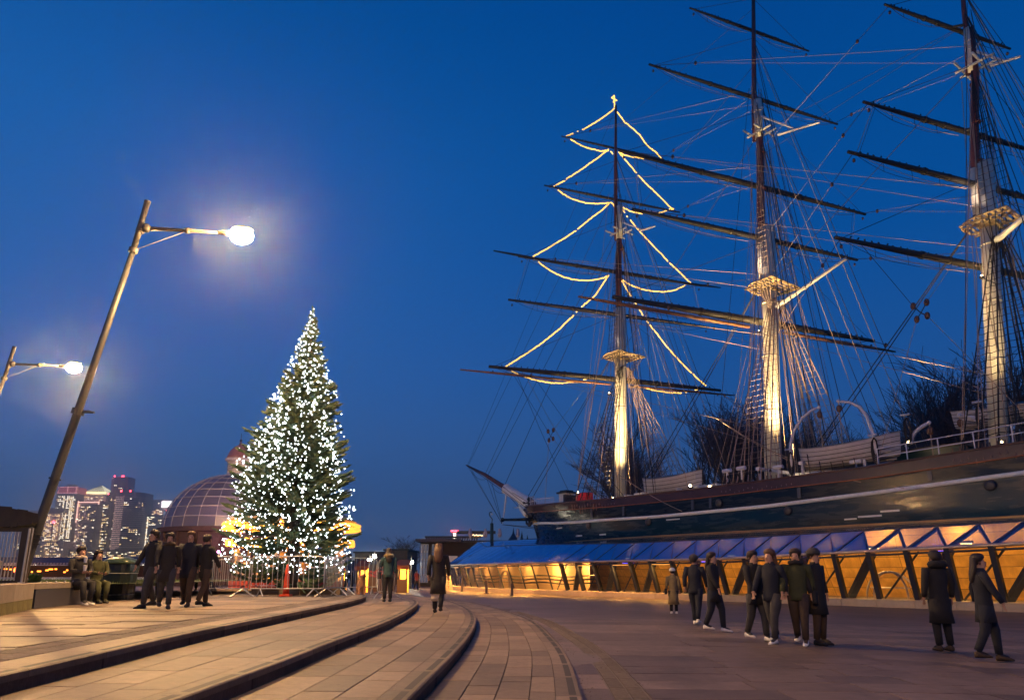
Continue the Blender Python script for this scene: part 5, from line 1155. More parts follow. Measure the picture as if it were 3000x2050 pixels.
# shelter with slatted roof at the frame edge
SHW = mat('shelter_wood', (.04, .028, .02), .7, var=.3, scale=3, bump=.2); sx_ = atY(0, 1600, 15.2).x
SHL = thing('slatted_shelter', 'dark timber shelter with barred sides and a heavy jagged roof', 'shelter', (sx_, 15.2, Z0 + .44))
zt_ = lambda y: atY(0, y, 15.2).z - Z0 - .44; xt_ = lambda x: atY(x, 1600, 15.2).x - sx_
for i, (x0, x1, y0, y1) in enumerate([(-30, 22, 1480, 1545), (24, 42, 1488, 1545), (44, 70, 1490, 1540), (70, 84, 1496, 1538), (86, 102, 1500, 1532)]):
    m = MB(); m.add([Vector((xt_(x0) - .74 * yy, yy, zt_(y1))) for yy in (0, 1.6)] + [Vector((xt_(x1) - .74 * yy, yy, zt_(y1) + .02)) for yy in (0, 1.6)] + [Vector((xt_(x0) - .06 - .74 * yy, yy, zt_(y0))) for yy in (0, 1.6)] + [Vector((xt_(x1) - .02 - .74 * yy, yy, zt_(y0) - .03)) for yy in (0, 1.6)], [(0, 2, 3, 1), (4, 5, 7, 6), (0, 4, 6, 2), (1, 3, 7, 5), (0, 1, 5, 4), (2, 6, 7, 3)]); m.build('roof_block', SHW, SHL)
bb = MB(); bb.tube([(0, 0, 0), (.04, 0, zt_(1545))], .013, 5, cap=False); me = bb.mesh('bar', STEEL)
for i in range(11): put(me, 'bar', SHL, (xt_(0) - .2 + i * .075, .1, 0))
m = MB(); m.box((xt_(66), .1, zt_(1545) / 2), (.16, .16, zt_(1545))); m.build('corner_post', SHW, SHL); m = MB(); m.bar((xt_(-20), .1, .08), (xt_(60), .1, .08), .05); m.bar((xt_(-20), .1, zt_(1550)), (xt_(80), .1, zt_(1550)), .08); m.build('rail', SHW, SHL)
# litter bin
bg_ = atZ(343, 1757, Z0); bg_.x -= .0; BIN = thing('litter_bin', 'large dark green litter bin with a domed top and side openings', 'litter bin', (atY(343, 1757, bg_.y + .3).x, bg_.y + .3, Z0)); BG = mat('bin_green', (.007, .014, .009), .35, var=.15)
kx = (bg_.y + .3) / F; hw = 43 * kx
def rr_(w_, d_, z, n=20): return [Vector((w_ * math.copysign(abs(math.cos(2 * PI * i / n)) ** .6, math.cos(2 * PI * i / n)), d_ * math.copysign(abs(math.sin(2 * PI * i / n)) ** .6, math.sin(2 * PI * i / n)), z)) for i in range(n)]
m = MB(); m.rings([rr_(hw * .88, hw * .8, 0), rr_(hw * .90, hw * .82, .08), rr_(hw * .97, hw * .86, .72)]); m.build('body', BG, BIN, smooth=False)
m = MB(); m.rings([rr_(hw * 1.02, hw * .9, .72), rr_(hw * 1.02, hw * .9, .78)]); m.build('collar_band', BG, BIN)
for z_ in (.14, .70): m = MB(); m.tube(rr_(hw * (.93 if z_ < .5 else 1.0), hw * (.84 if z_ < .5 else .9), z_), .010, 4, closed=True); m.build('trim_line', STEEL, BIN)
m = MB(); m.rings([rr_(hw * .8, hw * .7, .78), rr_(hw * .8, hw * .7, .95)]); m.build('dark_opening', BLACKP, BIN)
for x in (-1, 1):
    m = MB(); m.box((x * hw * .86, 0, .865), (hw * .22, hw * 1.2, .17)); m.build('hood_side', BG, BIN)
m = MB(); m.rings([rr_(hw * 1.04, hw * .92, .95), rr_(hw * 1.03, hw * .91, 1.0), rr_(hw * .85, hw * .74, 1.08), rr_(hw * .5, hw * .45, 1.13), rr_(hw * .1, hw * .1, 1.145)]); m.build('domed_lid', mat('bin_lid', (.03, .05, .025), .3), BIN, smooth=True)
m = MB(); m.ball((0, 0, 1.17), .035, 8, 5); m.build('finial', BG, BIN)
# ================================================================ FOOT TUNNEL DOME
DY = 52.; dc = atY(685, 1553, DY); DR = 190 / F * DY; dz = atY(685, 1393, DY).z - dc.z
DOM = thing('domed_rotunda', 'round brick rotunda with a white-ribbed glass dome and a louvred lantern on top', 'rotunda', (dc.x, DY, 0)); ZB = dc.z
BRK = mat('rotunda_brick', (.075, .04, .045), .8, var=.25, scale=9, bump=.2, rnd=.08); RIB = mat('dome_rib', (.55, .50, .52), .5)
GLD = glass_mat('dome_glass', (.55, .55, .62), .38, body=(.19, .17, .22), bw=.75, bump=.1, trans=(.6, .55, .65))
m = MB(); m.lathe([(DR * 1.0, Z0 - .1), (DR * 1.0, ZB - .35), (DR * 1.06, ZB - .3), (DR * 1.06, ZB)], n=40); m.build('brick_drum', BRK, DOM)
for k in range(10): a = -PI + PI * (k + .5) / 10; m = MB(); m.box((DR * 1.02 * math.cos(a), DR * 1.02 * math.sin(a), (ZB + Z0) / 2), (.5, .2, ZB - Z0 - .5), a + PI / 2); m.build('pilaster', BRK, DOM)
NM, NP = 26, 8
def dp(i, j, k=1.): a = 2 * PI * i / NM; e = math.asin(min(1, j / NP * .985)) if False else (j / NP) * 1.40; return Vector((DR * k * math.cos(e) * math.cos(a), DR * k * math.cos(e) * math.sin(a), ZB + dz * k * math.sin(e) * 1.01))
for i in range(NM):
    for j in range(NP):
        q = [dp(i, j), dp(i + 1, j), dp(i + 1, j + 1), dp(i, j + 1)]; c = sum(q, Vector()) / 4; m = MB(); m.add([(p - c) * .99 for p in q], [(0, 1, 2, 3)]); m.build('dome_pane', GLD, DOM, loc=c)
    m = MB(); m.tube([dp(i, j / 2, 1.004) for j in range(0, NP * 2 + 1)], .024, 4); m.build('dome_rib', RIB, DOM)
for j in range(1, NP + 1): m = MB(); m.tube([dp(i, j, 1.004) for i in range(NM)], .028, 4, closed=True); m.build('dome_ring', RIB, DOM)
zl = ZB + dz; lr = 33 / F * DY
m = MB(); zc = atY(685, 1345, DY).z; m.lathe([(lr * 1.15, zl - .25), (lr * 1.15, zl), (lr * .95, zl + .06), (lr * .9, zc - .25), (lr * 1.18, zc - .15), (lr * 1.22, zc)], n=16); L_ = m.build('lantern', mat('lantern_white', (.70, .62, .60), .6), DOM)
for k in range(8):
    a = PI / 8 + k * PI / 4
    for q in range(6): m = MB(); m.box((0, 0, 0), (lr * .5, .08, .07)); o = m.build('louvre', mat('louvre_grey', (.42, .36, .36), .6), L_, loc=(lr * .93 * math.cos(a), lr * .93 * math.sin(a), zl + .3 + q * .16), rz=a + PI / 2)
zt2 = atY(685, 1300, DY).z; m = MB(); m.lathe([(lr * 1.1, zc), (lr * 1.05, zc + .2), (lr * .85, zc + .6), (lr * .5, zc + .92), (lr * .2, zt2 - .12), (.1, zt2), (.05, zt2 + .2)], n=20); m.build('cupola', mat('cupola_copper', (.36, .16, .15), .45, var=.1), DOM, smooth=True); m = MB(); m.tube([(0, 0, zt2), (0, 0, atY(685, 1270, DY).z)], .02, 5); m.ball((0, 0, zt2 + .25), .1, 6, 4); m.build('finial', DARKST, DOM)
def ground_lamp(px, py, Y, lab, col, e, es=14, tgt=None):
    p = atY(px, py, Y); f = thing('ground_uplighter', lab, 'uplighter', p, 0); m = MB(); m.ball((0, 0, 0), .10, 8, 5); m.build('lens', mat('glow_%d%d%d' % tuple(int(c * 9) for c in col), col, .5, emit=col, es=es), f); m = MB(); m.lathe([(.12, -.2), (.14, -.06)], n=8); m.build('housing', DARKST, f)
    l = light('SPOT', 'spot_lamp', (0, 0, .12), e, col, f, size=.1, spot=120, blend=.9); l.rotation_euler = (Vector(tgt) - p).to_track_quat('-Z', 'Y').to_euler()
ground_lamp(640, 1616, 45, 'magenta uplighter on a short mast near the rotunda', (1, .3, .75), 160, 8, (dc.x + 1, DY, ZB + 4)); ground_lamp(566, 1615, 43, 'cyan uplighter in the crowd before the rotunda', (.1, .6, 1), 40, 8, (dc.x, DY, ZB)); ground_lamp(678, 1617, 44, 'blue-green uplighter left of the carousel', (.1, .75, .9), 40, 8, (dc.x + 3, DY, ZB))
l = light('SPOT', 'spot_lamp', (dc.x + 5, DY - 9, ZB - 1.5), 1100, (1, .62, .66), None, size=.2, target=(dc.x, DY, ZB + 4.5), spot=70, blend=.9)
f = thing('added_lantern_floodlight', 'floodlight on the carousel roof aimed at the rotunda lantern', 'floodlight', l.location - Vector((0, 0, .1)), 0); mm_ = MB(); mm_.box((0, 0, 0), (.16, .2, .12)); mm_.build('housing', DARKST, f); mm_ = MB(); mm_.tube([(0, 0, -3.6), (0, 0, 0)], .05, 6); mm_.build('pole', DARKST, f); l.parent = f; l.location = (-.4, 1.2, .7)  # added floodlight, brightens the dome and its lantern
# ================================================================ CAROUSEL
cc = atY(848, 1700, 37); CR = 182 / F * 37; CA = thing('carousel', 'fairground carousel with rows of yellow bulbs half hidden behind the Christmas tree', 'carousel', (cc.x, 37, Z0))
YEL = mat('carousel_glow', (1, .7, .2), .5, emit=(1, .38, .04), es=1.9); RED = mat('carousel_red', (.45, .08, .05), .4)
zc1 = atY(848, 1545, 37).z - Z0; zc2 = atY(848, 1592, 37).z - Z0
m = MB(); m.lathe([(CR * .9, 0), (CR * .9, .35), (0.01, .36)], n=32); m.build('platform', RED, CA)
m = MB(); m.lathe([(CR, zc1 + .3), (CR * .55, zc1 + 1.2), (.3, zc1 + 1.9), (.02, zc1 + 2.2)], n=24); m.build('tent_roof', mat('tent_cream', (.5, .4, .28), .7), CA)
m = MB(); m.lathe([(CR * .3, .35), (CR * .3, zc1)], n=16); m.build('centre_drum', mat('drum_gold', (.5, .3, .08), .4, metal=.3), CA)
for i in range(14):
    a = 2 * PI * i / 14; m = MB(); m.box((0, 0, 0), (CR * .43, .08, .30)); o = m.build('rounding_board', mat('board_red', (.35, .05, .04), .4), CA, loc=(CR * math.cos(a), CR * math.sin(a), zc1), rz=a + PI / 2)
    q = MB()
    for r_ in (-.1, .1):
        for k in range(9): q.ball((-CR * .2 + k * CR * .05, -.07 if True else 0, r_), .095, 5, 3); q.ball((-CR * .2 + k * CR * .05, .07, r_), .095, 5, 3)
    q.build('bulbs', YEL, o)['kind'] = 'stuff'
    a += .1; q = MB(); q.tube([(CR * .8 * math.cos(a), CR * .8 * math.sin(a), .35), (CR * .8 * math.cos(a), CR * .8 * math.sin(a), zc1)], .03, 5); q.build('pole', GOLD, CA)
    h = MB(); c = Vector((CR * .8 * math.cos(a), CR * .8 * math.sin(a), 1.15 + .2 * math.sin(i * 2))); tt = Vector((-math.sin(a), math.cos(a), 0))
    h.tube([c - tt * .5, c - tt * .2, c + tt * .25, c + tt * .5 + Vector((0, 0, .3)), c + tt * .62 + Vector((0, 0, .5)), c + tt * .85 + Vector((0, 0, .42))], [.12, .2, .19, .12, .11, .06], 8)
    for s_ in (-.35, -.25, .25, .38): h.tube([c + tt * s_, c + tt * (s_ + .08) - Vector((0, 0, .35)), c + tt * (s_ - .1) - Vector((0, 0, .55))], [.07, .045, .035], 5)
    h.build('wooden_horse', mat('horse_cream', (.6, .5, .4), .4), CA, smooth=True)
q = MB()
for i in range(72): a = 2 * PI * i / 72; q.ball((CR * .95 * math.cos(a), CR * .95 * math.sin(a), zc2 + .08 * math.sin(i * 1.7)), .13, 5, 3)
q.build('inner_bulbs', YEL, CA)['kind'] = 'stuff'
m = MB(); m.tube([(CR * .95 * math.cos(a_ / 10), CR * .95 * math.sin(a_ / 10), zc2 + .05) for a_ in range(63)], .06, 5, closed=True); m.build('bulb_hoop', GOLD, CA)
light('POINT', 'point_lamp', (0, 0, zc1 - .5), 420, (1, .5, .12), CA, size=.6); light('POINT', 'point_lamp', (CR * .5, -CR * .6, zc2 - .6), 170, (1, .5, .12), CA, size=.4); light('POINT', 'point_lamp', (-CR * .6, -CR * .5, zc2 - .6), 170, (1, .45, .12), CA, size=.4)
# ================================================================ SKYLINE
SKY_Y = 2000.
WINM = {'warm': mat('window_warm', (1, .8, .5), .5, emit=(1, .62, .25), es=5), 'white': mat('window_white', (1, 1, 1), .5, emit=(1, .85, .62), es=7), 'dim': mat('window_dim_facade_light', (.6, .4, .4), .5, emit=(.42, .24, .20), es=2.6), 'blue': mat('window_blue', (.3, .5, .8), .5, emit=(.12, .30, .62), es=.6)}  # dim panes also stand in for city light falling on the facades
REDL = mat('aviation_red', (1, .1, .1), .5, emit=(1, .05, .08), es=18); BL_ = {'navy': mat('tower_navy', (.035, .055, .10), .4, var=.2, scale=.02), 'pink': mat('tower_stone', (.5, .36, .38), .6, var=.1, scale=.02), 'grey': mat('tower_grey', (.17, .16, .20), .5, var=.15, scale=.02), 'dark': mat('tower_dark', (.05, .05, .07), .5)}
R_ = random.Random(77)
def zpx(x, y): return x / 4.469, 1380 + y / 4.469
def tower(lab, x0, x1, yt, body, wins, Y=SKY_Y, dens=.3, fl=4., ww=3., depth=40, lean=0, curved=False, bands=None, name='tower_block', cat='skyscraper', base=None, mix=(('warm', .6), ('white', .25), ('dim', .15))):
    (a, t), (b, _) = zpx(x0, yt), zpx(x1, yt); A, B = atY(a, t, Y), atY(b, t, Y); w_ = B.x - A.x; h = A.z; cx = (A.x + B.x) / 2
    T = thing(name, lab, cat, (cx, Y, 0), 0, 'riverside towers on the skyline'); m = MB()
    if curved:
        prof = [(w_ / 2 * math.cos(q), -w_ * .35 * math.sin(q)) for q in [i * PI / 16 for i in range(17)]] + [(-w_ / 2, depth), (w_ / 2, depth)]; m.prism(prof[::-1], 0, h)
    else: m.box((0, depth / 2, h / 2), (w_, depth, h))
    m.build('wall', BL_[body], T); tot = {}
    nf = int((h - 3) / fl); nw = max(2, int(w_ / (ww * 1.6)))
    for f_ in range(1, nf):
        run = 0
        for k in range(nw):
            run = run - 1 if run > 0 else (R_.randint(1, 4) if R_.random() < dens * .55 else 0)
            if run > 0 or (wins and wins(f_ / nf, k / nw)):
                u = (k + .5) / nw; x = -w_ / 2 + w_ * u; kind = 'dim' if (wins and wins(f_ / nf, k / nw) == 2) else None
                if not kind:
                    r = R_.random(); s_ = 0
                    for kn, pr in mix:
                        s_ += pr
                        if r < s_: kind = kn; break
                    else: kind = 'warm'
                mb = tot.setdefault(kind, MB()); y_ = -.4
                if curved: q_ = math.acos(max(-1, min(1, 2 * x / w_))); y_ = -w_ * .35 * math.sin(q_) - .6
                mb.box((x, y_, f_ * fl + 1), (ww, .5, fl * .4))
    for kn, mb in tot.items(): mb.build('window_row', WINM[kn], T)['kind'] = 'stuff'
    if bands:
        mb = MB()
        for f_ in range(1, nf):
            if curved: mb.tube([(w_ / 2 * 1.03 * math.cos(q), -w_ * .36 * math.sin(q), f_ * fl * 1.0) for q in [i * PI / 12 for i in range(13)]], .7, 4)
            else: mb.box((0, -.6, f_ * fl - .6), (w_ + 1, 1.2, 1.0))
        mb.build('balcony_band', BL_[bands], T)['kind'] = 'stuff'
    return T, w_, h
# far rows first
tower('low dark riverside block at the foot of the towers, farthest toward the shelter', 330, 560, 990, 'grey', None, 1900, .5, name='office_block', cat='building'); tower('wide pale riverside block with many lit floors', 540, 840, 910, 'pink', None, 1910, .7, name='office_block', cat='building'); tower('long low dark block behind the litter bin', 900, 1500, 1020, 'dark', None, 1890, .4, name='office_block', cat='building'); tower('low dark block under the curved tower', 1500, 2250, 1010, 'dark', None, 1890, .35, name='office_block', cat='building')
tower('dark hazy block behind the leaning lamp pole', 250, 620, 515, 'navy', None, 2150, .1)
T, w_, h = tower('tan office tower with a dark flat roof beside the lamp pole', 600, 790, 540, 'pink', lambda f, k: 1 if (f > .45 and R_.random() < .5) else (2 if R_.random() < .45 else 0), 2000, .3)
m = MB(); m.box((0, 20, h + 6), (w_ + 30, 60, 12)); m.build('flat_roof', BL_['dark'], T)
T, w_, h = tower('unfinished tower with a red-lit crown and bright working lights', 745, 1000, 290, 'dark', lambda f, k: 1 if (f > .45 and (.3 < k < .42 or .5 < k < .62 or .72 < k < .86)) else 0, 2010, .35, mix=(('white', .8), ('warm', .2)), bands='grey')
m = MB(); m.box((4, 18, h + 9), (w_ * 1.05, 42, 18)); m.build('crown_box', mat('crown_redbox', (.25, .05, .06), .5, emit=(.5, .06, .07), es=.7), T); m = MB()
for x in (-w_ * .48, 0, w_ * .44): m.box((x + 4, -4, h + 9), (2.2, 1, 18))
for z_ in (h + .8, h + 18): m.box((4, -4, z_), (w_ * 1.05, 1, 2))
m.build('crown_frame', mat('crown_pink', (.7, .4, .4), .5, emit=(.8, .35, .35), es=1.3), T)
for i in range(5): m = MB(); m.box((-10 + i * 7, 10, h + 21 + (i % 2) * 2), (5, 8, 6 + (i % 3) * 3)); m.build('roof_plant', BL_['dark'], T)
tower('dark blue block between the unfinished tower and the pyramid tower', 830, 960, 580, 'navy', None, 2020, .5); tower('dark blue slab squeezed beside the unfinished tower', 950, 1010, 500, 'navy', None, 2030, .35)
# pyramid tower
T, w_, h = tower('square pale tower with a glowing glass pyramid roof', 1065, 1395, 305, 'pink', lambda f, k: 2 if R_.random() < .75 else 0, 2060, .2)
m = MB(); za = atY(1275 / 4.469, 1417, 2060).z; hw = w_ * .46; m.add([(-hw, -2, h + 6), (hw, -2, h + 6), (hw, 2 * hw, h + 6), (-hw, 2 * hw, h + 6), (0, hw, za)], [(0, 1, 4), (1, 2, 4), (2, 3, 4), (3, 0, 4), (3, 2, 1, 0)]); m.build('pyramid_roof', mat('pyramid_glass', (.6, .6, .45), .5, emit=(.62, .56, .34), es=2.6), T)
m = MB()
for k in range(1, 9): q = k / 9; m.bar((-hw * (1 - q), -2.5 + hw * q, h + 6 + (za - h - 6) * q), (hw * (1 - q), -2.5 + hw * q, h + 6 + (za - h - 6) * q), .7)
for k in range(-4, 5): m.bar((hw * k / 4.5, -2.6, h + 6), (0, hw - 1, za), .6)
m.build('pyramid_ribs', BL_['grey'], T); m = MB(); m.box((0, -2.4, h + 5), (w_ * .95, 2, 5)); m.build('light_band', mat('band_gold', (1, .8, .4), .5, emit=(1, .66, .25), es=6), T)
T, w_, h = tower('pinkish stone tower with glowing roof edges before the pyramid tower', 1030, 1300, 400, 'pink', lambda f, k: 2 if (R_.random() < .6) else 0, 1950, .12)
m = MB()
for x in (-w_ * .5, w_ * .5): m.box((x, -1.6, h * .86), (2.5, 1, h * .3))
m.box((0, -1.6, h - 1), (w_, 1, 2.5)); m.build('edge_lights', mat('edge_pink', (1, .6, .5), .5, emit=(1, .55, .42), es=3), T)
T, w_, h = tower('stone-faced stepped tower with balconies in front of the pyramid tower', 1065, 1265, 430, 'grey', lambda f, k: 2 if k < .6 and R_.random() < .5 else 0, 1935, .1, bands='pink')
tower('dark navy tower flanking the pyramid tower', 1290, 1450, 400, 'navy', None, 1970, .55)
T, w_, h = tower('tall dark blue tower topped with red aviation lamps', 1500, 1680, 75, 'navy', lambda f, k: 1 if (.3 < k < .36 and f > .5) else 0, 2040, .10)
for x in (-w_ * .45, w_ * .1, w_ * .2): m = MB(); m.ball((x, -3, h + 2), 2.2, 8, 5); m.build('aviation_lamp', REDL, T)
m = MB(); m.box((-w_ * .58, 10, h * .85), (w_ * .2, 20, h * .28)); m.build('pale_wing', BL_['pink'], T)
tower('broad dark blue tower with scattered yellow windows', 1430, 1580, 275, 'navy', None, 1990, .3)
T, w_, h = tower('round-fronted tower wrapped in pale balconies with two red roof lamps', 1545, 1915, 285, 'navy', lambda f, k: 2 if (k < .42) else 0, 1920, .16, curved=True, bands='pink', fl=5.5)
for x in (-w_ * .22, w_ * .1): m = MB(); m.ball((x, -w_ * .3, h + 3), 2.4, 8, 5); m.build('aviation_lamp', REDL, T)
T, w_, h = tower('wide flat-topped office tower with a bright blank sign at its top corner', 1925, 2245, 370, 'pink', lambda f, k: 1 if (.55 < f < .86 and R_.random() < .8) else 0, 2080, .15, mix=(('dim', .5), ('warm', .3), ('white', .2)))
m = MB(); m.box((w_ * .34, -2, h - 14), (30, 2, 18)); m.build('bright_sign', mat('sign_white', (1, 1, 1), .5, emit=(1, .92, .9), es=4), T)
tower('dark lower block with a bright dotted column of lights', 1880, 2200, 570, 'grey', lambda f, k: 1 if (.15 < k < .2 or .33 < k < .38) else 0, 1940, .25, mix=(('white', .7), ('warm', .3)))
T, w_, h = tower('slim block with a blue-lit top storey beside the dome', 2140, 2230, 520, 'navy', None, 1925, .1); m = MB(); m.box((0, -2, h - 10), (w_ * .7, 2, 14)); m.build('blue_sign', mat('sign_cyan', (.1, .5, .9), .5, emit=(.05, .5, .9), es=.8), T); m = MB(); m.ball((0, -2, h + 2), 1.8, 6, 4); m.build('aviation_lamp', REDL, T)
# tower cranes
for x, y0_, y1_, lab in ((768, 100, 620, 'tower crane beside the leaning lamp pole'), (1420, 300, 700, 'slender lattice crane between the pyramid tower and the dark blue tower')):
    a, t = zpx(x, y0_); A = atY(a, t, 1960); T = thing('tower_crane', lab, 'crane', (A.x, 1960, 0), 0); m = MB(); n = 24
    for k in range(n):
        za_, zb_ = A.z * k / n, A.z * (k + 1) / n; m.bar((-1.4, 0, za_), (1.4, 0, zb_), .45); m.bar((-1.4, 0, za_), (-1.4, 0, zb_), .5); m.bar((1.4, 0, za_), (1.4, 0, zb_), .5)
    m.build('mast', BL_['grey'], T); m = MB(); m.bar((0, 0, A.z * .86), (18, 0, A.z * 1.05), 1.4); m.bar((0, 0, A.z * .86), (-8, 0, A.z * .9), 2); m.build('jib', BL_['grey'], T); m = MB(); m.ball((0, 0, A.z + 1), 2, 6, 4); m.build('aviation_lamp', REDL, T)
p_ = zpx(700, 665); A = atY(p_[0], p_[1], 1900); T = thing('tower_crane', 'short crane with a large red lamp before the tan tower', 'crane', (A.x, 1900, 0)); m = MB(); m.bar((0, 0, 0), (0, 0, A.z), 2.2); m.build('mast', BL_['grey'], T); m = MB(); m.ball((0, 0, A.z), 4, 8, 5); m.build('aviation_lamp', REDL, T)
# distant round tower with red crown, right of the carousel
A = atY(1332, 1552, 1600); T = thing('tower_block', 'distant lit tower with a red crown above the pergola roof', 'skyscraper', (A.x, 1600, 0), 0, 'riverside towers on the skyline'); m = MB(); m.box((0, 10, A.z / 2), (14, 20, A.z)); m.build('wall', BL_['navy'], T); m = MB(); m.box((0, -1, A.z - 2), (16, 3, 3)); m.build('crown_light', REDL, T); m = MB()
for k in range(9): m.box((0, -1, A.z - 8 - k * 5), (6, 1, 3))
m.build('window_row', WINM['white'], T)
# ================================================================ RIVERSIDE AND BUILDINGS BEYOND THE SQUARE
PB = thing('pier_building', 'long low pier building with a blue roof, white lattice fascia and orange lamps', 'pier building', (-52, 74, 0)); zr0, zr1, zr2, zr3 = [atY(150, y, 74).z for y in (1690, 1656, 1648, 1632)]
m = MB(); m.box((0, 6, (zr0 + zr1) / 2), (34, 10, zr1 - zr0)); m.build('wall', mat('pier_wall', (.05, .03, .03), .7), PB); m = MB(); m.box((0, 5.5, (zr2 + zr3) / 2), (36, 13, zr3 - zr2)); m.build('roof', mat('pier_roof', (.03, .08, .22), .5), PB)
m = MB()
for i in range(110): x = -18 + i * .33; m.bar((x, -1.1, zr1), (x + .16, -1.1, zr2), .07); m.bar((x + .16, -1.1, zr1), (x, -1.1, zr2), .05)
m.build('lattice_fascia', mat('lattice_white', (.6, .6, .7), .5), PB)['kind'] = 'stuff'; m = MB()
for i in range(60): m.box((-17.5 + i * .6 + R_.uniform(-.2, .2), -.1, zr1 - .25 - R_.random() * .5), (R_.uniform(.1, .4), .1, .14))
m.build('orange_lamps', mat('pier_glow', (1, .4, .05), .5, emit=(1, .26, .03), es=5), PB)['kind'] = 'stuff'
gl_ = MB(); gl_.box((-35, 40, Z0 + .1), (26, 14, .3)); tag(gl_.build('lawn', GRASS), kind='structure')
light('POINT', 'point_lamp', (0, -4, zr1 - .5), 300, (1, .4, .08), PB, size=.5)
rl = thing('red_beacon', 'small red lamp glowing behind the shelter bars', 'lamp', atY(50, 1669, 40)); m = MB(); m.ball((0, 0, 0), .17, 8, 5); m.build('lens', mat('beacon_glow', (1, .2, .05), .5, emit=(1, .1, .02), es=14), rl); m = MB(); m.tube([(0, 0, -1.2), (0, 0, -.1)], .05, 6); m.build('post', DARKST, rl)
def bldg(lab, x0, x1, yt, Y, m_, depth=10, name='building', y_b=None):
    A, B = atY(x0, yt, Y), atY(x1, yt, Y); T = thing(name, lab, 'building', ((A.x + B.x) / 2, Y, 0)); w_, h = B.x - A.x, A.z; m = MB(); m.box((0, depth / 2, h / 2 - .3), (w_, depth, h + .6)); m.build('wall', m_, T); m = MB(); m.box((0, depth / 2, h + .1), (w_ + .5, depth + .5, .25)); m.build('roof', mat('roof_dark', (.04, .035, .04), .7), T); return T, w_, h
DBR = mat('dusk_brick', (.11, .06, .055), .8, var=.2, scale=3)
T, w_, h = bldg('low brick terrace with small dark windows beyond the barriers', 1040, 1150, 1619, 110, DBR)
for i in range(8):
    for j in range(2): m = MB(); m.box((-w_ / 2 + (i + .5) * w_ / 8, -.05, 1.4 + j * 1.9), (.35, .12, .9)); f_ = m.build('window', mat('dull_pane', (.10, .10, .16), .2), T)
T, w_, h = bldg('taller plain brick block behind the far street lamps', 1128, 1194, 1612, 100, DBR)
for i in range(3): m = MB(); m.box((-w_ / 2 + (i + .5) * w_ / 3, -.05, 2.6), (.6, .12, .7)); m.build('window', mat('dull_pane', (.10, .10, .16), .2), T)
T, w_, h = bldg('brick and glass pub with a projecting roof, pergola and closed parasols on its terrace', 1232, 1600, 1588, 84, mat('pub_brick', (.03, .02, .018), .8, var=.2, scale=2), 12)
A = atY(1225, 1582, 84); B = atY(1345, 1582, 84); cx_ = (atY(1232, 1588, 84).x + atY(1600, 1588, 84).x) / 2; x_ = lambda px: atY(px, 1600, 84).x - cx_
m = MB(); m.box(((x_(1224) + x_(1352)) / 2, -.8, h + .15), (x_(1352) - x_(1224), 3.2, .3)); m.build('projecting_roof', mat('roof_pale', (.10, .08, .08), .7), T)
for i, (a, b) in enumerate([(1232, 1240), (1241, 1248), (1249, 1256), (1266, 1273)]):
    for j in range(5):
        z0_, z1_ = .4 + j * (h - .6) / 5, .4 + (j + 1) * (h - .6) / 5; fr = MB(); fr.box(((x_(a) + x_(b)) / 2, -.12, (z0_ + z1_) / 2), (x_(b) - x_(a), .16, z1_ - z0_ - .04)); o = fr.build('window_frame', mat('pub_frame', (.35, .36, .42), .5), T)
        g = MB(); g.box(((x_(a) + x_(b)) / 2, -.22, (z0_ + z1_) / 2), (x_(b) - x_(a) - .12, .04, z1_ - z0_ - .16)); g.build('pane', mat('pub_pane', (.06, .08, .12), .12, emit=(.10, .16, .30), es=.35 + .3 * (j % 2)), o)
m = MB(); m.box((x_(1318), -.1, h * .62), (x_(1345) - x_(1300), .2, .7)); m.build('lit_fascia', mat('fascia_pale', (.5, .4, .38), .6, emit=(.5, .35, .3), es=.25), T)
pg = MB(); zz_ = atY(1300, 1573, 84).z
for x in range(1250, 1400, 7): pg.bar((x_(x), -.5, h), (x_(x), -.5, zz_), .12); pg.bar((x_(x), -.5, h + .2), (x_(x + 5), -.5, zz_), .07)
pg.bar((x_(1246), -.5, zz_), (x_(1410), -.5, zz_), .22); pg.build('pergola', DARKST, T)
for i, px in enumerate((1377, 1422, 1464, 1517)):
    t = thing('closed_parasol', ['closed pale parasol on the pub terrace beside the small terrace lights', 'second closed parasol on the pub terrace, next to the crook lamp', 'third closed parasol, between the crook lamp and the ship bow', 'closed parasol nearest the ship bow on the pub terrace'][i], 'parasol', (atY(px, 1583, 83).x, 83, h + .25), 0, 'closed parasols on the terrace'); zt_2 = atY(px, 1547, 83).z - h - .25
    m = MB(); m.lathe([(.16, .3), (.27, .7), (.22, zt_2 * .6), (.16, zt_2 * .92), (.04, zt_2)], n=10); m.build('canopy', mat('parasol_cloth', (.55, .45, .45), .8, var=.1), t, smooth=True); m = MB(); m.tube([(0, 0, 0), (0, 0, .5)], .05, 6); m.build('pole', WHITE, t)
t = thing('terrace_lights', 'row of small yellow lamps under the terrace roof', 'string lights', (atY(1395, 1567, 83.2).x, 83.2, atY(1395, 1567, 83.2).z)); m = MB()
for i in range(7): m.ball((-.55 + i * .2 + R_.uniform(-.04, .04), 0, R_.uniform(-.08, .05)), .06, 5, 3)
m.build('bulbs', mat('terrace_glow', (1, .7, .3), .5, emit=(1, .6, .2), es=8), t); bt = MB(); bt.box((0, .6, .35), (4.5, 1.2, .3)); bt.build('roof_edge', DARKST, t)
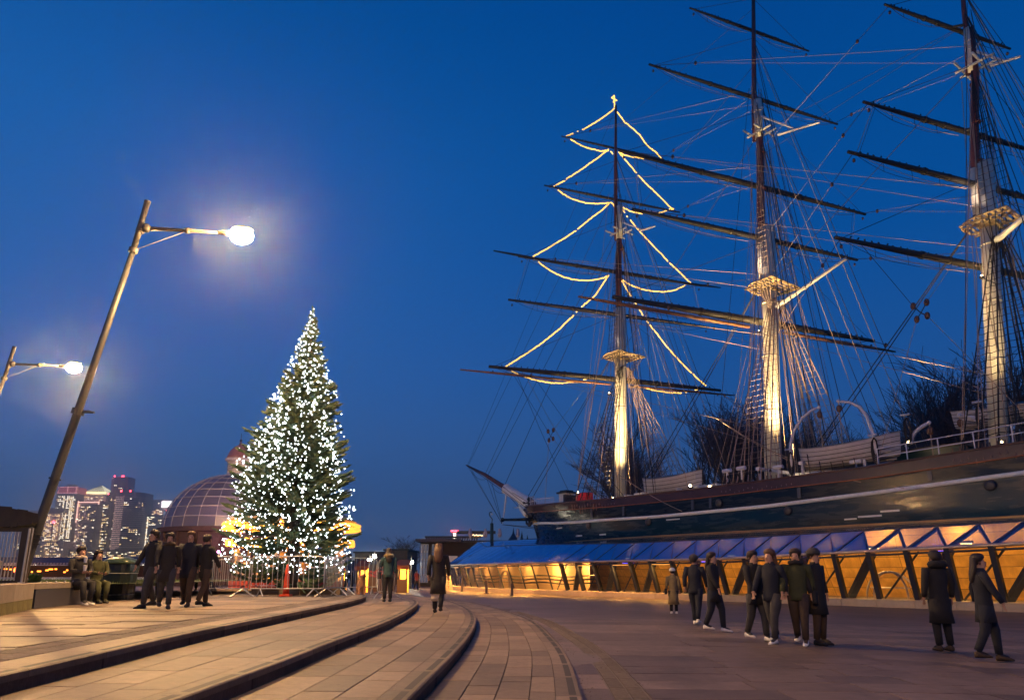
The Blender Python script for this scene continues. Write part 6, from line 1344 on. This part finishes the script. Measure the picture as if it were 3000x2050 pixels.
# crook lamp
P0 = atY(1441, 1583, 70); t = thing('crook_lamp', 'old-fashioned lamp with a swan-neck crook rising behind the canopy', 'street lamp', (P0.x, 70, 0)); q = lambda x, y: Vector((atY(x, y, 70).x - P0.x, 0, atY(x, y, 70).z)); m = MB(); m.tube([(0, 0, 0), q(1441, 1532)], [.20, .17], 10); m.tube([q(1441, 1533), q(1442, 1520), q(1436, 1512), q(1433.5, 1506), q(1434.5, 1501), q(1438, 1499.5), q(1441, 1501)], .05, 8); m.build('post', mat('lamp_green', (.02, .05, .05), .4), t, smooth=True); m = MB(); m.ball(tuple(q(1441, 1504)), .09, 8, 5); m.ball(tuple(q(1441, 1507)), (.07, .07, .12), 8, 5); m.build('lamp_shade', mat('shade_white', (.7, .7, .7), .4), t)
# little church spire and conifer near the bow
A = atY(1504, 1553, 240); T = thing('church_spire', 'tiny dark spire on the horizon next to the ship bow', 'spire', (A.x, 240, 0)); m = MB(); m.lathe([(1.7, 0), (1.7, A.z - 3), (.9, A.z - 2), (.35, A.z - 1), (.02, A.z + 1)], n=8); m.build('tower', BL_['dark'], T)
def conifer(px, yt, Y, lab, w_):
    A = atY(px, yt, Y); T = thing('conifer', lab, 'tree', (A.x, Y, 0)); m = MB(); Rq = random.Random(px)
    for k in range(420): q = Rq.random() ** .7; a = Rq.random() * 6.28; r = w_ * (1 - q) * Rq.uniform(.5, 1.1); z = A.z * (.2 + .8 * q); m.add([(r * .3 * math.cos(a), r * .3 * math.sin(a), z + .1), (r * math.cos(a + .2), r * math.sin(a + .2), z - .3), (r * math.cos(a - .2), r * math.sin(a - .2), z - .35)], [(0, 1, 2)])
    m.build('crown', mat('dark_conifer', (.02, .03, .02), .8), T); m = MB(); m.tube([(0, 0, 0), (0, 0, A.z * .95)], [.18, .02], 6); m.build('trunk', mat('fir_bark', (.09, .06, .04), .9), T)
conifer(1529, 1551, 95, 'dark pointed conifer just ahead of the ship bow', 1.4); conifer(1545, 1562, 92, 'rounded dark conifer half hidden by the ship bow', 1.6)
# globe street lamps far off
GLOB = mat('globe_glow', (1, 1, .9), .5, emit=(1, .92, .78), es=45)
for px, py, Y, lab in ((1083, 1640, 66, 'white globe lamp low beside the last barrier'), (1097, 1629, 72, 'white globe lamp slightly higher, with a small finial'), (1205, 1646, 70, 'white globe lamp in front of the bare tree')):
    A = atY(px, py, Y); t = thing('globe_lamp', lab, 'street lamp', (A.x, Y, 0), 0, 'white globe lamps beyond the square'); m = MB(); m.tube([(0, 0, 0), (0, 0, A.z - .15)], [.09, .05], 8); m.build('post', DARKST, t); m = MB(); m.ball((0, 0, A.z), .20, 10, 6); m.build('globe', GLOB, t, smooth=True); m = MB(); m.lathe([(.12, A.z + .16), (.03, A.z + .35), (.05, A.z + .42), (.01, A.z + .6)], n=8); m.build('finial', DARKST, t)
    light('POINT', 'point_lamp', (0, -.4, A.z), 260, (1, .85, .6), t, size=.2)
# market stalls
def stall(px0, px1, yt, Y, lab, em):
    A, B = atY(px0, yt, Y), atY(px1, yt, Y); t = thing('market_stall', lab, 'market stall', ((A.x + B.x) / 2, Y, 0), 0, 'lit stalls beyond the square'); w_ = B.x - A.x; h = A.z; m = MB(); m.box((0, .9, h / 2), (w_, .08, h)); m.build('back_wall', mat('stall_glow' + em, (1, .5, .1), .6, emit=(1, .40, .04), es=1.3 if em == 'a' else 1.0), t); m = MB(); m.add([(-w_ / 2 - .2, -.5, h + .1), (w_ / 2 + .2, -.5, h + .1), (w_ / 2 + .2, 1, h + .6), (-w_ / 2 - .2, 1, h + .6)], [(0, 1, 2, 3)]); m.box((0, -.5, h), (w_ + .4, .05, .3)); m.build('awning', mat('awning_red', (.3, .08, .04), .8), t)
    for x in (-w_ / 2, w_ / 2): m = MB(); m.box((x, -.4, h / 2), (.1, .1, h)); m.build('post', SHW, t)
    m = MB(); m.box((0, -.3, .5), (w_, .5, 1.0)); m.build('counter', mat('counter_wood', (.3, .15, .06), .6), t)
    light('POINT', 'point_lamp', (0, -.1, h - .4), 260, (1, .48, .10), t, size=.2)
stall(1051, 1073, 1664, 54, 'bright yellow stall seen through the barrier behind the dog', 'a'); stall(1168, 1194, 1661, 56, 'orange lit kiosk beside the white globe lamp', 'b'); stall(985, 1010, 1668, 58, 'orange stall hidden behind the end-on barrier', 'a')
stall(735, 790, 1650, 44, 'amber ticket booth behind the tree next to the carousel', 'b')
# planter with red flowers by the pub
A = atZ(1245, 1712, .05); t = thing('flower_planter', 'long brick planter filled with red flowers in front of the pub', 'planter', (A.x, 60, 0)); m = MB(); m.box((0, 0, .55), (3.0, .8, 1.1)); m.build('box', mat('planter_box', (.12, .07, .06), .8), t); m = MB()
for i in range(260): a = (R_.uniform(-1.5, 1.5), R_.uniform(-.4, .4), 1.1 + R_.random() * .5); m.add([a, (a[0] + .1, a[1], a[2] + .06), (a[0] + .02, a[1], a[2] + .13)], [(0, 1, 2)])
m.build('flowers', mat('red_flowers', (.5, .05, .06), .7), t)['kind'] = 'stuff'
# ================================================================ BARE WINTER TREES
BARK = mat('winter_bark', (.13, .10, .105), .9, var=.2)
def bare(seed, H, spread=.55, n0=7, twigs=4):
    R = random.Random(seed); m = MB(); tr = MB()
    def br(p, d, L_, r, lv, mb):
        pts = [p]; q = p; dd = d.copy(); k = 3
        for i in range(k): dd = (dd + Vector((R.gauss(0, .12), R.gauss(0, .12), R.gauss(.04, .08)))).normalized(); q = q + dd * L_ / k; pts.append(q)
        mb.tube(pts, [max(.007, r * (1 - .5 * i / k)) for i in range(k + 1)], 3 if lv > 0 else 6, cap=False)
        if lv >= 5: return
        n = [n0, 4, 4, 4, twigs][lv]
        for i in range(n):
            t = R.uniform(.35, 1.0) if lv else R.uniform(.45, 1.0); s = min(int(t * k), k - 1); b = pts[s].lerp(pts[s + 1], t * k - s); a = R.random() * 6.28; sp = spread * R.uniform(.6, 1.3)
            nd = (dd + Vector((math.cos(a) * sp, math.sin(a) * sp, R.uniform(-.1, .35)))).normalized(); br(b, nd, L_ * R.uniform(.52, .78), r * .5, lv + 1, m)
    br(Vector((0, 0, 0)), Vector((0, 0, 1)), H * .38, H * .018, 0, tr); zz = max(v[2] for v in m.v); return tr.mesh('trunk', BARK), m.mesh('crown', BARK), zz
BT = [bare(s, 10, sp, n, 4) for s, sp, n in ((1, .5, 7), (2, .62, 7), (3, .42, 8))]
def tree(px, yt, Y, k, lab, sx=1.):
    A = atY(px, yt, Y); T = thing('bare_tree', lab, 'tree', (A.x, Y, 0), R_.random() * 6, 'bare winter trees'); s = A.z / BT[k][2]; T.scale = (s * sx * 1.45, s * sx * 1.45, s); put(BT[k][0], 'trunk', T); put(BT[k][1], 'crown', T)
for a in [(1865, 1235, 96, 0, 'bare tree just behind the foremast shrouds', 1), (1950, 1190, 92, 1, 'bare tree between the foremast and the smaller lifeboat', .9), (2035, 1168, 98, 2, 'tall bare tree above the smaller white lifeboat', .95), (2110, 1160, 94, 1, 'tallest bare tree ahead of the mainmast', .9), (2190, 1180, 96, 0, 'bare tree crossed by the mainmast shrouds', .9), (2270, 1215, 99, 2, 'bare tree directly behind the mainmast foot', .9), (2370, 1270, 98, 1, 'lower bare tree under the lifeboat davits', .9), (2450, 1300, 102, 0, 'small bare tree showing over the white lifeboat', 1.1), (2560, 1275, 96, 2, 'low bare tree behind the second davit', 1),
          (2640, 1235, 88, 1, 'bare tree above the single davit', .95), (2740, 1150, 84, 0, 'bare tree beside the mizzen shrouds', .9), (2830, 1075, 80, 2, 'tall bare tree just before the mizzen mast', .9), (2920, 1060, 82, 1, 'tall bare tree crossed by the mizzen mast', .9), (2995, 1000, 78, 0, 'tallest bare tree, cut by the frame edge', 1), (1205, 1567, 112, 0, 'spreading bare tree beside the glass pub', 1.25), (1150, 1598, 118, 1, 'small bare tree behind the brick block', 1.2), (1300, 1568, 120, 2, 'thin bare tree whose twigs show above the pergola', 1)]: tree(*a)
hb_ = MB(); R2 = random.Random(6)
for i in range(150): x = 8 + i * .45; y = 74 - i * .16 + R2.uniform(-2, 2); h = R2.uniform(3.5, 6); hb_.ball((x, y, h * .4), (1.2, 1.2, h * .6), 5, 4)
# ================================================================ PEOPLE
SKIN = mat('skin', (.42, .25, .18), .6); HAIRD = mat('hair_dark', (.02, .014, .012), .55, bump=.4, bscale=80); HAIRB = mat('hair_brown', (.09, .045, .025), .55, bump=.4, bscale=80)
def cloth(n, c): return mat('cloth_' + n, c, .85, var=.18, scale=8, bump=.3, bscale=14)
CL = {'black': cloth('black', (.014, .014, .018)), 'navy': cloth('navy', (.010, .014, .028)), 'grey': cloth('grey', (.04, .04, .045)), 'olive': cloth('olive', (.045, .05, .018)), 'khaki': cloth('khaki', (.20, .15, .075)), 'denim': cloth('denim', (.05, .08, .14)), 'cream': cloth('cream', (.45, .38, .30)), 'brown': cloth('brown', (.05, .032, .022)), 'teal': cloth('teal', (.02, .06, .07)), 'pale': cloth('pale', (.42, .42, .45)), 'yellow': cloth('yellow', (.7, .5, .02)), 'white': cloth('white', (.65, .65, .65)), 'red': cloth('red', (.25, .03, .03))}
def skin_mesh(V, E_, Rr, lab, mats, name):
    me = bpy.data.meshes.new(name); me.from_pydata(V, E_, []); o = bpy.data.objects.new(name, me); COL.objects.link(o)
    md = o.modifiers.new('s', 'SKIN'); md.branch_smoothing = .6; sv = me.skin_vertices[0].data
    for i, r in enumerate(Rr): sv[i].radius = r if isinstance(r, tuple) else (r, r); sv[i].use_root = (i == 0)
    ss = o.modifiers.new('b', 'SUBSURF'); ss.levels = 1; ss.render_levels = 1
    dg = bpy.context.evaluated_depsgraph_get(); ev = o.evaluated_get(dg); nm = bpy.data.meshes.new_from_object(ev); bpy.data.objects.remove(o); bpy.data.meshes.remove(me); nm.name = name
    nm.materials.clear()
    for m in mats: nm.materials.append(m)
    VV = [Vector(v) for v in V]; seg = [(VV[a], VV[b], lab[b]) for a, b in E_]
    for p in nm.polygons:
        c = p.center; best = (9e9, 0)
        for a, b, l in seg:
            d = b - a; t = max(0, min(1, (c - a).dot(d) / max(1e-9, d.length_squared))); q = (c - a - d * t).length_squared
            if q < best[0]: best = (q, l)
        p.material_index = best[1]; p.use_smooth = True
    return nm
def person(label, loc, H=1.7, yaw=PI, pose='stand', top='black', legs='black', hair='dark', long=False, coat=.0, hat=None, shoes='black', group=None, hood=None, arms='down', scarf=None, bag=None, fem=False):
    P = thing('person', label, 'person', loc, yaw, group); V, E_, Rr, lab = [], [], [], []
    def v(x, y, z, r, l, p=None):
        V.append((x * H, y * H, z * H)); Rr.append(tuple(q * H for q in r) if isinstance(r, tuple) else r * H); lab.append(l); i = len(V) - 1
        if p is not None: E_.append((p, i))
        return i
    sit = pose == 'sit'; pz0 = .50 if not sit else .30; dzz = pz0 - .50
    pel = v(0, 0, .515 + dzz, (.078, .062), 1); sp = v(0, .0, .62 + dzz, (.068, .05), 2, pel); ch = v(0, .005, .735 + dzz, (.085, .055), 2, sp); nk = v(0, .0, .825 + dzz, (.032, .032), 0, ch); hd = v(0, -.008, .875 + dzz, (.042, .05), 0, nk); ht = v(0, -.004, .935 + dzz, (.045, .052), 0, hd); ht2 = v(0, 0, .972 + dzz, (.026, .03), 0, ht)
    v(0, -.066, .895 + dzz, (.008, .01), 0, hd)
    J = {}
    for s in (-1, 1):
        hip = v(s * .052, 0, .485 + dzz, .050, 1, pel)
        if sit: kn = v(s * .065, -.235, .285, .036, 1, hip); an = v(s * .06, -.24 + .03 * s, .05, .024, 1, kn)
        elif pose == 'walk': f = s; kn = v(s * .05, -.05 * f - .02, .275, .037, 1, hip); an = v(s * .05, -.11 * f + (.03 if f > 0 else 0), .05 + (.03 if f < 0 else 0), .024, 1, kn)
        else: kn = v(s * .052, -.012, .28, .037, 1, hip); an = v(s * .055, .008, .05, .024, 1, kn)
        a = V[an]; ty = v(a[0] / H + s * .008, a[1] / H - .085, .022 + max(0, a[2] / H - .05), .018, 1, an); J['ft%d' % s] = (a, V[ty]); J['kn%d' % s] = V[kn]; J['hip%d' % s] = V[hip]
        sh = v(s * .105, .004, .80 + dzz, .036, 2, ch)
        if arms == 'phone' or (arms == 'phone1' and s == 1): el = v(s * .13, -.04, .665 + dzz, .030, 2, sh); wr = v(s * .045, -.15, .755 + dzz, .019, 2, el); hdir = Vector((-.2 * s, -.3, 1))
        elif arms == 'lap': el = v(s * .14, -.03, .66 + dzz, .030, 2, sh); wr = v(s * .05, -.16, .63 + dzz, .019, 2, el); hdir = Vector((-.4 * s, -1, .1))
        elif pose == 'walk': el = v(s * .135, .05 * s, .66 + dzz, .029, 2, sh); wr = v(s * .14, .08 * s - .04, .535 + dzz, .018, 2, el); hdir = Vector((0, -.2, -1))
        elif arms == 'cross': el = v(s * .15, -.02, .66 + dzz, .030, 2, sh); wr = v(s * .02, -.11, .66 + .02 * s + dzz, .019, 2, el); hdir = Vector((-s, -.1, .2))
        else: el = v(s * .135, .012, .655 + dzz, .029, 2, sh); wr = v(s * .14, -.02, .525 + dzz, .018, 2, el); hdir = Vector((0, -.15, -1))
        J['arm%d' % s] = (V[sh], V[el], V[wr]); hdir.normalize(); w3 = Vector(V[wr]) / H; pm = w3 + hdir * .035; pi_ = v(*pm, (.020, .012), 0, wr); side = hdir.cross(Vector((0, 1, .1))).normalized()
        for k, fl in enumerate((.030, .036, .033, .026)):
            o_ = side * (k - 1.5) * .0085; a1 = pm + o_ + hdir * (.014 + fl * .4); f1 = v(*a1, .0055, 0, pi_); a2 = a1 + hdir * fl * .6 + Vector((0, -.010, 0)); v(*a2, .0045, 0, f1)
        th = w3 + hdir * .018 + side * .022; t1 = v(*th, .0065, 0, pi_); v(*(th + hdir * .022 + side * .006), .0055, 0, t1)
    mats = [SKIN, CL[legs], CL[top]]; nm = skin_mesh(V, E_, Rr, lab, mats, 'body'); b = bpy.data.objects.new('body', nm); COL.objects.link(b); b.parent = P
    # jacket or coat over the torso
    hem = .47 - coat if not sit else .47 + dzz - .02
    def el_ring(z, rx, ry, y=0., n=14): return [Vector((rx * H * math.cos(2 * PI * i / n), (y + ry * math.sin(2 * PI * i / n)) * H, z * H)) for i in range(n)]
    zz = [(hem, .098 + coat * .10, .078 + coat * .10, 0), (hem + (.54 - hem) * .5 + .0, .094 + coat * .04, .074 + coat * .04, 0), (.60, .088, .070, 0), (.70, .10, .078, .0), (.765, .104, .068, .004), (.805, .082, .056, .004), (.838, .045, .045, .0), (.85, .044, .046, 0)]
    m = MB(); m.rings([el_ring(z + (dzz if (z > .5 or sit) and not (sit and z == hem) else 0), rx, ry, y) for z, rx, ry, y in zz])
    for s in (-1, 1): A, B, C_ = [Vector(q) for q in J['arm%d' % s]]; m.tube([A + (A - B) * .05, A.lerp(B, .5), B, B.lerp(C_, .6), C_], [.040 * H, .038 * H, .034 * H, .029 * H, .025 * H], 9)
    m.build('coat' if coat > .1 else 'jacket', CL[top], P, smooth=True)
    # trousers
    m = MB()
    for s in (-1, 1):
        h_, k_, (a_, t_) = Vector(J['hip%d' % s]), Vector(J['kn%d' % s]), J['ft%d' % s]; a_ = Vector(a_); m.tube([h_ + Vector((0, 0, .02 * H)), h_.lerp(k_, .5), k_, k_.lerp(a_, .5), a_ + Vector((0, 0, .012 * H))], [.062 * H, .056 * H, .044 * H, .037 * H, .033 * H], 10)
    if coat < .35 or sit: m.build('trousers', CL[legs], P, smooth=True)
    for s in (-1, 1):
        a_, t_ = J['ft%d' % s]; m = MB(); z0 = max(0, a_[2] - .05 * H); rr = []
        for q, wx, hz in ((.03, .020, .05), (.0, .028, .062), (-.045, .030, .042), (-.09, .028, .030), (-.115, .014, .018)): rr.append([Vector((a_[0] + wx * H * math.cos(t), a_[1] + q * H, z0 + max(0, (hz / 2 + hz / 2 * math.sin(t))) * H)) for t in [2 * PI * i / 8 for i in range(8)]])
        m.rings(rr); m.build('shoe', CL[shoes], P, smooth=True)
    # hair, hat, hood
    HM = HAIRD if hair == 'dark' else HAIRB; hz = (.925 + dzz) * H; m = MB(); rr = []
    for z, rx, ry, y in ((-.045, .034, .03, .034), (-.01, .058, .05, .022), (.025, .063, .062, .010), (.05, .050, .052, .006), (.065, .022, .025, .004)): rr.append([Vector((rx * H * math.cos(t), y * H + ry * H * math.sin(t), hz + z * H)) for t in [2 * PI * i / 12 for i in range(12)]])
    m.rings(rr)
    if long: m.rings([[Vector((rx * H * math.cos(t), (y + ry * math.sin(t)) * H, hz + z * H)) for t in [2 * PI * i / 10 for i in range(10)]] for z, rx, ry, y in ((.02, .056, .03, .04), (-.06, .062, .03, .05), (-.13, .066, .028, .065), (-.19, .05, .02, .075), (-.215, .02, .012, .078))])
    m.build('hair', HM, P, smooth=True)
    f = MB(); 
    for s in (-1, 1): f.ball((s * .020 * H, -.056 * H, (.905 + dzz) * H), .005 * H, 6, 4); f.ball((s * .053 * H, .002 * H, (.895 + dzz) * H), (.006 * H, .012 * H, .017 * H), 6, 4)
    f.box((0, -.060 * H, (.868 + dzz) * H), (.024 * H, .006 * H, .005 * H)); f.build('face', mat('feature_dark', (.12, .05, .04), .5), P)
    if hat: m = MB(); m.rings([[Vector(((rx) * H * math.cos(t), .004 * H + rx * 1.05 * H * math.sin(t), hz + z * H)) for t in [2 * PI * i / 12 for i in range(12)]] for z, rx in ((.0, .066), (.018, .070), (.045, .062), (.068, .038), (.078, .010))]); m.build('beanie', CL[hat], P, smooth=True)
    if hood: m = MB(); m.rings([[Vector((rx * H * math.cos(t), (y + ry * math.sin(t)) * H, hz + z * H)) for t in [2 * PI * i / 12 for i in range(12)]] for z, rx, ry, y in ((-.11, .085, .06, .03), (-.075, .10, .07, .035), (-.05, .085, .06, .04), (-.04, .05, .04, .045))]); m.build('hood', CL[hood], P, smooth=True)
    if scarf: m = MB(); m.tube([Vector((.058 * math.cos(t), .055 * math.sin(t), .835 + dzz + .008 * math.sin(3 * t))) * H for t in [2 * PI * i / 12 for i in range(12)]], .024 * H, 7, closed=True); m.build('scarf', CL[scarf], P, smooth=True)
    if bag: m = MB(); m.rings([[Vector((.16 + .03 * math.cos(t), .02 + .055 * math.sin(t), z)) * H for t in [2 * PI * i / 8 for i in range(8)]] for z in (.42, .44, .53, .545)]); m.tube([Vector((.16, .02, .54)) * H, Vector((.12, .03, .7)) * H, Vector((.02, .02, .83)) * H], .006 * H, 5); m.build('shoulder_bag', CL[bag], P, smooth=True)
    if arms in ('phone', 'phone1'): m = MB(); m.box((.0 if arms == 'phone' else .035 * H, -.165 * H, (.80 + dzz) * H), (.045 * H, .006 * H, .085 * H)); m.build('phone_screen', mat('phone_glow', (.6, .7, 1), .3, emit=(.7, .8, 1), es=.35), P)
    return P
def at_feet(px, py, z=None):
    if z is None:
        z = 0.05
        for _ in range(6): g = atZ(px, py, z); z = pz(g.x, g.y)
    g = atZ(px, py, z); return Vector((g.x, g.y, z))
def hh(loc, py_head): return atY(1500, py_head, loc.y).z - loc.z
L_ = at_feet(1134, 1762, Z1); person('long-haired woman in a dark jacket with a furry hood beside the dog', L_, hh(L_, 1603), PI + .35, 'stand', 'teal', 'black', 'dark', True, .02, hood='khaki', arms='phone1', bag='black')
L_ = at_feet(1282, 1795, Z2); person('woman in a long black coat and beige skirt walking away on the steps', L_, hh(L_, 1588), PI, 'walk', 'black', 'black', 'brown', True, .20, bag=None); PW_ = L_
sk = MB(); Hs = hh(L_, 1588); sk.rings([[Vector((rx * Hs * math.cos(t), rx * .8 * Hs * math.sin(t), z * Hs)) for t in [2 * PI * i / 14 for i in range(14)]] for z, rx in ((.17, .105), (.22, .10), (.30, .095), (.36, .09))]); ps = [o for o in bpy.data.objects if o.get('label', '').startswith('woman in a long black coat')][0]; sk.build('skirt', CL['cream'], ps, smooth=True)
L_ = at_feet(1975, 1797); person('woman in a long khaki padded coat and white beanie standing with a shoulder bag', L_, hh(L_, 1662), PI - .15, 'stand', 'khaki', 'black', 'dark', False, .27, hat='white', shoes='white', bag='black')
# the pair on the bench
S1 = Vector((E2_.x - .35, E2_.y - .02, Z0)); Sa = at_feet(232, 1766, Z0); SA_ = E_.lerp(E2_, .62) + Vector((0, .20, 0)); SB_ = E_.lerp(E2_, .97) + Vector((0, .22, 0))
person('person in a black padded jacket and pale scarf sitting on the bench', (SA_.x, SA_.y, Z0), 1.66, PI * .34, 'sit', 'black', 'black', 'dark', False, 0, scarf='cream', shoes='white', arms='lap')
person('person in an olive coat sitting on the bench beside the litter bin', (SB_.x, SB_.y, Z0), 1.60, PI * .30, 'sit', 'olive', 'olive', 'dark', True, 0, shoes='black', arms='lap')
for dx, dy, z_, lab in ((.22, -.17, .98, 'white paper cup raised by the person in the pale scarf'), (.25, -.20, .80, 'white patterned paper cup held low on the lap')):
    c = thing('paper_cup', lab, 'cup', (SA_.x + dx, SA_.y + dy - .02, Z0 + z_ - .05)); m = MB(); m.lathe([(.028, 0), (.04, .11)], n=12); m.build('cup', WHITE, c); m = MB(); m.lathe([(.043, .11), (.043, .122), (.034, .126)], n=12); m.build('lid', WHITE, c)
G1 = 'people strolling on the terrace'
for px, py, yh, yaw, pose, top, legs, hair, lg, cf, lab, kw in [
    (430, 1781, 1548, -.6, 'walk', 'black', 'grey', 'dark', False, .05, 'tall person in a black jacket walking, nearest the litter bin', {}),
    (478, 1783, 1556, .5, 'walk', 'black', 'grey', 'dark', False, .12, 'person in a dark coat and brown scarf striding next to the tall one', {'scarf': 'brown'}),
    (542, 1777, 1552, .2, 'walk', 'navy', 'brown', 'brown', True, .10, 'long-haired person in a navy coat walking in the middle of the terrace group', {}),
    (592, 1776, 1562, 2.6, 'walk', 'black', 'brown', 'dark', False, .08, 'person in a black coat walking away toward the rotunda', {}),
    (449, 1752, 1580, .3, 'stand', 'pale', 'grey', 'dark', False, .03, 'person in a pale grey jacket standing behind the walkers', {}),
    (566, 1729, 1590, .2, 'stand', 'olive', 'black', 'dark', False, .03, 'person in an olive jacket standing farther back by the uplighter', {}),
    (610, 1729, 1592, 2.2, 'walk', 'navy', 'denim', 'dark', True, .15, 'person in a knee-length navy coat and white shoes raising a phone', {'shoes': 'white', 'arms': 'phone'})]:
    L_ = at_feet(px, py, Z0); person(lab, L_, min(1.85, hh(L_, yh)), yaw, pose, top, legs, hair, lg, cf, group=G1, **kw)
G2 = 'people gathered before the glass canopy'
for px, py, yaw, pose, top, legs, hair, lg, cf, lab, kw in [
    (2042, 1829, 2.6, 'walk', 'navy', 'navy', 'dark', False, .03, 'person in dark blue with pale shoes walking just behind the khaki coat', {'shoes': 'white', 'hat': 'grey'}),
    (2098, 1850, .9, 'walk', 'black', 'navy', 'dark', True, .1, 'person with long dark hair and pale trainers at the near edge of the crowd', {'shoes': 'white'}),
    (2222, 1876, .4, 'walk', 'black', 'grey', 'dark', False, .08, 'person in black stepping forward in bright white trainers', {'shoes': 'white'}),
    (2272, 1884, -.9, 'walk', 'navy', 'grey', 'brown', True, .03, 'brown-haired person in navy with the whitest trainers in the crowd', {'shoes': 'white'}),
    (2350, 1888, -.5, 'walk', 'olive', 'brown', 'dark', False, .02, 'person in a dark olive jacket and brown trousers with white trainers', {'shoes': 'white', 'scarf': 'black', 'bag': 'black'}),
    (2406, 1888, .6, 'stand', 'black', 'brown', 'dark', False, .16, 'person in a black coat with brown trousers and dark boots', {'hat': 'grey'}),
    (2770, 1906, PI, 'stand', 'black', 'black', 'dark', False, .2, 'lone dark figure in a long hooded coat watching the canopy', {'hood': 'black', 'shoes': 'brown'}),
    (2905, 1935, 1.2, 'walk', 'navy', 'navy', 'dark', True, .12, 'person in dark blue walking near the edge of the frame', {'shoes': 'brown'})]:
    L_ = at_feet(px, py); person(lab, L_, 1.56 + (px % 7) * .014, yaw, pose, top, legs, hair, lg, cf, group=G2, **kw)
# far passers-by
for px, py, yh, top, legs, lab, z_ in [(122, 1692, 1648, 'cream', 'black', 'far person in a cream jacket on the grass behind the leaning lamp', None), (415, 1690, 1660, 'yellow', 'black', 'far person in a yellow safety jacket behind the litter bin', None), (1219, 1728, 1668, 'red', 'black', 'far passer-by in a dark red jacket beside the yellow bollard', None), (1188, 1722, 1664, 'khaki', 'khaki', 'far person in orange light before the kiosk', None), (1020, 1722, 1640, 'denim', 'navy', 'person in a blue jacket and dark trousers behind the barrier and dog', None)]:
    if px == 1020: L_ = at_feet(px, 1735, Z0)
    elif px < 500: L_ = Vector((atY(px, py, 46).x, 46, atY(px, py, 46).z))
    else: L_ = at_feet(px, py, .02)
    if px < 500: L_.z = Z0 + (.25 if px < 300 else 0); L_.y = 42
    person(lab, L_, min(1.8, max(1.45, hh(L_, yh))), .8, 'walk', top, legs, 'dark', False, .02, group='people far across the square')
# the dog
dg_ = at_feet(1057, 1742, Z0); DOG = thing('dog', 'curly apricot poodle standing at the edge of the terrace', 'dog', dg_, .35); V, E_, Rr = [], [], []
def dv(x, y, z, r, p=None):
    V.append((x, y, z)); Rr.append(r); i = len(V) - 1
    if p is not None: E_.append((p, i))
    return i
c = dv(0, 0, .40, .115); sh_ = dv(0, -.20, .43, .125, c); hp_ = dv(0, .20, .41, .11, c); n1_ = dv(0, -.31, .56, .075, sh_); h1 = dv(0, -.37, .68, .085, n1_); h2 = dv(0, -.46, .66, .05, h1); dv(0, -.53, .645, .032, h2); tl = dv(0, .31, .50, .035, hp_); dv(0, .36, .60, .05, tl)
for s in (-1, 1):
    dv(s * .10, -.33, .58, .035, h1); a = dv(s * .08, -.22, .28, .055, sh_); b = dv(s * .085, -.21, .15, .042, a); q = dv(s * .085, -.22, .04, .038, b); dv(s * .085, -.26, .025, .03, q)
    a = dv(s * .08, .20, .30, .07, hp_); b = dv(s * .085, .13, .20, .05, a); q = dv(s * .085, .25, .13, .038, b); w_ = dv(s * .085, .24, .04, .038, q); dv(s * .085, .20, .025, .03, w_)
nm = skin_mesh(V, E_, Rr, [0] * len(V), [mat('poodle_coat', (.36, .17, .085), .95, var=.3, scale=22, bump=1.0, bscale=38)], 'body'); b = bpy.data.objects.new('body', nm); COL.objects.link(b); b.parent = DOG
m = MB(); m.ball((0, -.575, .65), .018, 6, 4); 
for s in (-1, 1): m.ball((s * .035, -.445, .70), .011, 6, 4)
m.build('nose_and_eyes', BLACKP, DOG); m = MB(); m.tube([(.0, -.28, .58), (.35, .2, .75), (.75, .3, .95)], .008, 4); tag(m.build('leash', mat('leash_red', (.3, .05, .05), .6), loc=dg_), 'thin leash running from the dog toward the woman', 'leash')
# ================================================================ HAZE
hz_ = MB(); hz_.box((-300, 1050, 137), (2300, 2260, 282)); ho = hz_.build('haze', None); ho.data.materials.clear()  # added scattering volume that gives the street lamps their halo
hmm = bpy.data.materials.new('halo_haze'); hmm.use_nodes = True; t = hmm.node_tree; t.nodes.clear(); o = N(t, 'ShaderNodeOutputMaterial'); pv = N(t, 'ShaderNodeVolumePrincipled'); pv.inputs['Color'].default_value = (.85, .87, .9, 1); pv.inputs['Density'].default_value = HAZE_D; pv.inputs['Anisotropy'].default_value = HAZE_G; t.links.new(pv.outputs[0], o.inputs['Volume']); ho.data.materials.append(hmm); ho['kind'] = 'stuff'; ho['label'] = 'thin haze over the square and the river, added for the lamp halo'
